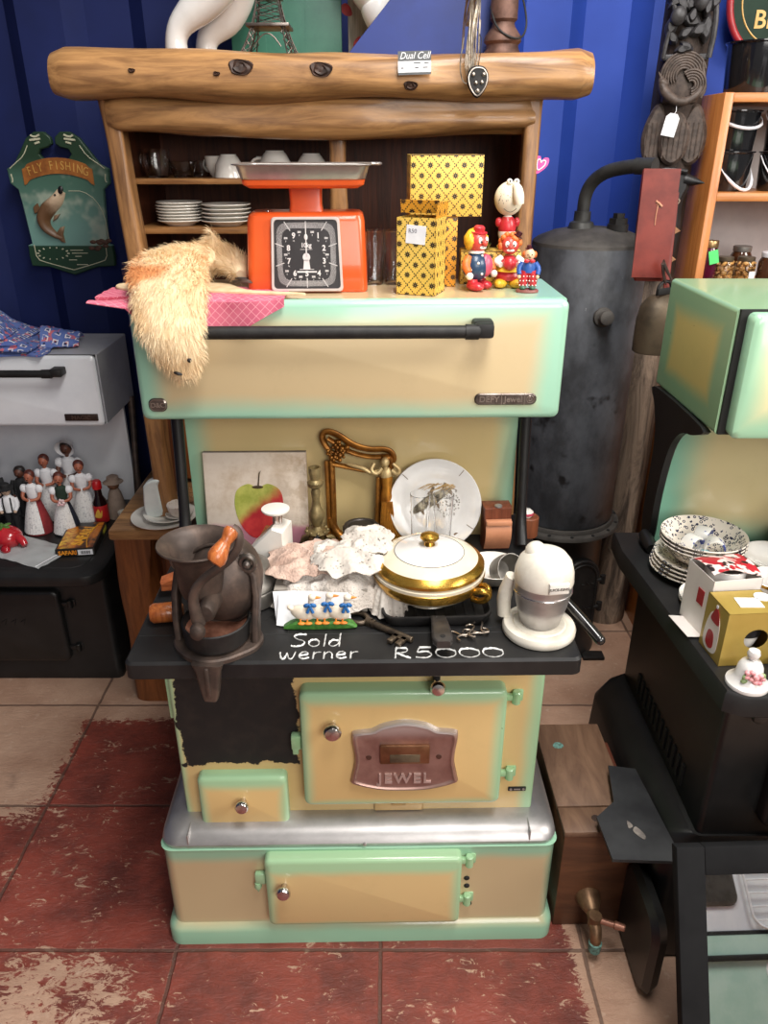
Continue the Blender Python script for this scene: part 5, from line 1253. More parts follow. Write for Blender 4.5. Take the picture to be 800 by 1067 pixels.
# ---- small white kitchen scale / press
t = thing('letter_scale', 'small white plastic wedge shaped scale with round top plate by apple canvas', 'scale', (-.222, 1.335, KZ), math.radians(-12))
b = B(); b.prism([(-.040, 0), (.036, 0), (.036, .108), (.012, .114), (-.040, .060)], -.026, .026, FRONT, .004); obj('housing', b, PLAST_W, t)
b = B(); b.cyl((.014, 0, .108), (.014, 0, .140), .007); b.cyl((.022, .004, .108), (.022, .004, .140), .003); obj('stem', b, CHROME, t)
b = B(); b.lathe([(0, .139), (.024, .139), (.027, .142), (.027, .145), (.022, .1465), (0, .146)], 32, T(.014, 0, 0)); obj('top_plate', b, PLAST_W, t)
b = B(); b.bx(-.005, .05, -.034, -.028, .004, .014, .002); b.box((.05, -.03, .02), (.012, .006, .03), .002, RY(.5)); obj('slide', b, BLACK_MATT, t)
b = B(); b.tube([(-.03, -.02, .004), (0, 0, .012), (.022, .014, .03), (.045, .03, .052)], [.006, .007, .006, .004], 10, smooth=1, flat=.5); single('black_peeler', b, BLACK_MATT, 'black plastic handled tool lying between white scale and candlestick', 'tool', (-.178, 1.36, KZ + .003))
b = B(); b.lathe([(0, 0), (.016, 0), (.018, .004), (.018, .034), (.013, .042), (0, .043)], 24); single('white_pot', b, PLAST_W, 'small white round pot behind the lace cloths near candlestick', 'pot', (-.168, 1.312, KZ))
# ---- tin behind the mill, wooden bits
t = thing('metal_tin', 'round dull metal two tier tin standing behind the iron grinder', 'tin', (-.258, 1.245, KZ))
obj('tin', B().lathe([(0, 0), (.058, 0), (.062, .004), (.063, .03), (.061, .033), (.058, .034)], 40, None, (True, True)), ALU_DULL, t)
obj('lid', B().lathe([(.0, .033), (.060, .033), (.061, .036), (.057, .046), (.048, .056), (.044, .072), (.030, .080), (0, .081)], 40), ALU_DULL, t)
b = B(); b.prism([(-.03, 0), (.03, 0), (.03, .040), (-.03, .018)], -.014, .014, FRONT, .003); single('wooden_wedge', b, REDWOOD, 'reddish wooden wedge block behind and left of the grinder', 'block', (-.392, 1.258, KZ + .014), math.radians(8))
b = B(); b.lathe([(0, 0), (.014, 0), (.018, .006), (.018, .05), (.012, .058), (0, .059)], 20, RY(PI / 2) @ T(0, 0, -.03)); single('wooden_dowel', b, HANDLEW, 'rounded wooden dowel lying left of the grinder on the cooktop', 'handle', (-.388, 1.165, KZ + .018), math.radians(10))
b = B(); b.bx(-.012, .012, -.07, .07, 0, .016, .004); single('wooden_stick', b, REDWOOD, 'flat reddish wooden stick slanting up between metal tin and white scale', 'stick', (-.250, 1.335, KZ + .036), math.radians(-24), None, (math.radians(28), 0, math.radians(-24)))

# ---- lace cloths
def lace_mat(name, c1, c2, sc, dep=.5):
    m = Mat(name, .9); n = m.nt.nodes.new('ShaderNodeTexVoronoi'); n.inputs['Scale'].default_value = sc; m.nt.links.new(m.co('UV')[0], n.inputs['Vector']); v = V(m.nt, n.outputs['Distance'])
    hole = v.lt(.22) * m.noise(26, 2).gt(.47); m.col(m.mix(m.noise(18, 4).ss(.3, .7), c1, c2)); m.bump(v, .7, .002); m.set('Alpha', 1.0 - hole * dep); return m.m
LC1 = lace_mat('crochet_lace', (216, 209, 200), (190, 180, 170), 150, .75); LC2 = lace_mat('fine_lace', (220, 213, 206), (198, 188, 178), 260, .5); LC3 = lace_mat('peach_lace', (212, 184, 168), (190, 158, 142), 240, .4)
def rumple(name, c, rx, ry, z0, h, seed, mat, label, fold=.010, wav=.12, tilt=0, drop=0):
    b = B(); nr, na = 16, 84
    def fn(u, v):
        a = 2 * PI * v; r = u
        e = 1 + wav * noise.noise(Vector((math.cos(a) * 2.2 + seed, math.sin(a) * 2.2, seed))) + .04 * math.sin(a * 17 + seed)
        sq = (abs(math.cos(a)) ** 3.2 + abs(math.sin(a)) ** 3.2) ** (-1 / 3.2)
        x, y = rx * r * e * sq * math.cos(a), ry * r * e * sq * math.sin(a)
        n1 = 1 - abs(noise.noise(Vector((x * 26 + seed, y * 34, seed * 2)))) * 2
        n2 = noise.noise(Vector((x * 60 + seed, y * 75, seed)))
        z = z0 + h * (1 - r ** 3.2) + fold * (n1 - .4) * (1 - .35 * r) + .004 * n2 + tilt * x - drop * max(0, (r - .72) / .28) ** 1.5
        return (x, y, max(z, .003 + .002 * r))
    b.sheet(nr, na, fn, .003)
    return single(name, b, mat, label, 'cloth', (c[0], c[1], KZ), 0, 'crumpled lace cloths on the cooktop', ang=70)
t = thing('cardboard_box', 'low grey box under the lace cloths behind the geese', 'box', (-.115, 1.255, KZ)); b = B(); b.bx(-.085, .085, -.062, .062, 0, .048, .002); obj('box', b, CARDIN, t)
rumple('lace_cloth', (.008, 1.222), .036, .058, .0, .062, 4.1, LC1, 'rolled white crochet cloth at the right end by the tureen', .012)
rumple('lace_cloth', (-.108, 1.252), .108, .078, .048, .020, 1.3, LC2, 'wide white lace cloth at the bottom of the crumpled heap', .016, drop=.040)
rumple('lace_cloth', (-.135, 1.262), .086, .066, .072, .014, 7.7, LC3, 'peach coloured lace cloth at the left of the heap', .015, tilt=.10)
rumple('lace_cloth', (-.060, 1.246), .074, .060, .086, .014, 9.2, LC1, 'white crochet lace cloth folded on top of the heap', .018, .16)
rumple('lace_cloth', (-.03, 1.285), .050, .050, .10, .014, 12.5, LC1, 'small crochet doily topmost at the right of the heap', .014, .16)
# ---- paper, geese
t = thing('paper_napkin', 'folded white paper sheet propped behind the painted geese', 'paper', (-.127, 1.176, KZ), 0)
b = B(); b.sheet(10, 8, lambda u, v: (-.066 + .135 * u - .006 * v, -.018 + .02 * v + .003 * math.sin(u * 5), .001 + .052 * v), .0008); b.sheet(8, 6, lambda u, v: (-.064 + .062 * u + .004 * v, -.020 - .012 * (1 - v) + .018 * v, .004 + .048 * v - .01 * u * (1 - v)), .0008); obj('sheet', b, PAPER, t)
t = thing('geese_ornament', 'painted ornament of three white geese with blue bows on green grass', 'ornament', (-.113, 1.142, KZ), math.radians(2))
b = B(); b.prism(spline([(-.056, 0), (.056, 0), (.058, .010), (.035, .016), (0, .014), (-.035, .017), (-.056, .010)], 4), -.007, .007, FRONT, .003); obj('grass', b, pm('painted_grass', (70, 128, 46), (44, 92, 32), .6, 0, 120, .5), t)
GW, GB, GO = pm('goose_white', (236, 224, 206), (216, 200, 178), .5), pm('bow_blue', (38, 104, 168), (28, 84, 146), .45), pm('goose_orange', (226, 140, 48), (206, 116, 34), .5)
for x, k, fl in ((-.026, 1.0, 1), (.004, 1.06, 1), (.036, .98, -1)):
    m = T(x, 0, .012) @ Matrix.Diagonal((k, 1, k, 1))
    b = B(); b.ball(m @ Vector((-.004, 0, .020)), (.022, .008, .014), 18, 12, RY(.35)); b.tube([m @ Vector(p) for p in ((.006, 0, .024), (.011, 0, .038), (.012, 0, .048))], [.008, .0055, .005], 12, smooth=1); b.ball(m @ Vector((.014, -.001, .052)), (.0075, .006, .0065), 14, 10); b.ball(m @ Vector((-.024, 0, .030)), (.008, .005, .005), 10, 8, RY(.6)); gs = obj('goose', b, GW, t)
    b = B(); b.lathe([(.003, 0), (.002, .007), (.0005, .011)], 10, aim(m @ Vector((.019, -.002, .052)), (1, -.1, .05)))
    for q in (-.006, .006): b.ball(m @ Vector((q, -.008, .003)), (.007, .004, .003), 10, 6); b.cyl(m @ Vector((q - .002, -.006, .004)), m @ Vector((q - .002, -.004, .012)), .0016)
    obj('beak_and_feet', b, GO, gs)
    b = B()
    for q in (-1, 1): b.ball(m @ Vector((.010 + q * .006, -.008, .040)), (.006, .003, .004), 12, 8, RY(q * .4)); b.tube([m @ Vector((.010, -.009, .039)), m @ Vector((.010 + q * .005, -.010, .026))], [.002, .003], 8)
    b.ball(m @ Vector((.010, -.009, .040)), .003, 8, 6); obj('neck_bow', b, GB, gs)

# ---- griddle pan and tureen
p = thing('griddle_pan', 'square black griddle pan with long handle under the gold banded tureen', 'pan', (.092, 1.238, KZ), math.radians(2))
b = B(); b.rr([(0, -.088, .088, -.088, .088, .02), (.003, -.092, .092, -.092, .092, .022), (.022, -.099, .099, -.099, .099, .026), (.024, -.0985, .0985, -.0985, .0985, .026), (.024, -.095, .095, -.095, .095, .024), (.006, -.088, .088, -.088, .088, .02)])
for k in range(-4, 5): b.bx(k * .018 - .002, k * .018 + .002, -.08, .08, .0055, .0085, .001)
obj('pan', b, IRON, p)
b = B(); b.loft([[(u * k, y, z + v) for u, v in rrect(-.016, .016, -.007, .007, .005)] for y, z, k in ((-.095, .018, .9), (-.105, .022, .85), (-.125, .026, .95), (-.155, .028, 1.1), (-.176, .028, 1.1), (-.186, .027, .7))]); obj('handle', b, pm('grey_iron_handle', (74, 70, 68), (54, 50, 48), .45, .5, 30, .2), p)
b = B(); b.lathe([(.0045, 0), (.0045, .001)], 14, T(0, -.172, .0347)); obj('hanging_hole', b, BLACK_MATT, p)
tu = thing('tureen', 'white lidded tureen with gold bands, gold knob and gold handles', 'tureen', (.083, 1.240, KZ + .0088), math.radians(-34))
SQ = 1.0
obj('bowl', B().lathe([(0, 0), (.052, 0), (.055, .003), (.052, .008), (.062, .013), (.085, .024), (.098, .037), (.1030, .050), (.1030, .062), (.099, .064), (0, .064)], 56), CREAMCH, tu)
bl = [c for c in tu.children if c.name.startswith('bowl')][0]
obj('bowl_gold_band', B().lathe([(.0980, .0355), (.1004, .0410), (.1038, .0500), (.1040, .0555), (.1026, .0565)], 56, None, (False, False)), GOLD, bl)
lid = obj('lid', B().lathe([(0, .056), (.098, .056), (.1015, .058), (.1012, .064), (.096, .070), (.086, .077), (.070, .083), (.064, .085), (.050, .089), (.030, .094), (.012, .097), (0, .0975)], 56, T(0, 0, .009)), CREAMCH, tu)
obj('lid_gold_band', B().lathe([(.1018, .0585), (.1018, .0645), (.0965, .0709), (.0905, .0750), (.089, .074)], 56, T(0, 0, .009), (False, False)), GOLD, lid)
b = B(); b.tube([(.064 * math.cos(t), .064 * math.sin(t), .0942) for t in [2 * PI * i / 56 for i in range(56)]], .0006, 6, True); obj('lid_line', b, pm('thin_line_grey', (70, 66, 66)), lid)
obj('lid_centre', B().lathe([(0, .095), (.0605, .0864), (.0635, .0853), (.050, .0896), (.030, .0946), (.012, .0976), (0, .0981)], 56, T(0, 0, .009), (False, True)), PORC, lid)
b = B(); b.lathe([(.011, .096), (.0095, .101), (.008, .104), (.014, .108), (.0175, .112), (.0165, .117), (.009, .121), (0, .1215)], 28, T(0, 0, .009)); obj('knob', b, GOLD, lid)
b = B()
for s in (-1, 1):
    b.tube([(s * .098, -.010, .045), (s * .116, -.011, .052), (s * .126, 0, .047), (s * .122, .0, .032), (s * .108, 0, .022), (s * .092, 0, .024)], [.007, .0065, .0065, .0065, .006, .006], 12, smooth=2); b.tube([(s * .098, .012, .046), (s * .115, .011, .052), (s * .125, .002, .046)], [.006, .006, .005], 12, smooth=1)
obj('gold_handle', b, GOLD, tu)

# ---- plate with a pike, two stemmed glasses
t = thing('pike_plate', 'white plate with painted pike fish leaning upright on the splashback', 'plate', (.106, 1.432, KZ + .001), 0, None, (math.radians(-18), 0, math.radians(-2)))
pm_ = T(0, 0, .0965) @ RX(PI / 2)
b = B(); b.lathe([(0, -.006), (.05, -.006), (.056, -.005), (.068, .002), (.0955, .006), (.0965, .0075), (.095, .009), (.069, .005), (.057, -.001), (.05, -.002), (0, -.002)], 56, pm_); po = obj('plate', b, PORC, t)
b = B(); P = spline([(-.054, -.018), (-.046, -.006), (-.030, .006), (-.008, .022), (.014, .032), (.030, .036), (.034, .028), (.024, .020), (.006, .006), (-.014, -.010), (-.034, -.018), (-.048, -.022)], 5); b.prism(P, -.0022, -.0012, pm_); 
fm = Mat('painted_pike', .35); fm.col(fm.mix(fm.noise(70, 3).ss(.45, .6), (86, 78, 66), (156, 146, 122))); fh = obj('pike_painting', b, fm.m, po)
b = B()
for (x0, y0, x1, y1) in ((-.012, .020, -.004, .036), (.018, .034, .020, .045), (.0, .0, .006, -.010), (-.028, -.012, -.022, -.024), (.030, .034, .044, .030), (.028, .028, .038, .018)): b.prism([(x0 - .004, y0), (x0 + .006, y0 + .002), (x1 + .003, y1), (x1 - .002, y1 + .002)], -.0021, -.0011, pm_)
obj('pike_fins', b, pm('pike_fin', (120, 100, 74), (90, 74, 54), .4), fh)
b = B()
for k in range(16): x = -.036 + k * .0042; b.tube([pm_ @ Vector(q) for q in ((x, .030 + rnd.uniform(-.004, .004), -.0012), (x + .016, .040 + rnd.uniform(-.006, .004), -.0012), (x + .03, .044 + rnd.uniform(-.006, .003), -.0012))], .0007, 5)
obj('reeds_painting', b, pm('reed_ochre', (186, 150, 84), (150, 118, 60)), po)
b = B()
for k in range(90):
    q = rnd.random() ** .5; a = rnd.uniform(0, 6.28); b.prism(circ(.0018, 8, .026 + .026 * q * math.cos(a), .006 + .034 * q * math.sin(a)), -.0021, -.0013, pm_)
obj('gravel_painting', b, pm('gravel_grey', (168, 162, 154), (120, 114, 108)), po)
b = B()
for a in (.9, 2.4, -.55): b.tube([pm_ @ Vector((r * math.cos(a), r * math.sin(a), z)) for r, z in ((.078, .0068), (.094, .0092))], .0007, 5)
b.prism(circ(.006, 12, .046, -.062, .004), .0036, .0062, pm_); obj('rim_marks', b, pm('mark_brown', (120, 96, 70)), po)
gp = [(0, 0), (.0135, 0), (.015, .002), (.0145, .006), (.010, .010), (.0105, .014), (.0145, .026), (.0170, .060), (.0205, .150), (.0195, .1505), (.0155, .062), (.0125, .030), (0, .024)]
t = thing('tall_glass', 'tall clear cut glass standing before the plate, left of two', 'glass', (.072, 1.388, KZ), 0, 'tall glasses before the pike plate')
obj('glass', B().lathe(gp, 28), GLASS, t)
b = B()
for k in range(10): a = k * PI / 5; b.ball((.0132 * math.cos(a), .0132 * math.sin(a), .024), (.004, .004, .012), 8, 8)
obj('cut_base', b, GLASS, t); dup(t, (.118, 1.385, KZ), .3, 'tall clear cut glass standing before the plate, right of two')

# ---- wooden holder, cylinder, pot
t = thing('wooden_holder', 'reddish wooden holder with curved pale front right of the pike plate', 'block', (.236, 1.452, KZ), math.radians(4))
obj('block', B().prism([(-.028, 0), (.028, 0), (.028, .098), (-.030, .098)], -.018, .018, FRONT, .003), wood('dark_red_block', (124, 66, 42), (92, 46, 28), 2, 8, .45), t)
b = B(); b.sheet(4, 14, lambda u, v: (-.027 + .054 * u, -.019 - .014 * math.sin(v * PI * .9), .004 + .070 * v), .004); b.bx(-.027, .027, -.034, -.019, .062, .074, .003); obj('curved_front', b, pm('pale_copper_wood', (206, 142, 106), (186, 122, 88), .45, 0, 12), t, 'pale curved front')
b = B(); b.lathe([(.008, 0), (.008, .003), (.003, .005)], 16, T(0, -.012, .098)); obj('metal_cap', b, ALU, t)
single('wooden_cylinder', B().lathe([(0, 0), (.020, 0), (.021, .002), (.021, .044), (.019, .046), (0, .046)], 28), wood('cylinder_wood', (146, 84, 54), (110, 60, 36), 2, 8, .5), 'short reddish wooden cylinder behind the stove bracket at right back corner', 'cylinder', (.316, 1.503, KZ))
t = thing('small_pot', 'tiny white and pink china pot standing on the wooden cylinder', 'pot', (.309, 1.500, KZ + .0462)); obj('pot', B().lathe([(0, 0), (.010, 0), (.0145, .006), (.0145, .012), (.008, .018), (0, .019)], 24), CHINA, t); obj('pink_rim', B().lathe([(.0146, .006), (.0152, .009), (.0148, .0122)], 24, None, (False, False)), CPNK, t)
# ---- white bowl with a metal cup in it
single('white_bowl', B().lathe([(0, 0), (.030, 0), (.032, .003), (.048, .018), (.056, .032), (.0545, .0325), (.046, .020), (.030, .006), (0, .005)], 40), CHINA, 'white china bowl holding a grey metal cup, left of the juicer', 'bowl', (.215, 1.312, KZ))
t = thing('metal_cup', 'grey aluminium cup lying tilted in the white bowl', 'cup', (.232, 1.300, KZ + .027), 0, None, (math.radians(50), math.radians(38), 0))
obj('cup', B().lathe([(0, -.022), (.016, -.020), (.026, -.010), (.030, .008), (.031, .030), (.0295, .030), (.028, .008), (.02, -.012), (0, -.018)], 32), ALU_DULL, t); b = B(); b.box((.036, 0, .026), (.016, .018, .003), .001); obj('lug', b, PAPER, t)
# ---- juicer
j = thing('citrus_juicer', 'white and aluminium hand juicer on a round white base at cooktop right', 'juicer', (.272, 1.132, KZ), math.radians(8))
obj('base', B().lathe([(0, 0), (.060, 0), (.0635, .004), (.0640, .012), (.061, .018), (.050, .0195), (.046, .018), (.044, .021), (0, .021)], 48), pm('cream_enamel_worn', (232, 226, 212), (214, 206, 190), .35, 0, 26, coat=.2), j)
cp = obj('metal_cup', B().lathe([(0, .021), (.030, .021), (.034, .024), (.044, .060), (.0485, .088), (.0495, .090), (.0495, .108), (0, .108)], 48), ALU, j, 'aluminium cup')
b = B(); b.tube([(.0497 * math.cos(t), .0497 * math.sin(t), .0895) for t in [2 * PI * i / 48 for i in range(48)]], .0012, 6, True); obj('cup_bead', b, CHROME, cp)
b = B(); b.lathe([(.050, .104), (.0508, .108), (.0495, .126), (.044, .144), (.034, .156), (.020, .163), (.008, .165), (0, .165)], 48); b.ball((-.016, .008, .157), (.018, .016, .018), 18, 12); li = obj('lid', b, pm('cream_enamel_worn', (0, 0, 0)), j)
b = B(); b.tube([(-.046, .028, .10), (-.056, .036, .06), (-.054, .036, .018)], [.012, .013, .012], 12, smooth=1); obj('back_post', b, pm('cream_enamel_worn', (0, 0, 0)), j)
b = B(); b.box((.008, -.0515, .117), (.034, .006, .020), .0015); pl = obj('name_label', b, PLAST_W, li)
b = B(); b.text('JUICE-KING', .0066, T(.008, -.0548, .1165) @ RX(PI / 2), .0004, bold=.0002); obj('name_lettering', b, pm('letter_grey', (120, 114, 108)), pl)
b = B(); b.tube([(.02, .045, .06), (.045, .040, .054), (.070, .010, .028), (.094, -.044, .004)], [.005, .006, .0085, .0095], 14, smooth=1); b.ball((.0945, -.0455, .0035), .0095, 14, 10); obj('lever', b, pm('black_bakelite', (22, 21, 21), (30, 28, 28), .15, 0, 8, coat=.5), j, 'black lever handle')
# ---- key, hooks
kz = T(-.047, 1.166, KZ) @ RZ(math.radians(-36))
k = thing('old_key', 'large old iron key lying flat beside the pan handle', 'key', (-.047, 1.166, KZ), math.radians(-36))
KM = pm('key_iron', (118, 104, 88), (80, 70, 60), .4, .8, 40, .2)
b = B(); b.tube([(-.002 + .021 * math.cos(t), .016 * math.sin(t), .005) for t in [2 * PI * i / 28 for i in range(28)]], .0048, 10, True); obj('bow', b, KM, k)
b = B(); b.cyl((.018, 0, .006), (.118, 0, .006), .006, .0055, 16, .001); b.cyl((.022, 0, .006), (.030, 0, .006), .0085); b.cyl((.034, 0, .006), (.038, 0, .006), .0078); obj('shaft', b, KM, k)
b = B(); b.bx(.084, .094, -.028, -.002, .003, .009, .001); b.bx(.100, .111, -.028, -.002, .003, .009, .001); b.bx(.084, .111, -.012, -.002, .003, .009, .001); obj('bit', b, KM, k)
hk = pm('hook_steel', (172, 160, 148), (130, 116, 102), .35, .9); pr = None
lab = ['small metal S hook at the left end of hook pile', 'small metal S hook second from left in pile', 'small metal S hook in the middle of pile', 'small metal S hook crossing the middle one', 'small metal S hook near right of pile', 'small metal S hook at right back of pile']
for i, (x, y, a) in enumerate(((.130, 1.120, .3), (.142, 1.112, 1.2), (.153, 1.121, 2.0), (.158, 1.128, .4), (.168, 1.118, 1.0), (.172, 1.134, 2.3))):
    if pr is None:
        b = B(); b.tube([(-.020, .004, .0018), (-.014, .013, .0018), (-.004, .008, .002), (.002, -.004, .0022), (.010, -.012, .002), (.018, -.006, .0018), (.016, .003, .0018)], .0017, 8, smooth=2)
        pr = single('hook', b, hk, lab[i], 'hook', (x, y, KZ), a, 'metal hooks on the cooktop')
    else: dup(pr, (x, y, KZ + (i % 3) * .0036), a, lab[i])
# ================================================================ the boiler and what hangs by it
BOIL = Mat('boiler_black', .5); n_ = BOIL.noise(9, 5, .65, (1, 1, .6)); c = BOIL.mix(n_.ss(.35, .65), (52, 54, 58), (84, 87, 93)); c = BOIL.mix(BOIL.noise(13, 3, .5, off=(2, 0, 1)).ss(.62, .72), c, (26, 26, 28)); c = BOIL.mix(BOIL.noise(45, 5, .7).ss(.70, .74) * .5, c, (150, 148, 150)); BOIL.col(c); BOIL.bump(BOIL.noise(5, 2), .2, .01)
DUST = pm('dusty_black', (74, 70, 66), (54, 51, 48), .75, 0, 22, .15)
bo = thing('water_boiler', 'tall black cylindrical water boiler with curved top pipe right of the stove', 'boiler', (.552, 2.17, 0))
obj('tank', B().lathe([(0, .475), (.150, .475), (.1535, .482), (.1535, 1.262), (.150, 1.270)], 56, None, (True, False)), BOIL.m, bo)
obj('dome', B().lathe([(.1535, 1.262), (.152, 1.270), (.140, 1.280), (.10, 1.296), (.06, 1.304), (0, 1.308)], 56, None, (False, True)), DUST, bo)
b = B(); b.lathe([(.036, 1.302), (.030, 1.318), (.022, 1.322), (.021, 1.345)], 24, T(-.03, -.01, 0)); b.tube([(-.03, -.01, 1.33), (-.028, -.012, 1.40), (.0, -.05, 1.44), (.05, -.11, 1.455), (.085, -.15, 1.456)], .0165, 16, smooth=3); b.cyl((.060, -.125, 1.4555), (.095, -.162, 1.456), .019); obj('top_pipe', b, pm('pipe_grey', (64, 64, 62), (44, 44, 44), .5, .4, 20, .1), bo)
b = B(); b.cyl((.058, -.04, 1.296), (.058, -.04, 1.316), .027, seg=24); b.cyl((.058, -.04, 1.316), (.058, -.04, 1.330), .024, seg=6); b.cyl((.058, -.04, 1.33), (.058, -.04, 1.342), .015, seg=6); obj('bolt_cap', b, IRON, bo)
b = B(); b.lathe([(.026, 0), (.025, .008), (.016, .012), (.016, .022), (.020, .024), (.018, .034), (.009, .038), (0, .038)], 20, aim((.016, -.152, 1.098), (.1, -1, .12))); obj('side_plug', b, DUST, bo)
b = B(); b.lathe([(0, .474), (.158, .474), (.160, .468), (.160, .462), (.175, .460), (.177, .455), (.177, .448), (.172, .446), (0, .446)], 56); fl = obj('flange', b, DUST, bo)
b = B()
for k in range(16): a = k * PI / 8; b.lathe([(.006, 0), (.005, .004)], 8, T(.168 * math.cos(a), .168 * math.sin(a), .459))
obj('flange_bolt', b, BLACK_MATT, fl)
b = B(); b.lathe([(0, .446), (.138, .446), (.136, .40), (.136, .05), (.145, .03), (.15, 0), (0, 0)], 48); obj('firebox', b, BLACK_EN, bo)
dm2 = T(.05, -.128, .245) @ RZ(math.radians(16)) 
b = B(); P = [(-.062, -.12), (.062, -.12)] + [(.062 * math.cos(t), .06 + .062 * math.sin(t)) for t in [PI * i / 20 for i in range(21)]]; b.prism(P, -.03, .012, dm2 @ FRONT, .004); fd = obj('fire_door', b, IRON, bo, 'arched cast iron door')
b = B(); b.tube([dm2 @ Vector((u * .8, -.013, v * .84 + .004)) for u, v in P], .003, 6, True)
for z in (.04, -.05):
    for k in range(3): b.tube([dm2 @ Vector(q) for q in ((.0 + k * .016, -.013, z + .006 * (k % 2)), (.010 + k * .016, -.0135, z - .004))], .002, 6)
obj('door_ornament', b, IRON, fd)
for z in (.045, -.052):
    b = B(); b.cyl(dm2 @ Vector((.075, -.008, z - .014)), dm2 @ Vector((.075, -.008, z + .014)), .009); b.cyl(dm2 @ Vector((.05, -.008, z)), dm2 @ Vector((.078, -.008, z)), .007); obj('hinge', b, IRON, fd)
b = B(); b.bx(.09, .16, -.14, -.10, 0, .012, .003); obj('foot', b, IRON, bo)

LEATH = pm('red_leather', (132, 54, 44), (104, 38, 32), .42, 0, 12, .2, bscale=220, bd=.0005)
t = thing('leather_pouch', 'long reddish brown leather pouch hanging from the boiler pipe end', 'pouch', (.655, 1.978, 1.20), math.radians(-6))
b = B(); b.loft([[(u, v, z) for u, v in rrect(-w + o, w + o, -d, d, min(d * .9, .008))] for z, w, d, o in ((-.004, .034, .006, .004), (.01, .040, .009, .003), (.12, .042, .011, 0), (.21, .041, .010, -.004), (.245, .040, .008, -.005), (.25, .039, .006, -.005))]); obj('pouch', b, LEATH, t)
b = B(); b.sheet(6, 20, lambda u, v: (-.045 + .084 * u + .004 * v, -.0135 - .001 * math.sin(PI * u), .252 - .246 * v), .003); fl = obj('flap', b, LEATH, t)
b = B()
for s in (-.0405, .0355): b.tube([(s + .001 + .004 * k / 10, -.0146, .248 - .238 * k / 10) for k in range(11)], .0006, 5)
b.lathe([(.006, 0), (.004, .004), (0, .005)], 12, aim((-.002, -.0145, .176), (0, -1, 0))); b.tube([(-.008, -.017, .182), (0, -.02, .176), (.007, -.018, .170)], .0028, 8); b.tube([(-.002, -.018, .174), (-.004, -.019, .150), (-.003, -.018, .128)], .0014, 6); obj('lace_tie', b, pm('pale_thong', (206, 150, 120), (176, 116, 90), .6), fl)
b = B(); b.loft([[(x + u, y + v, z) for u, v in rrect(-.007, .007, -.003, .003, .002)] for x, y, z in ((.040, .004, .20), (.044, 0, .10), (.047, -.006, .0), (.050, -.014, -.055), (.050, -.02, -.075))]); obj('strap', b, LEATH, t)
t = thing('cow_bell', 'worn brown metal cow bell hanging between boiler and green hood', 'bell', (.690, 1.935, 1.03), math.radians(20))
obj('bell', B().lathe([(.060, 0), (.063, .002), (.064, .03), (.063, .08), (.057, .112), (.040, .134), (.014, .142), (0, .143)], 36, None, (False, True), 1.0, .82), pm('bell_brown', (104, 90, 72), (72, 62, 50), .55, .5, 14, .2), t)
b = B(); b.tube([(-.022, 0, .138), (-.022, 0, .160), (-.008, 0, .172), (.012, 0, .170), (.02, 0, .150), (.02, 0, .136)], .004, 8, smooth=2); obj('loop', b, IRON, t)
b = B(); b.box((-.01, -.012, .150), (.052, .006, .016), .002, RZ(.2)); obj('hang_strap', b, BLACK_MATT, t)
b = B()
for k in range(5): b.box((-.026 + k * .009, -.016 + k * .0018, .151), (.005, .002, .008), 0, RZ(.2))
obj('strap_stitching', b, PAPER, t)
b = B(); b.tube([(.0, .0, .165), (-.018, -.006, .19), (-.03, -.01, .225), (-.012, -.008, .20), (.01, -.006, .175)], [.004, .008, .010, .008, .004], 8, smooth=1, flat=.4); obj('metal_tongue', b, PEWTER, t)

# ---- carved pole
tp = thing('carved_pole', 'tall dark carved wooden pole with animals and mask behind the leather pouch', 'pole', (.778, 2.31, 0), math.radians(-14))
PW = Mat('weathered_pole', .75); n_ = PW.noise(8, 6, .7, (3, 3, .5), .8); _, x, y, z = PW.co(); c = PW.mix(n_.ss(.35, .65), (150, 130, 112), (70, 58, 50)); c2 = PW.mix(n_.ss(.4, .7), (58, 44, 36), (34, 26, 22)); PW.col(PW.mix(z.ss(1.05, 1.2), c, c2)); PW.bump(n_, .8, .012)  # tan bark low down, with the light on it put into the colour
b = B(); R = []
for i in range(60):
    z = 2.08 * i / 59; r = .071 if z < 1.1 else .062
    R.append([(r * math.cos(a) * (1 + .09 * noise.noise(Vector((math.cos(a) * 2, math.sin(a) * 2, z * 4)))), r * math.sin(a) * (1 + .09 * noise.noise(Vector((math.cos(a) * 2 + 5, math.sin(a) * 2, z * 4)))), z) for a in [2 * PI * k / 40 for k in range(40)]])
b.loft(R); obj('post', b, PW.m, tp)
CV = pm('carving_grey_black', (66, 64, 66), (40, 37, 37), .5, .15, 60, .3); CB = pm('carving_brown', (88, 74, 66), (56, 46, 41), .55, .1, 60, .3)
FY = -.062
def arc(cx, cz, r0, a0, a1, y=FY, n=14, r1=None): r1 = r0 if r1 is None else r1; return [(cx + (r0 + (r1 - r0) * k / n) * math.cos(a0 + (a1 - a0) * k / n), y, cz + (r0 + (r1 - r0) * k / n) * math.sin(a0 + (a1 - a0) * k / n)) for k in range(n + 1)]
b = B()
for k in range(7): b.tube(arc(.0, 1.66, .018 + .006 * k, .3, 3.9 - .1 * k, FY - .012 + .001 * k), [.0035] * 13 + [.0025, .0015], 8)
for k in range(5): b.tube(arc(.022, 1.640, .010 + .006 * k, -1.4, 2.2, FY - .014), .0033, 8)
b.tube([(-.052, FY - .01, 1.655), (-.044, FY - .02, 1.628), (-.018, FY - .024, 1.606), (.012, FY - .02, 1.600), (.04, FY - .014, 1.616), (.05, FY - .01, 1.64)], [.008, .013, .012, .010, .008, .005], 12, smooth=2)
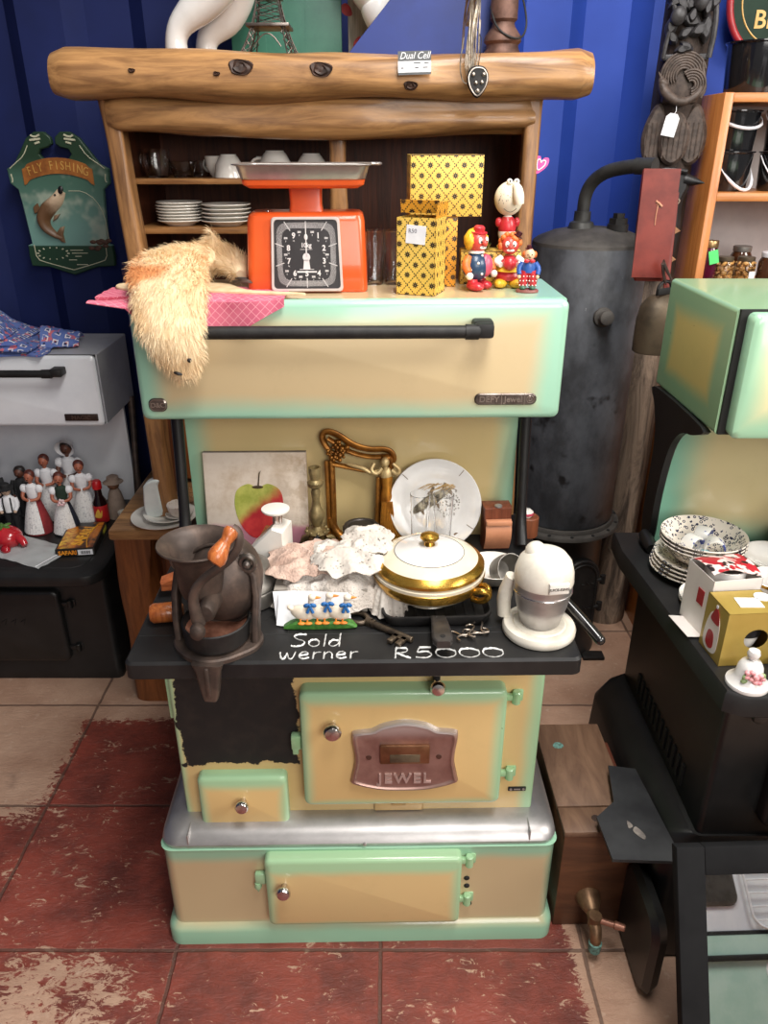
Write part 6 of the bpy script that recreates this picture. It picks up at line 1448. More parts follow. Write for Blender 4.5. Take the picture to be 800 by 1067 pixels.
b.ball((-.046, FY - .014, 1.645), (.014, .012, .011), 14, 10, RY(.5)); b.lathe([(.006, 0), (.001, .022)], 8, aim((-.05, FY - .012, 1.652), (-.6, -.2, 1))); b.tube([(.05, FY - .01, 1.61), (.056, FY - .008, 1.63), (.05, FY - .006, 1.655), (.042, FY - .008, 1.69)], [.004, .007, .007, .003], 8, smooth=1)
b.bx(-.045, .045, FY - .004, FY + .02, 1.598, 1.70, .01); obj('coiled_animal_carving', b, CB, tp)
b = B()
def leaf(x, z, a, L, w, y=FY - .006):
    P = [(0, 0), (L * .35, w), (L * .7, w * .7), (L, 0), (L * .7, -w * .6), (L * .3, -w * .8)]; ca, sa = math.cos(a), math.sin(a); Q = spline([(x + u * ca - v * sa, z + u * sa + v * ca) for u, v in P], 3)
    b.loft([[(u, y + .016, v) for u, v in Q], [(u, y, v) for u, v in Q], [(x + L * .5 * ca + (u - x - L * .5 * ca) * .6, y - .010, z + L * .5 * sa + (v - z - L * .5 * sa) * .6) for u, v in Q]])
for q in ((-.05, 1.745, 1.3, .06, .016), (-.02, 1.79, -.4, .05, .018), (.025, 1.80, 2.0, .05, .016), (.0, 1.75, .4, .06, .016), (.04, 1.73, 1.6, .07, .014), (-.03, 1.715, .2, .045, .012), (.015, 1.715, 2.6, .04, .012), (.045, 1.80, 1.2, .05, .012), (-.04, 1.81, 1.9, .05, .016), (0, 1.85, .8, .06, .018), (.03, 1.87, 2.2, .06, .018), (-.035, 1.87, .6, .06, .016), (.0, 1.93, 1.4, .08, .02), (.04, 1.95, 2.0, .07, .018), (-.04, 1.95, 1.2, .07, .018)): leaf(*q)
for k in range(26): leaf(rnd.uniform(-.05, .05), rnd.uniform(1.72, 2.0), rnd.uniform(0, 6.28), rnd.uniform(.03, .05), rnd.uniform(.008, .014), FY - rnd.uniform(.004, .014))
for x, z in ((-.032, 1.79), (.018, 1.82)): b.ball((x, FY - .018, z), (.019, .016, .022), 14, 10, RY(.3)); b.lathe([(.007, 0), (.001, .024)], 8, aim((x - .010, FY - .018, z + .014), (-.5, 0, 1))); b.lathe([(.007, 0), (.001, .024)], 8, aim((x + .010, FY - .018, z + .014), (.5, 0, 1)))
b.tube([(-.055, FY - .006, 1.70), (-.052, FY - .01, 1.74), (-.042, FY - .01, 1.775)], .006, 8, smooth=1); b.tube([(.055, FY - .004, 1.70), (.060, FY - .006, 1.76), (.052, FY - .004, 1.83), (.06, FY - .004, 1.87)], .007, 8, smooth=1); b.bx(-.058, .056, FY - .004, FY + .02, 1.695, 1.71, .004); obj('fox_and_leaf_carving', b, CV, tp)
b = B()
for x, w, y in ((-.046, .034, FY + .016), (.046, .036, FY + .016), (0, .038, FY - .004)):
    P = spline([(x, 1.452), (x + w * .8, 1.475), (x + w, 1.53), (x + w * .35, 1.592 if x else 1.575), (x - w * .35, 1.592 if x else 1.575), (x - w, 1.53), (x - w * .8, 1.475)], 4); b.prism(P, -y - .03, -y + .012, FRONT, .008)
    for k in range(5): xx = x + (k - 2) * w * .33; b.tube([(xx, y - .0125, 1.47), (xx * 1.02 - x * .02, y - .0128, 1.555)], .0016, 6)
obj('wing_carving', b, CB, tp)
b = B(); P = spline([(0, 1.155), (.036, 1.19), (.05, 1.28), (.046, 1.36), (.058, 1.40), (.044, 1.435), (-.044, 1.435), (-.05, 1.36), (-.052, 1.28), (-.036, 1.19)], 5); b.prism(P, .04, .078, FRONT, .010); b.lathe([(.016, 0), (.012, .02), (.001, .05)], 12, aim((.045, FY - .004, 1.418), (1, -.3, -.15))); b.lathe([(.014, 0), (.009, .02), (.004, .028)], 12, aim((.002, FY - .014, 1.32), (0, -1, -.3)))
b.tube([(-.045, FY - .012, 1.438), (0, FY - .018, 1.444), (.045, FY - .012, 1.438)], .006, 8, smooth=1); mk = obj('mask_carving', b, pm('mask_black', (36, 35, 36), (24, 23, 24), .4, 0, 20, .15), tp)
b = B()
for s in (-1, 1): b.tube([(s * .024 + .013 * math.cos(t), FY - .017, 1.365 + .008 * math.sin(t)) for t in [2 * PI * i / 20 for i in range(20)]], .002, 6, True); b.ball((s * .024, FY - .016, 1.365), (.007, .003, .006), 10, 8)
b.tube([(.012 + .016 * math.cos(t), FY - .017, 1.262 + .03 * math.sin(t)) for t in [2 * PI * i / 20 for i in range(20)]], .003, 6, True); obj('mask_lines', b, pm('mask_line_pale', (156, 140, 124), (120, 104, 88), .6), mk)
b = B()
for z in (1.29, 1.215): b.prism([(.02, z - .02), (.052, z), (.02, z + .024), (.008, z)], .070, .0795, FRONT, .002)
obj('mask_inlay', b, pm('mask_tan', (170, 124, 88), (140, 98, 66), .6), mk)
t = thing('price_tag', 'blank white card tag hanging on the carved pole', 'tag', (.739, 2.218, 1.548), math.radians(-14), None, (0, math.radians(10), math.radians(-10)))
P = [(-.017, -.026), (.017, -.026), (.017, .018), (.009, .027), (-.009, .027), (-.017, .018)]; obj('card', B().prism(P, 0, .0012, FRONT), PAPER, t); b = B(); b.tube([(0, -.001, .022), (.004, .004, .034), (.002, .014, .046)], .0007, 5); obj('string', b, PAPER, t)

# ---- pine shelf unit
su = thing('pine_shelf', 'varnished orange pine shelf unit at the right with pots and jars', 'shelf', (.86, 2.2, 0))
for x in (0, .86):
    b = B(); b.bx(x, x + .024, 0, .26, 0, 1.622, .003); obj('side_board', b, ORANGEW, su)
for z in (1.600, 1.366, 1.118, .86, .60, .34, .08):
    b = B(); b.bx(.024, .86, .002, .258, z, z + .0215, .002); obj('shelf_board', b, ORANGEWH, su)
b = B(); b.bx(.024, .86, .250, .258, .08, 1.60); obj('back_board', b, pm('shelf_back_pale', (196, 190, 188), (170, 164, 164), .5, 0, 4), su)
b = B(); b.bx(-.004, .10, -.03, .0, 0, .09, .003); obj('foot_block', b, ORANGEW, su)
ENB = pm('black_enamel_ware', (20, 20, 23), (26, 26, 29), .14, 0, 8, coat=.5); WW = pm('white_plastic_sleeve', (232, 232, 236), (216, 216, 222), .35)
def bucket(loc, r, h, label, rz=0, swing=1.0, back=False):
    t = thing('enamel_bucket', label, 'bucket', loc, rz, 'black enamel buckets on the pine shelf')
    obj('body', B().lathe([(0, 0), (r * .86, 0), (r * .88, .003), (r * .98, h - .006), (r * 1.05, h - .003), (r * 1.05, h), (r * .97, h - .001), (r * .86, .006), (0, .006)], 40), ENB, t)
    b = B(); P = []
    for k in range(13):
        a = PI * k / 12; P.append((r * 1.06 * math.cos(a), -r * 1.10 * math.sin(a) * (1 if not back else -.2), h - .01 - swing * .085 * math.sin(a) if not back else h - .01 - swing * .05 * math.sin(a)))
    b.tube(P, [.0016] * 3 + [.0042] * 7 + [.0016] * 3, 8); obj('wire_handle', b, WW, t); return t
bucket((.945, 2.31, 1.3885), .060, .098, 'black enamel bucket with drooping white handle, bottom of the left shelf stack', .5)
bucket((.945, 2.31, 1.4870), .060, .098, 'black enamel bucket upturned handle, top of the left shelf stack', .15, .4)
bucket((1.085, 2.30, 1.3885), .060, .098, 'black enamel bucket, bottom of the right shelf stack', .1, .9)
bucket((1.085, 2.30, 1.4870), .060, .098, 'black enamel bucket, top of the right shelf stack', -.2, .5)
bucket((.965, 2.30, 1.622), .078, .118, 'large black enamel bucket with white handle on top of pine shelf', 1.9, .8)
b = B(); b.lathe([(0, 0), (.05, 0), (.056, .06), (.055, .06), (.048, .003), (0, .003)], 30); single('enamel_mug', b, ENB, 'black enamel bowl on top of the pine shelf beside large bucket', 'bowl', (1.12, 2.30, 1.622))
def jar(loc, r, h, label, fill, lidm, tagm=None, bits=0):
    t = thing('glass_jar', label, 'jar', loc, 0, 'preserve jars on the pine shelf')
    obj('glass', B().lathe([(0, 0), (r * .92, 0), (r, .004), (r, h * .72), (r * .8, h * .84), (r * .78, h * .86), (0, h * .86)], 32), glass('jar_glass') if bits else fill, t)
    if bits:
        b = B(); q = random.Random(int(loc[0] * 1000))
        for k in range(bits):
            lay = k // 7; a = (k % 7) * .9 + lay * .4; rr_ = r * .70 if k % 7 else 0; b.ball((rr_ * math.cos(a), rr_ * math.sin(a), .010 + lay * .0125), (.0085, .0055, .0095), 8, 6, Matrix.Rotation(q.uniform(0, 3), 4, Vector((q.random(), q.random(), q.random() + .1))))
        o = obj('contents', b, fill, t); o['kind'] = 'stuff'
    b = B(); b.lathe([(0, h * .85), (r * .84, h * .85), (r * .86, h * .87), (r * .86, h * .98), (r * .8, h), (0, h)], 28); obj('lid', b, lidm, t)
    if tagm: b = B(); b.box((r * .1, -r - .004, h * .66), (.026, .0015, .036), 0, RY(-.25)); obj('tag', b, tagm, t, 'bright green tag')
    return t
jar((.912, 2.255, 1.1405), .0245, .122, 'tall dark purple preserve jar with bright green tag', pm('beet_purple', (78, 14, 40), (50, 8, 26), .1, 0, 10, coat=.6), pm('gold_lid', (168, 138, 96), (130, 104, 70), .35, .8), pm('tag_green', (92, 220, 120), (78, 204, 106), .6))
NUT = pm('pickled_nuts', (206, 160, 96), (172, 122, 66), .4, 0, 40); JL = pm('jar_lid_brown', (128, 116, 98), (100, 88, 72), .35, .7)
jar((.964, 2.265, 1.1405), .027, .078, 'small glass jar of pale brown nuts right of the purple jar', NUT, JL, bits=35)
j_ = jar((1.022, 2.26, 1.1405), .027, .078, 'small glass jar of pale nuts with white label, second of the nut jars', NUT, JL, bits=35); b = B(); b.box((.010, -.0275, .030), (.016, .0012, .022)); obj('label', b, PAPER, j_)
jar((1.088, 2.25, 1.1405), .033, .092, 'brown preserve jar with white lid at the right frame edge', pm('brown_preserve', (74, 44, 28), (52, 30, 20), .1, 0, 14, coat=.6), WW)
jar((1.04, 2.34, 1.1405), .030, .098, 'dark preserve jar standing behind the nut jars', pm('brown_preserve', (0, 0, 0)), pm('lid_grey', (150, 146, 140), (120, 116, 112), .4, .6))
# ---- round sign on the wall
t = thing('round_sign', 'round dark green sign with red rim and gold lettering on blue wall', 'sign', (1.11, 2.545, 1.872))
b = B(); b.lathe([(0, 0), (.155, 0), (.155, .008), (.15, .012), (0, .012)], 56, RX(PI / 2)); obj('panel', b, pm('sign_green', (34, 54, 42), (28, 46, 36), .6, 0, 20, spec=.2), t)
b = B(); b.tube([(.148 * math.cos(a), -.008, .148 * math.sin(a)) for a in [2 * PI * i / 56 for i in range(56)]], .010, 10, True); obj('rim', b, pm('sign_red', (168, 44, 50), (146, 34, 42), .35), t)
b = B(); b.tube([(.116 * math.cos(a), -.0125, .116 * math.sin(a)) for a in [2 * PI * i / 56 for i in range(56)]], .0022, 6, True); b.text('BE', .062, T(-.075, -.0128, -.055) @ RX(PI / 2), .0008, align='LEFT', bold=.001); obj('gold_lettering', b, pm('sign_gold', (216, 172, 92), (196, 150, 70), .4), t)
# ---- fly fishing plaque
t = thing('fishing_plaque', 'green shaped wooden plaque with leaping fish hanging on the dark blue wall', 'plaque', (-.978, 2.535, 1.325))
def pq(zx, zy): return ((zx - 300 - (zy - 100) * .125) * .00049, -(zy - 560) * .00043)
left = [(0, 225), (-29, 246), (-77, 234), (-99, 206), (-85, 174), (-38, 162), (-11, 140), (-14, 100), (-50, 66), (-106, 66), (-160, 104), (-201, 172), (-261, 268), (-310, 298), (-306, 390), (-264, 432), (-256, 520), (-246, 700), (-240, 792), (-268, 806), (-273, 880), (-266, 948), (-157, 955), (-109, 972), (0, 1012)]
left = [(x * .00049, -(y - 560) * .00043) for x, y in left]
P = left + [(-x, y) for x, y in left[-2:0:-1]]
b = B(); b.prism(P, 0, .018, FRONT, .003)
pl = Mat('plaque_paint', .4); _, x, y, z = pl.co(); c = pl.mix(z.ss(-.09, .09), (112, 150, 140), (70, 104, 88)); c = pl.mix(pl.noise(9, 3, off=(0, 0, 2)).ss(.52, .66) * .7, c, (170, 178, 160)); c = pl.mix(z.ss(.08, .15), c, (38, 62, 42)); c = pl.mix(1.0 - z.ss(-.108, -.104), c, (34, 62, 42)); pl.col(c); po = obj('board', b, pl.m, t)
RIB = pm('banner_orange', (168, 104, 44), (130, 74, 28), .5)
def bn(u, v): x = -.105 + .21 * u; return (x, -.0215, .118 - .022 + .034 * (1 - (x / .105) ** 2) * .75 - .022 + .044 * v - .006 * (abs(x / .105) > .9))
b = B(); b.sheet(24, 3, bn, .006); bo_ = obj('banner', b, RIB, t)
b = B(); s_ = 'FLY FISHING'
for i, ch in enumerate(s_):
    if ch == ' ': continue
    x = -.083 + .0168 * i; z = .118 - .022 + .034 * (1 - (x / .105) ** 2) * .75; b.text(ch, .034, T(x, -.0222, z) @ RY(x * 4.6 * .55) @ RX(PI / 2), .0008, sx=.72)
obj('banner_lettering', b, pm('letter_gold', (206, 160, 84), (186, 138, 64), .5), bo_)
cf = [pq(*p) for p in ((350, 440), (320, 500), (265, 560), (235, 620), (250, 680), (300, 730), (345, 750))]
rr2 = [.013, .021, .025, .023, .018, .011, .007]; b = B(); Q = spline(cf, 4, False); RR = [rr2[min(i // 4, 6)] * (1 - (i % 4) / 4) + rr2[min(i // 4 + 1, 6)] * (i % 4) / 4 for i in range(len(Q))]
b.tube([(u, -.022, v) for u, v in Q], RR, 16, flat=.6); b.prism([pq(*p) for p in ((300, 735), (335, 680), (360, 672), (350, 730), (362, 785), (340, 780))], .018, .026, FRONT, .002)
b.prism([pq(*p) for p in ((196, 520), (170, 545), (178, 590), (215, 570))], .018, .026, FRONT, .002); b.prism([pq(*p) for p in ((300, 600), (335, 590), (320, 620), (290, 640))], .018, .026, FRONT, .002)
tf = Mat('trout_paint', .4); _, x, y, z = tf.co(); tf.col(tf.mix((x * 18.0 + z * 6.0 + tf.noise(30, 3)).ss(-.4, .55), (104, 74, 48), (206, 180, 150))); ff = obj('fish', b, tf.m, t)
b = B(); b.ball((pq(352, 432)[0], -.034, pq(352, 432)[1]), (.008, .004, .012), 10, 8, RY(.3)); b.ball((pq(318, 465)[0], -.036, pq(318, 465)[1]), .0035, 8, 6); obj('fish_mouth_and_eye', b, INK, ff)
PL = pm('plaque_cream', (206, 204, 176), (180, 178, 150), .5); b = B()
def pt(pts, r=.0014, sg=1): b.tube([(pq(*p)[0] * sg, -.0185, pq(*p)[1]) for p in pts], r, 6, smooth=1)
f = lambda x: x
for sg in (1, -1):
    pt([(f(150), 150), (f(120), 220), (f(70), 262), (f(35), 296)], .0014, sg); pt([(f(225), 85), (f(195), 100), (f(170), 88)], .003, sg); pt([(f(230), 110), (f(195), 115), (f(165), 118)], .003, sg); pt([(f(225), 130), (f(195), 140)], .003, sg); pt([(f(40), 330), (f(50), 370), (f(45), 385)], .002, sg); pt([(f(160), 800), (f(175), 900), (f(240), 925), (408, 975)], .0014, sg)
for k in range(14): a = k * .45; pt([(280 + 90 * math.cos(a), 860 + 36 * math.sin(a)), (280 + 104 * math.cos(a), 860 + 44 * math.sin(a))], .002)
for zy, a, e in ((838, 390, 470), (858, 400, 500), (880, 420, 460), (905, 380, 430), (938, 430, 500)): pt([(a, zy), (e, zy)], .0012)
pt([(390, 440), (480, 440), (560, 500), (610, 600), (630, 720), (640, 780)], .0009); obj('painted_scroll', b, PL, po)
b = B()
for k in range(12): b.ball((pq(rnd.uniform(505, 640), 800)[0], -.02, pq(0, rnd.uniform(765, 830))[1]), (.010, .004, .006), 8, 6)
obj('painted_rocks', b, pm('rock_brown', (104, 72, 54), (70, 48, 38), .6), po)
b = B(); P = spline([(0, -.02), (.016, .002), (.014, .018), (.004, .016), (0, .008), (-.006, .016), (-.014, .012), (-.012, -.002)], 4); b.prism(P, 0, .002, FRONT)
t = thing('heart_sticker', 'small pink and white heart sticker beside the dresser right post', 'sticker', (.349, 1.887, 1.462), 0, None, (0, math.radians(20), 0)); obj('sticker', b, pm('sticker_pink', (232, 92, 168), (218, 70, 150), .4), t); b = B(); b.tube([(u * .6, -.0024, v * .6) for u, v in P], .0014, 6, True); obj('white_outline', b, PAPER, t)

# ================================================================ the second green stove at the right
rs = thing('green_stove', 'cream and green enamel hooded stove with black cooktop at the right', 'stove', (.98, 1.3, 0))
EN_RH = enamel('enamel_right_hood_door', -.385, .385, 1.035, 1.25, .05, .05, .045, .045, (236, 222, 172), (160, 204, 170))
EN_RS = enamel('enamel_right_hood_side', 0, .33, 1.035, 1.254, .06, .05, .045, .05, (220, 198, 126), (150, 186, 146), ('y', 'z'), .02)
EN_RP = enamel('enamel_right_splash', -.39, .39, .7, 1.04, .07, .05, .03, 0, (216, 198, 150), (136, 190, 164), soft=.05)
b = B(); b.rr([(0, -.388, .388, 1.032, 1.254, .008), (.325, -.388, .388, 1.032, 1.254, .008)], T(0, .33, 0) @ FRONT); rh = obj('warming_hood', b, EN_RS, rs)
b = B(); b.rr([(-.006, -.372, .39, 1.036, 1.25, .01), (.016, -.374, .392, 1.034, 1.252, .014), (.022, -.371, .389, 1.037, 1.249, .014), (.025, -.364, .382, 1.044, 1.242, .014)], T(0, -.006, 0) @ FRONT); rd = obj('hood_door', b, EN_RH, rh)
b = B(); b.bx(-.384, .384, -.002, .006, 1.034, 1.2535); obj('door_gasket', b, BLACK_MATT, rh)
b = B(); b.cyl((-.18, -.062, 1.2), (.3, -.062, 1.2), .0115)
for x in (-.17, .29): b.box((x, -.045, 1.203), (.034, .04, .024), .004)
obj('hood_handle', b, IRON, rd)
b = B(); b.rr([(0, -.385, .385, .702, 1.035, .004), (.014, -.385, .385, .702, 1.035, .004)], T(0, .235, 0) @ FRONT); obj('splashback', b, EN_RP, rs)
b = B(); b.prism(spline([(.32, 1.03), (.05, 1.03), (.075, 1.005), (.14, .985), (.185, .93), (.21, .82), (.215, .715), (.25, .70), (.27, .75), (.27, .92), (.30, .99)], 4), -.008, .008, Matrix(((0, 0, 1, 0), (1, 0, 0, 0), (0, 1, 0, 0), (0, 0, 0, 1))) @ T(0, 0, -.386), .003); obj('bracket', b, BLACK_EN, rs)
b = B(); b.tube([(-.40, .225, .72), (-.40, .20, .715), (-.40, .165, .712)], [.012, .016, .012], 12, smooth=1); obj('bracket_foot', b, BLACK_EN, rs)
b = B(); co_ = [(-.425, -.30), (-.395, -.315), (.42, -.315), (.42, .27), (-.455, .27), (-.462, .18), (-.455, .10)]
b.loft([[(x * k, y * k, z) for x, y in co_] for z, k in ((.655, .985), (.66, 1), (.694, 1), (.70, .992))]); obj('cooktop', b, HOTPLATE, rs, 'black iron cooktop')
b = B(); b.rr([(.30, -.385, .40, -.245, .25, .012), (.657, -.385, .40, -.245, .25, .012)]); obj('body', b, BLACK_EN, rs)
b = B()
for k in range(12): b.bx(-.389, -.384, -.15 + k * .026, -.138 + k * .026, .345, .395)
obj('side_vents', b, BLACK_MATT, rs)
b = B(); b.rr([(0, -.455, .46, -.27, .28, .03), (.02, -.458, .462, -.275, .285, .035), (.25, -.452, .455, -.265, .275, .04), (.30, -.43, .43, -.245, .26, .04), (.318, -.395, .41, -.25, .25, .02)]); obj('base', b, BLACK_EN, rs)
rdoor = obj('oven_door', B().panel(-.285, .30, .36, .60, -.245, .03, .02, .012), BLACK_EN, rs)
for z in (.56, .42): hinge(rdoor, .32, -.254, z, BLACK_EN)
b = B(); b.lathe([(.010, 0), (.008, .01), (.014, .016), (.012, .022), (.004, .025)], 16, aim((-.335, -.245, .615), (0, -1, 0))); obj('knob', b, BLACK_EN, rs)
b = B(); P = [(-.555, -.29), (-.425, -.295), (-.445, -.06), (-.50, -.05), (-.515, -.15), (-.560, -.19)]; b.loft([[(x, y, z) for x, y in P] for z in (.296, .303)]); pt_ = obj('hearth_plate', b, pm('hearth_dark', (56, 57, 58), (40, 40, 42), .45, .2, 10, .1), rs, 'dark flat side plate')
b = B(); b.prism(spline([(-.49, -.215), (-.478, -.235), (-.484, -.245), (-.498, -.226)], 4), .3025, .3042, Matrix()); b.prism(spline([(-.503, -.20), (-.495, -.213), (-.505, -.218)], 4), .3025, .3042, Matrix()); obj('plate_hole', b, pm('hole_pale', (140, 132, 124), (90, 84, 80), .6), pt_)
b = B(); b.rr([(0, -.36, -.20, .01, .20, .04), (.018, -.37, -.19, .0, .21, .045), (.03, -.36, -.20, .01, .20, .04)], Matrix(((0, 0, -1, -.455), (1, 0, 0, .0), (0, 1, 0, 0), (0, 0, 0, 1)))); obj('side_door', b, BLACK_EN, rs, 'rounded black side panel')

# ---- things on the right cooktop
RZ_ = .7005
BP = Mat('blue_pattern_china', .2, 0, .4); n = BP.nt.nodes.new('ShaderNodeTexVoronoi'); n.inputs['Scale'].default_value = 125; BP.nt.links.new(BP.co()[0], n.inputs['Vector']); v = V(BP.nt, n.outputs['Distance']); BP.col(BP.mix(v.gt(.22) * v.lt(.42) * BP.noise(50, 2).gt(.44), (236, 226, 212), (44, 46, 74)))
for k in range(4):
    p = (.640 + .002 * k, 1.385, RZ_ + k * .0085); lab = 'patterned dinner plate, %s under the patterned bowls' % ('bottom of four', 'second of four', 'third of four', 'topmost of four')[k]
    if k == 0: pr = single('patterned_plate', B().lathe(plate_mesh(.088, .016, .003), 48), BP.m, lab, 'plate', p, 0, 'patterned plates on the right stove')
    else: dup(pr, p, 0, lab)
bprof = [(0, 0), (.038, 0), (.04, .003), (.062, .018), (.078, .040), (.084, .046), (.083, .048), (.074, .040), (.058, .020), (.036, .006), (0, .005)]
for k, lab in enumerate(('patterned china bowl, bottom of three nested on the plates', 'patterned china bowl, middle of three nested on the plates', 'patterned china bowl, top of three nested, holding napkin rings')):
    p = (.646, 1.380, RZ_ + .0315 + k * .0078)
    if k == 0: pr = single('patterned_bowl', B().lathe(bprof, 48), BP.m, lab, 'bowl', p, 0, 'patterned bowls on the right stove')
    else: dup(pr, p, 0, lab)
NB = pm('ring_blue_white', (224, 222, 216), (60, 74, 140), .2, 0, 60, coat=.4, lo=.52, hi=.56)
nr = [(.017, -.014), (.0195, -.014), (.021, -.010), (.021, .010), (.0195, .014), (.017, .014), (.0155, .0)]
for i, (x, y, rz, lab) in enumerate(((.623, 1.372, .5, 'blue and white napkin ring, left one in the patterned bowl'), (.662, 1.358, -.3, 'blue and white napkin ring, front right one in the patterned bowl'), (.655, 1.402, .9, 'blue and white napkin ring at the back of the patterned bowl'))):
    z = RZ_ + .0315 + .0156 + .0255 + (.004 if i == 2 else 0)
    if i == 0: pr = single('napkin_ring', B().lathe(nr + [nr[0]], 32, RX(PI / 2), (False, False)), NB, lab, 'napkin ring', (x, y, z), rz, 'napkin rings in the bowl')
    else: dup(pr, (x, y, z), rz, lab)
single('trinket_stopper', B().lathe([(0, 0), (.012, 0), (.014, .004), (.009, .010), (.004, .012), (0, .013)], 20), pm('teal_glaze', (120, 168, 176), (96, 146, 156), .2, coat=.4), 'tiny pale teal stopper lying between the napkin rings', 'stopper', (.642, 1.352, RZ_ + .058))
for k in range(2):
    p = (.628, 1.262, RZ_ + k * .007); lab = ('white saucer at the bottom behind the open mug carton', 'white saucer on top behind the open mug carton')[k]
    if k == 0: pr = single('saucer', B().lathe(plate_mesh(.058, .010, .0025), 40), CHINA, lab, 'saucer', p, 0, 'white saucers on the right stove')
    else: dup(pr, p, 0, lab)
for k, (x, y, z, r, m, lab) in enumerate(((.785, 1.385, 0, .088, pm('grey_olive_china', (150, 142, 122), (128, 120, 102), .25, 0, 8, coat=.4), 'large grey olive plate at the bottom of right rear stack'), (.795, 1.388, .013, .075, CREAMCH, 'cream plate in the middle of right rear stack'), (.805, 1.388, .024, .064, PORC, 'white plate on top of the right rear stack'))):
    single('dinner_plate', B().lathe(plate_mesh(r, .012, .003), 44), m, lab, 'plate', (x, y, RZ_ + z), 0, 'plates at the right rear')
# mug cartons
SW, SR = pm('carton_white', (232, 226, 220), (220, 212, 206), .45, 0, 10), pm('carton_red', (172, 34, 46), (150, 26, 38), .4)
t = thing('mug_carton', 'open white and red mug carton with torn flaps behind the gold carton', 'box', (.611, 1.196, RZ_), math.radians(9))
w, d, h = .046, .042, .118; b = B(); b.bx(-w, w, -d, -d + .001, 0, h); b.bx(-w, w, d - .001, d, 0, h); b.bx(-w, -w + .001, -d, d, 0, h); b.bx(w - .001, w, -d, d, 0, h); b.bx(-w, w, -d, d, 0, .001); obj('carton', b, SW, t)
b = B(); b.sheet(10, 6, lambda u, v: (-w + 2 * w * u, d * .9 - .075 * v, h + .004 + .010 * math.sin(v * 2.5) + .008 * math.sin(u * 5) * v), .001); obj('red_flap', b, Mat('flap_red_white', .4).m, t)
fm_ = bpy.data.materials['flap_red_white']; fx = Mat('flap_print', .4); fx.col(fx.mix(fx.noise(40, 2).ss(.56, .60), fx.mix(fx.noise(28, 2).ss(.5, .53), (172, 34, 46), (226, 204, 198)), (30, 22, 24))); [c for c in t.children if c.name.startswith('red_flap')][0].data.materials[0] = fx.m
b = B(); b.box((-w - .014, -.005, .004), (.030, .07, .001), 0, RY(.15)); obj('bottom_flap', b, SW, t)
b = B(); b.bx(-w - .0008, -w + .0004, -.022, -.002, .055, .085, 0); obj('red_picture', b, SR, t)
cup((.611, 1.196, RZ_ + .0015), .036, .122, 'white mug standing inside the open mug carton', 0, None, False, PORC, False)
t = thing('mug_carton', 'gold gift carton with oval window and festive mug picture behind the bell', 'box', (.611, 1.106, RZ_), math.radians(5))
w, d, h = .0465, .036, .104; GM = pm('gold_carton', (190, 162, 84), (172, 144, 68), .32, .35, 6)
OV = [(.021 * math.cos(a) + .010, .052 + .019 * math.sin(a)) for a in [2 * PI * i / 28 for i in range(28)]]
b = B(); b.bx(-w, w, d - .001, d, 0, h); b.bx(-w, -w + .001, -d, d, 0, h); b.bx(w - .001, w, -d, d, 0, h); b.bx(-w, w, -d, d, 0, .001); b.bx(-w, w, -d, d, h - .001, h)
SQR = [(max(-w, min(w, .010 + math.cos(a) / max(abs(math.cos(a)), abs(math.sin(a))) * .2)), max(0, min(h, .052 + math.sin(a) / max(abs(math.cos(a)), abs(math.sin(a))) * .2))) for a in [2 * PI * (i) / 28 for i in range(28)]]
def ray(a):
    c_, s_ = math.cos(a), math.sin(a); ts = []
    if c_ > 1e-6: ts.append((w - .010) / c_)
    if c_ < -1e-6: ts.append((-w - .010) / c_)
    if s_ > 1e-6: ts.append((h - .052) / s_)
    if s_ < -1e-6: ts.append(-.052 / s_)
    q = min(ts); return (.010 + q * c_, .052 + q * s_)
AN = sorted([2 * PI * i / 28 for i in range(28)] + [math.atan2(z - .052, x - .010) % (2 * PI) for x in (-w, w) for z in (0, h)])
OV = [(.010 + .021 * math.cos(a), .052 + .019 * math.sin(a)) for a in AN]; SQR = [ray(a) for a in AN]
b.loft([[(u, -d, v) for u, v in SQR], [(u, -d, v) for u, v in OV], [(u, -d + .001, v) for u, v in OV], [(u, -d + .001, v) for u, v in SQR]], True, (False, False)); gc = obj('carton', b, GM, t)
b = B(); b.box((.004, -.004, h + .0006), (.040, .030, .0008), 0, RZ(-.1)); b.lathe([(.014, h + .0002), (.014, h + .001)], 20, T(.036, .012, 0)); obj('top_sticker', b, PAPER, gc)
b = B(); b.prism(spline([(-.026, .02), (-.018, .008), (.0, .006), (.016, .012), (.020, .03), (.016, .07), (.004, .085), (-.014, .078), (-.024, .05)], 4), 0, .0008, Matrix(((0, 0, -1, -w), (-1, 0, 0, 0), (0, 1, 0, 0), (0, 0, 0, 1)))); mg = obj('mug_picture', b, SW, gc, 'printed mug picture')
b = B(); mx_ = Matrix(((0, 0, -1, -w - .0006), (-1, 0, 0, 0), (0, 1, 0, 0), (0, 0, 0, 1))); b.prism(spline([(-.012, .066), (.014, .066), (.010, .084), (.0, .094), (-.008, .082)], 4), 0, .0006, mx_); b.prism(spline([(-.016, .02), (-.004, .012), (.008, .020), (.004, .044), (-.012, .044)], 4), 0, .0006, mx_); obj('picture_red', b, SR, mg)
b = B(); b.prism(circ(.0035, 12, .0, .096), 0, .0008, mx_); obj('picture_dot', b, PAPER, mg)
t = thing('cup', 'white mug with dark band seen through the oval carton window', 'cup', (.617, 1.108, RZ_ + .0015), .1); obj('bowl', B().lathe(cup_prof(.030, .088), 32), PORC, t); obj('dark_band', B().lathe([(.0290, .046), (.0302, .047), (.0305, .062), (.0292, .063)], 32, None, (False, False)), INK, t)
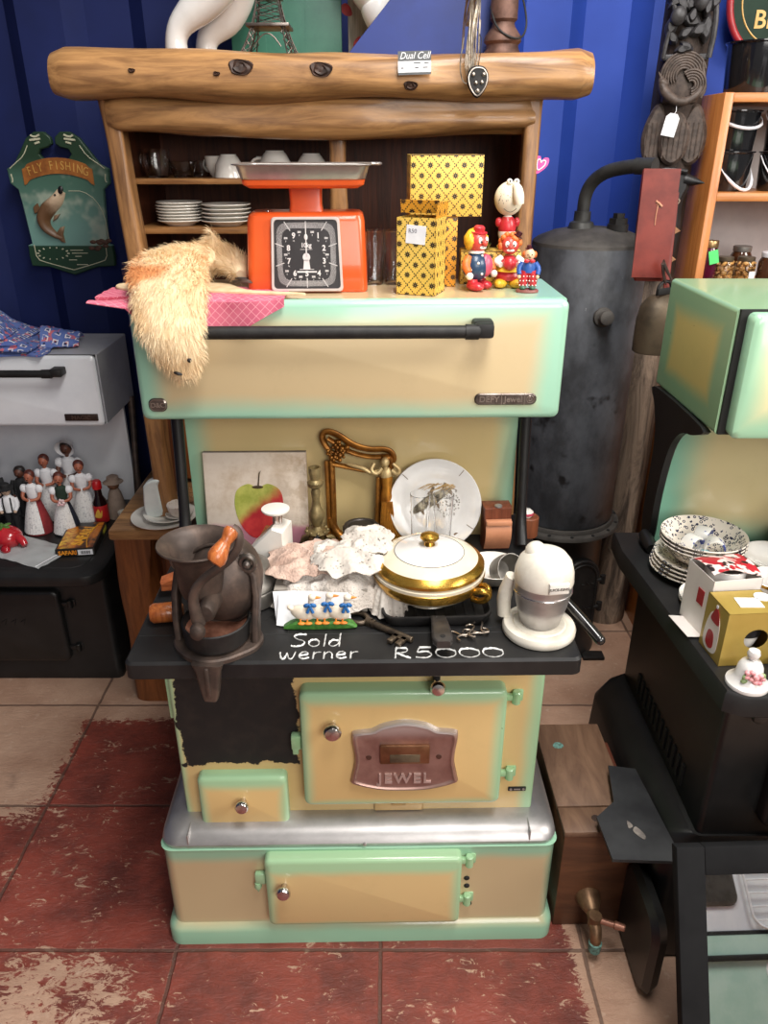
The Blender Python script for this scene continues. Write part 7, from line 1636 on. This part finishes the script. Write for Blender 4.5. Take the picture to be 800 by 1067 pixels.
b = B(); b.lathe([(.034, 0), (.0345, .002), (.0335, .006), (.026, .010), (.0215, .020), (.0195, .036), (.015, .044), (.007, .048), (.006, .050), (.0095, .055), (.0105, .060), (.0085, .066), (.003, .069), (0, .069)], 40, None, (True, True)); t = thing('china_bell', 'small white china hand bell painted with pink flowers at the cooktop corner', 'bell', (.597, 1.020, RZ_)); bl = obj('bell', b, PORC, t)
b = B()
def flower(a, z, s):
    r = .0215 if z > .02 else .027; c = Vector((r * math.cos(a), r * math.sin(a), z)); o = Vector((math.cos(a), math.sin(a), .1)); u = Vector((-math.sin(a), math.cos(a), 0)); w_ = Vector((0, 0, 1))
    for k in range(5): q = k * 1.257; b.ball(c + (u * math.cos(q) + w_ * math.sin(q)) * s, (s * .75, s * .75, s * .6), 8, 6)
flower(-1.95, .031, .0066); obj('painted_flower', b, pm('flower_pink', (230, 166, 168), (222, 134, 146), .4), bl); b = B(); flower(-1.3, .024, .0072); obj('painted_flower', b, pm('flower_pink', (230, 166, 168), (222, 134, 146), .4), bl)
b = B()
for a, z in ((-2.3, .018), (-.95, .024), (-1.05, .030), (-2.25, .026)): b.ball((.0225 * math.cos(a), .0225 * math.sin(a), z), (.006, .004, .005), 8, 6)
obj('painted_leaf', b, pm('leaf_soft_green', (140, 160, 110), (110, 136, 84), .4), bl)
for i, (x, y, lab) in enumerate(((.708, 1.205, 'white cup with gold rim line behind the gold carton'), (.712, 1.118, 'white cup with gold rim line at the frame edge right of the gold carton'))):
    t = cup((x, y, RZ_), .042, .092, lab, .2, 'gold rimmed white cups', False, PORC, True); obj('gold_rim', B().lathe([(.0415, .086), (.0424, .087), (.0426, .0915), (.0418, .0925)], 32, None, (False, False)), GOLD, t)
t = thing('iron_kettle', 'black iron kettle at the back right corner behind the plates', 'kettle', (.905, 1.43, RZ_)); obj('body', B().lathe([(0, 0), (.06, 0), (.068, .01), (.064, .05), (.045, .08), (.02, .088), (0, .09)], 32), BLACK_EN, t); b = B(); b.tube([(-.06, 0, .05), (-.07, 0, .11), (0, 0, .14), (.07, 0, .11), (.06, 0, .05)], .006, 10, smooth=2); obj('handle', b, BLACK_EN, t)
t = thing('small_dish', 'small dark blue and white dish beside the gold carton right side', 'dish', (.674, 1.045, RZ_)); obj('dish', B().lathe([(0, 0), (.016, 0), (.024, .014), (.026, .018), (.0245, .018), (.016, .004), (0, .003)], 28), pm('dark_blue_glaze', (40, 46, 92), (196, 196, 204), .2, 0, 60, coat=.4, lo=.6, hi=.65), t)

# ================================================================ floor: wooden water box and mirror
wx = thing('wooden_water_box', 'brown wooden box with brass tap standing between the two stoves', 'box', (.430, 1.25, 0), math.radians(1))
WB = wood('water_box_side', (104, 66, 42), (72, 44, 28), 0, 4, .5, streak=5); WT = wood('water_box_top', (128, 98, 76), (92, 66, 50), 1, 5, .55, streak=5)
b = B(); b.bx(-.074, .072, -.15, .16, 0, .262, .003); obj('box', b, WB, wx)
b = B(); b.bx(-.076, .074, -.085, .162, .262, .276, .003); obj('top_board', b, WT, wx)
b = B(); b.bx(-.076, .074, -.153, -.088, .262, .276, .003); fb = obj('front_board', b, WT, wx)
b = B(); b.lathe([(.009, .2758), (.008, .2766), (0, .2766)], 16, T(-.005, -.118, 0)); obj('plug_hole', b, pm('hole_brown', (62, 42, 32), (44, 30, 24), .7), fb)
b = B(); b.prism(spline([(-.012, 0), (-.004, .010), (.008, .008), (.012, -.002), (.004, -.009), (-.008, -.008)], 4), .2755, .2766, T(-.035, .09, 0)); obj('verdigris_spot', b, pm('verdigris', (104, 146, 136), (72, 92, 82), .8, 0, 160), wx)
b = B(); b.bx(.074, .088, -.06, .12, 0, .258, .003); obj('side_board', b, wood('water_box_red', (96, 50, 34), (66, 34, 24), 1, 5, .5, streak=5), wx)
TB = pm('tap_brass', (148, 118, 88), (112, 84, 62), .45, .7, 40, .2)
b = B(); b.lathe([(.026, 0), (.024, .012), (.014, .034), (.011, .038)], 24, aim((-.008, -.150, .088), (0, -1, 0))); b.tube([(-.008, -.165, .088), (-.008, -.20, .086), (-.008, -.222, .074), (-.008, -.226, .05)], [.012, .0115, .012, .011], 14, smooth=2); b.cyl((-.008, -.205, .075), (-.008, -.205, .102), .013); tpo = obj('tap', b, TB, wx)
b = B(); b.cyl((-.008, -.226, .052), (-.008, -.227, .026), .0135, .012, 16, .002); obj('tap_spout', b, pm('verdigris', (0, 0, 0)), tpo)
b = B(); b.cyl((-.008, -.205, .092), (.030, -.222, .094), .0065, .006); b.cyl((.026, -.220, .094), (.046, -.229, .095), .0085, .007, 16, .002); obj('tap_handle', b, pm('tap_handle_copper', (166, 116, 96), (132, 90, 74), .45, .5), tpo)

mi = thing('framed_mirror', 'black framed mirror leaning against the right stove at the bottom right', 'mirror', (.735, .70, 0), math.radians(2), None, (math.radians(-28), 0, math.radians(2)))
W_, H2 = .235, .492; FB = pm('mirror_frame_black', (32, 32, 33), (26, 26, 27), .85, 0, 10, spec=.1)
for nm, x0, x1, z0, z1 in (('stile', -W_, -W_ + .048, 0, H2), ('stile', W_ - .048, W_, 0, H2), ('rail', -W_ + .048, W_ - .048, H2 - .048, H2), ('rail', -W_ + .048, W_ - .048, 0, .048)):
    b = B(); b.bx(x0, x1, 0, .022, z0, z1, .002); obj(nm, b, FB, mi)
b = B(); b.bx(-W_ + .044, W_ - .044, .010, .014, .044, H2 - .044); obj('mirror_glass', b, pm('silvered_glass', (236, 240, 238), (232, 238, 236), .015, 1.0), mi)
b = B(); b.bx(-W_ + .05, W_ - .05, .0145, .020, .05, H2 - .05); obj('backing', b, BLACK_MATT, mi)

# ---- the white range across the aisle, seen in the mirror
wr = thing('white_range', 'white and pale green range across the aisle seen in the mirror', 'stove', (1.55, -1.45, 0), PI)
b = B(); b.rr([(0, -.55, .55, -.30, .30, .02), (.33, -.55, .55, -.30, .30, .02)]); obj('drawer_base', b, pm('pale_mint', (188, 216, 204), (170, 204, 190), .25, 0, 8, coat=.3), wr)
b = B(); b.rr([(.34, -.55, .55, -.29, .30, .02), (1.0, -.55, .55, -.29, .30, .02)]); obj('body', b, WHITE_EN, wr)
b = B(); b.bx(-.55, .55, -.296, -.2, .326, .346); obj('black_gap', b, BLACK_MATT, wr)
b = B(); b.panel(-.03, .44, .435, .80, -.29, .012, .04, .004); obj('oven_window', b, pm('smoked_glass', (74, 70, 66), (60, 56, 52), .15), wr)
b = B(); b.bx(-.50, .30, -.318, -.299, .24, .262, .003); obj('drawer_handle', b, BLACK_MATT, wr)
b = B(); b.tube([(x, -.31, z) for x, z in rrect(-.46, -.07,   .35, .62, .06)], .006, 8, True)
for k in range(5): b.tube([(-.46, -.31, .38 + k * .05), (-.07, -.31, .38 + k * .05)], .003, 6)
obj('wire_rack', b, WW, wr)
b = B(); b.lathe([(.045, 0), (.045, .004), (0, .005)], 28, aim((-.12, -.30, .2), (0, -1, 0))); obj('round_emblem', b, PAPER, wr)
# ================================================================ camera, light, view
cam = bpy.data.cameras.new('camera'); cam.sensor_fit = 'HORIZONTAL'; cam.sensor_width = 36; cam.lens = 36.0
cam.clip_start = 0.02
co = bpy.data.objects.new('camera', cam); COL.objects.link(co); co.location = (0, 0, 1.5); co.rotation_euler = (math.radians(90 - 25.5), 0, 0)
SC.camera = co
def area(name, loc, tgt, size, power, col, sy=None):
    l = bpy.data.lights.new(name, 'AREA'); l.energy = power; l.color = col; l.size = size
    if sy: l.shape = 'RECTANGLE'; l.size_y = sy
    o = bpy.data.objects.new(name, l); COL.objects.link(o); o.location = loc
    o.rotation_euler = (Vector(tgt) - Vector(loc)).to_track_quat('-Z', 'Y').to_euler(); return o
area('doorway_daylight', (2.5, .25, 2.45), (-.1, 1.5, .8), 1.1, 50, (1.0, .95, .89), 1.1)
area('overhead_fill', (.35, .75, 3.0), (.4, 1.5, .2), .6, 52, (1.0, .97, .93), 1.6)  # unseen overhead light, added to brighten the aisle floor
area('front_daylight', (1.2, -2.2, 2.2), (0, 1.3, .6), 2.0, 60, (1.0, .96, .92), 1.6)
w = bpy.data.worlds.new('World'); SC.world = w; w.use_nodes = True
w.node_tree.nodes['Background'].inputs[0].default_value = (1.0, .97, .93, 1); w.node_tree.nodes['Background'].inputs[1].default_value = 0.13
SC.view_settings.view_transform = 'Standard'; SC.view_settings.look = 'None'; SC.view_settings.gamma = 1.0; SC.view_settings.exposure = 0.35
SC.view_settings.use_curve_mapping = False
